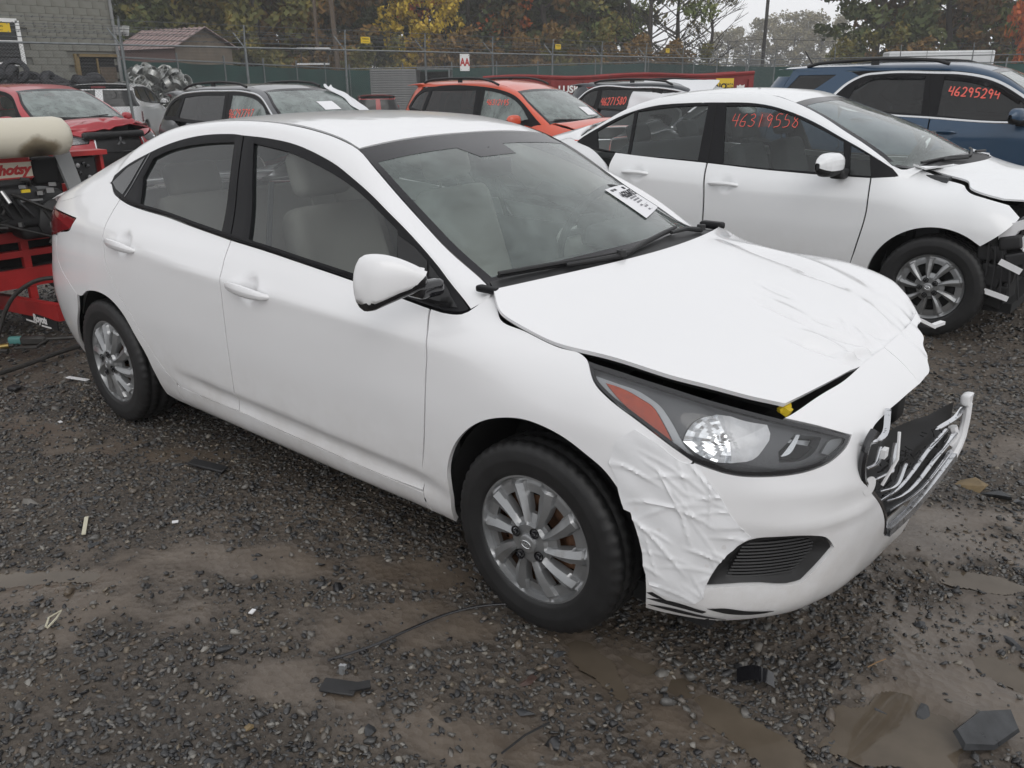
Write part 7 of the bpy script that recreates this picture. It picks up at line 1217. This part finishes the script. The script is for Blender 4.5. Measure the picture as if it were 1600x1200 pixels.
F = np.array([(0, m_, m_ + 1, 1)])[None] + (np.arange(n - 1)[:, None, None] * m_ + np.arange(m_ - 1)[None, :, None]).reshape(-1, 1)[:, None]; F = F.reshape(-1, 4)
gme = np_mesh('ground', V, F, gm(), True); gat = gme.attributes.new('mud', 'FLOAT', 'POINT'); gat.data.foreach_set('value', muddy(X.ravel(), Y.ravel()).astype(np.float32))
prop(link('ground', gme), 'wet grey-brown gravel and mud of the yard', kind='structure')
def water():
    m, t, o = base_mat('muddy_water'); b = nn(t, 'ShaderNodeBsdfPrincipled', i_Roughness=.04); b.inputs['IOR'].default_value = 1.33; t.links.new(b.outputs[0], o.inputs[0]); co = coords(t); t.links.new(ramp(t, noise(t, co, 6, 4), [(.35, (.085, .068, .050)), (.65, (.12, .098, .074))]), b.inputs['Base Color'])
    bp = nn(t, 'ShaderNodeBump', i_Strength=.05, i_Distance=.004); t.links.new(noise(t, co, 22, 3), bp.inputs['Height']); t.links.new(bp.outputs[0], b.inputs['Normal']); return m
M['water'] = water()
for cx, cy, a, b, r in POOLS:
    R_ = 1.5 * max(a, b); st_p = max(.008, R_ / 60); gx_, gy_ = np.meshgrid(np.arange(cx - R_, cx + R_, st_p), np.arange(cy - R_, cy + R_, st_p), indexing='ij'); keep = dip1(gx_, gy_, (cx, cy, a, b, r)) > .22; idx = -np.ones(gx_.shape, int); q = keep[:-1, :-1] & keep[1:, :-1] & keep[1:, 1:] & keep[:-1, 1:]
    I, J = np.where(q); used = {}; PV = []; PF = []
    def vid(i_, j_):
        if (i_, j_) not in used: used[(i_, j_)] = len(PV); PV.append((gx_[i_, j_], gy_[i_, j_], float(lie(cx, cy)) - .024))
        return used[(i_, j_)]
    for i_, j_ in zip(I, J): PF.append((vid(i_, j_), vid(i_ + 1, j_), vid(i_ + 1, j_ + 1), vid(i_, j_ + 1)))
    if PF: prop(link('puddle', mesh('puddle', PV, PF, M['water'], True)), kind='structure')
def stonemat(name, stops, rough=.5):
    m, t, o = base_mat(name); b = nn(t, 'ShaderNodeBsdfPrincipled', i_Roughness=rough); t.links.new(b.outputs[0], o.inputs[0]); g = t.nodes.new('ShaderNodeNewGeometry'); oi = t.nodes.new('ShaderNodeObjectInfo'); ad = nn(t, 'ShaderNodeMath', operation='ADD'); t.links.new(g.outputs['Random Per Island'], ad.inputs[0]); t.links.new(oi.outputs['Random'], ad.inputs[1]); fr = nn(t, 'ShaderNodeMath', operation='FRACT'); t.links.new(ad.outputs[0], fr.inputs[0])
    c = ramp(t, fr.outputs[0], stops); mx = nn(t, 'ShaderNodeMix', data_type='RGBA', blend_type='MULTIPLY'); mx.inputs[0].default_value = .8; t.links.new(c, mx.inputs[6]); t.links.new(ramp(t, noise(t, coords(t), 45, 5), [(.3, g3(.62)), (.7, g3(1.25))]), mx.inputs[7]); t.links.new(mx.outputs[2], b.inputs['Base Color'])
    t.links.new(ramp(t, noise(t, coords(t), 3, 3), [(.4, g3(.20)), (.65, g3(.55))]), b.inputs['Roughness']); return m
ST = stonemat('crushed_stone', [(0, (.022, .022, .024)), (.3, (.046, .046, .047)), (.6, (.088, .085, .080)), (.82, (.15, .142, .13)), (.91, (.11, .082, .058)), (.97, (.17, .145, .11)), (1, (.23, .22, .20))])
SV = []
for k in range(14):
    bm = bmesh.new(); g = np.random.default_rng(k); 
    for p in g.normal(0, 1, (11, 3)): p = p / np.linalg.norm(p) * g.uniform(.75, 1.05) * [1, g.uniform(.6, .95), g.uniform(.38, .62)]; bm.verts.new(p)
    r = bmesh.ops.convex_hull(bm, input=bm.verts); bmesh.ops.delete(bm, geom=[v for v in r['geom_interior'] if isinstance(v, bmesh.types.BMVert)], context='VERTS'); bm.verts.index_update(); SV.append((np.array([v.co for v in bm.verts]), np.array([[v.index for v in f.verts] for f in bm.faces]))); bm.free()
def gravel(n, xy, size, seed, name='gravel', sink=.15):
    g = np.random.default_rng(seed); x, y = xy(g, n); keep = g.random(len(x)) < np.clip(1.15 - .55 * dip(x, y) - .82 * muddy(x, y) - .45 * np.clip(vnoise(x, y, .45, 21) * 1.6 + .1, 0, 1), .05, 1); x, y = x[keep], y[keep]; s = size(g, len(x), x, y); z = height(x, y) + s * g.uniform(-sink, .28, len(x)); Vs, Fs = [], []; off = 0; kind = g.integers(0, len(SV), len(x))
    for k, (v, f) in enumerate(SV):
        id_ = np.where(kind == k)[0]
        if not len(id_): continue
        a = g.uniform(0, 2 * math.pi, len(id_)); tx, ty = g.normal(0, .25, (2, len(id_))); P = v[None] * s[id_, None, None]; ca, sa = np.cos(a)[:, None], np.sin(a)[:, None]; px_, py2, pz = P[..., 0], P[..., 1], P[..., 2]; pz2 = pz + px_ * tx[:, None] + py2 * ty[:, None]; Q = np.stack([px_ * ca - py2 * sa + x[id_, None], px_ * sa + py2 * ca + y[id_, None], pz2 + z[id_, None]], -1)
        Vs.append(Q.reshape(-1, 3)); Fs.append((f[None] + (np.arange(len(id_)) * len(v))[:, None, None] + off).reshape(-1, 3)); off += len(id_) * len(v)
    return prop(link(name, np_mesh(name, np.vstack(Vs), np.vstack(Fs), ST)), 'crushed dark stone strewn over the yard', kind='stuff')
def cone(d0, d1, p=1.0):
    def f(g, n):
        d = d0 + (d1 - d0) * g.random(n) ** p; q = g.uniform(-.86, .86, n); return 2.634 + d * -.6473 + q * d * .7622, -2.503 + d * .7622 + q * d * .6473
    return f
gravel(64000, cone(.9, 4.4, .8), lambda g, n, x, y: .0052 + .0125 * g.random(n) ** 1.9 + .014 * (g.random(n) < .06) * g.random(n), 1)
gravel(38000, cone(3.8, 9, .8), lambda g, n, x, y: .010 + .018 * g.random(n) ** 2, 2)
gravel(9000, cone(8, 24, .9), lambda g, n, x, y: .018 + .022 * g.random(n) ** 2, 3)
# single larger stones
def stone(x, y, s, label, col, sq=(1, .8, .5), rz=None, group=None, kind=None, dz=.12):
    v, f = SV[kind if kind is not None else rnd.randrange(len(SV))]; me = mesh('stone', v * s * np.array(sq), f, None, False); me.materials.append(col); o = link('stone', me, None, (x, y, float(height(x, y)) + s * dz), (rnd.uniform(-.15, .15), rnd.uniform(-.15, .15), rnd.uniform(0, 6.28) if rz is None else rz)); return prop(o, label, 'stone', group)
sg = mat('dark_slate_stone', (.036, .038, .041), .42, var=.35, vs=25, bump=.5, bs=70, rvar=.15); sl_ = mat('pale_stone', (.16, .15, .135), .55, var=.25, vs=20, bump=.4, bs=60); st_ = mat('tan_stone', (.20, .145, .075), .6, var=.25, vs=20, bump=.4, bs=60)
stone(2.30, -.45, .055, 'dark stone standing in the puddle at lower right', sg, (1.1, .8, .75)); stone(2.06, 1.05, .085, 'tan stone on the gravel under the torn grille', st_, (1, .8, .7)); stone(2.16, 1.02, .07, 'grey stone beside the tan one under the torn grille', sg, (1, .8, .8)); stone(-.78, -1.47, .045, 'pale grey stone among the gravel at the left', sl_, (1, .8, .75)); stone(.98, -1.62, .024, 'small tan stone in the gravel at lower left', st_, (1, .8, .7)); stone(1.77, -1.25, .03, 'tan stone in the gravel at the bottom edge', st_, (1, .7, .6)); stone(1.42, -1.02, .034, 'reddish brown flat stone before the front wheel', mat('red_brown_stone', (.075, .045, .036), .5, var=.3, vs=20), (1, .8, .35)); stone(2.43, -.36, .035, 'pale flat stone beside the leaning slab', sl_, (1, .8, .4))
for k in range(90):
    x, y = cone(1.0, 4.4)(nrg, 1); x, y = float(x[0]), float(y[0])
    if (-2.3 < x < 2.1 and -.87 < y < .87): continue
    stone(x, y, rnd.uniform(.017, .036), 'larger dark stone lying among the gravel', sg, (1.1, .8, rnd.uniform(.35, .65)), group='larger dark stones in the gravel')
mb = MB(); mb.add([(x, y + .006 * math.sin(x * 60), z) for x, y, z in [(-.10, -.02, -.006), (-.03, -.045, -.006), (.07, -.04, -.006), (.10, .01, -.006), (.02, .035, -.006), (-.08, .025, -.006), (-.09, -.016, .007), (-.03, -.04, .008), (.065, -.036, .006), (.094, .008, .007), (.02, .03, .007), (-.075, .02, .006)]], [(5, 4, 3, 2, 1, 0), (6, 7, 8, 9, 10, 11)] + [(i, (i + 1) % 6, (i + 1) % 6 + 6, i + 6) for i in range(6)]); prop(mb.build('slate_slab', sg, loc=(2.44, -.45, .022), rot=(.22, -.10, 1.15)), 'long dark slate slab tilted out of the puddle at lower right', 'stone')
# litter
mats_ = dict(cream=mat('cream_plastic_strip', (.55, .52, .40), .5), blackp=M['gloss'], wood=mat('dry_twig', (.22, .13, .06), .8), rubber=M['black'])
def litter(name, label, cat, x, y, rz, build, m, dz=.006, tilt=0): mb = MB(); build(mb); return prop(mb.build(name, m, loc=(x, y, float(height(x, y)) + dz), rot=(tilt, 0, rz)), label, cat)
litter('plastic_strip', 'cream plastic strip lying upright in the picture at the left', 'plastic strip', -.40, -1.425, math.atan2(-.07, .13), lambda q: q.box((0, 0, 0), (.14, .014, .004)), mats_['cream'], .012)
litter('plastic_strip', 'bent cream strip folded like a clip at lower left', 'plastic strip', .115, -1.755, math.atan2(.06, -.04), lambda q: (q.tube([(-.04, -.008, 0), (.0, -.012, .006), (.045, 0, .004), (0, .012, .008), (-.04, -.004, .004)], .0032, 5)), mats_['cream'], .012)
litter('plastic_strip', 'white plastic strip on the gravel left of the rear wheel', 'plastic strip', -2.07, -.715, math.atan2(.05, .14), lambda q: q.box((0, 0, 0), (.15, .025, .004)), M['whitepl'], .02)
litter('plastic_shard', 'black glossy shard on the gravel in front of the bumper', 'plastic shard', 1.9, -.61, .5, lambda q: q.sheet([[(-.05 + .1 * u, -.03 + .05 * v, .018 * math.sin(math.pi * u) + .01 * v) for v in ln(0, 1, 4)] for u in ln(0, 1, 7)]), M['gloss'], .016)
litter('rubber_scrap', 'flat black rubber strip beside the car under the sill', 'rubber scrap', -.5, -.855, .25, lambda q: q.box((0, 0, 0), (.20, .045, .012), bev=.004), M['black'], .016, .15)
litter('rubber_scrap', 'ragged black scrap with a grey clip at lower centre', 'rubber scrap', 1.05, -1.385, .5, lambda q: (q.box((0, 0, 0), (.10, .05, .008), bev=.003), q.box((.055, .01, .002), (.06, .028, .006), .4)), M['black'], .012, .1)
litter('plastic_clip', 'small grey plastic clip standing on the black scrap', 'plastic clip', 1.02, -1.35, .3, lambda q: (q.box((0, 0, .012), (.012, .010, .03)), q.box((.010, 0, .024), (.010, .010, .012))), M['lampsil'], .02)
litter('rubber_scrap', 'black foam block by the hose at the left edge', 'rubber scrap', -2.24, -.985, .3, lambda q: q.box((0, 0, 0), (.07, .05, .025), bev=.008), M['black'], .02)
litter('twig', 'dry twig on the gravel below the fog lamp opening', 'twig', 2.14, -.34, 1.15, lambda q: q.tube([(-.035, 0, 0), (0, .002, .002), (.035, 0, .004)], .0016, 5), mats_['wood'], .014)
litter('twig', 'dark twig at the bottom edge left of the caption area', 'twig', 1.56, -1.2, 1.4, lambda q: q.tube([(-.08, 0, 0), (0, .004, .006), (.08, 0, .002)], .003, 5), M['black'], .012)
ground_tube('thin black cable curving across the gravel to the front wheel', 'cable', [(.95, -1.345, .014), (1.0, -1.22, .016), (1.03, -1.08, .016), (1.06, -.97, .016), (1.11, -.87, .014), (1.17, -.80, .012)], .0042, 'gloss', 'cable')
for k, (x, y, l) in enumerate(((-1.5, -1.05, 'tiny white plastic chip by the rear wheel'), (-.15, -1.2, 'tiny white plastic chip beside the sill'), (.55, -1.33, 'tiny white plastic chip in the middle gravel'), (2.42, .95, 'tiny white plastic chip at right behind the grille'))): litter('plastic_chip', l, 'plastic chip', x, y, k, lambda q: q.box((0, 0, 0), (.022, .014, .004)), M['whitepl'], .012)
# ------------------------------------------------------------------ the damp air
hm, ht, ho_ = base_mat('damp_air'); pv = nn(ht, 'ShaderNodeVolumePrincipled'); pv.inputs['Color'].default_value = (.97, .975, .98, 1); pv.inputs['Density'].default_value = .0013; pv.inputs['Anisotropy'].default_value = .2; ht.links.new(pv.outputs[0], ho_.inputs['Volume'])
xs, ys = ax, ay; hb = MB(); hb.box(((xs[0] + xs[-1]) / 2, (ys[0] + ys[-1]) / 2, 14.), (xs[-1] - xs[0] + 6, ys[-1] - ys[0] + 6, 33.)); prop(hb.build('haze', hm), 'thin damp haze over the yard', kind='stuff')
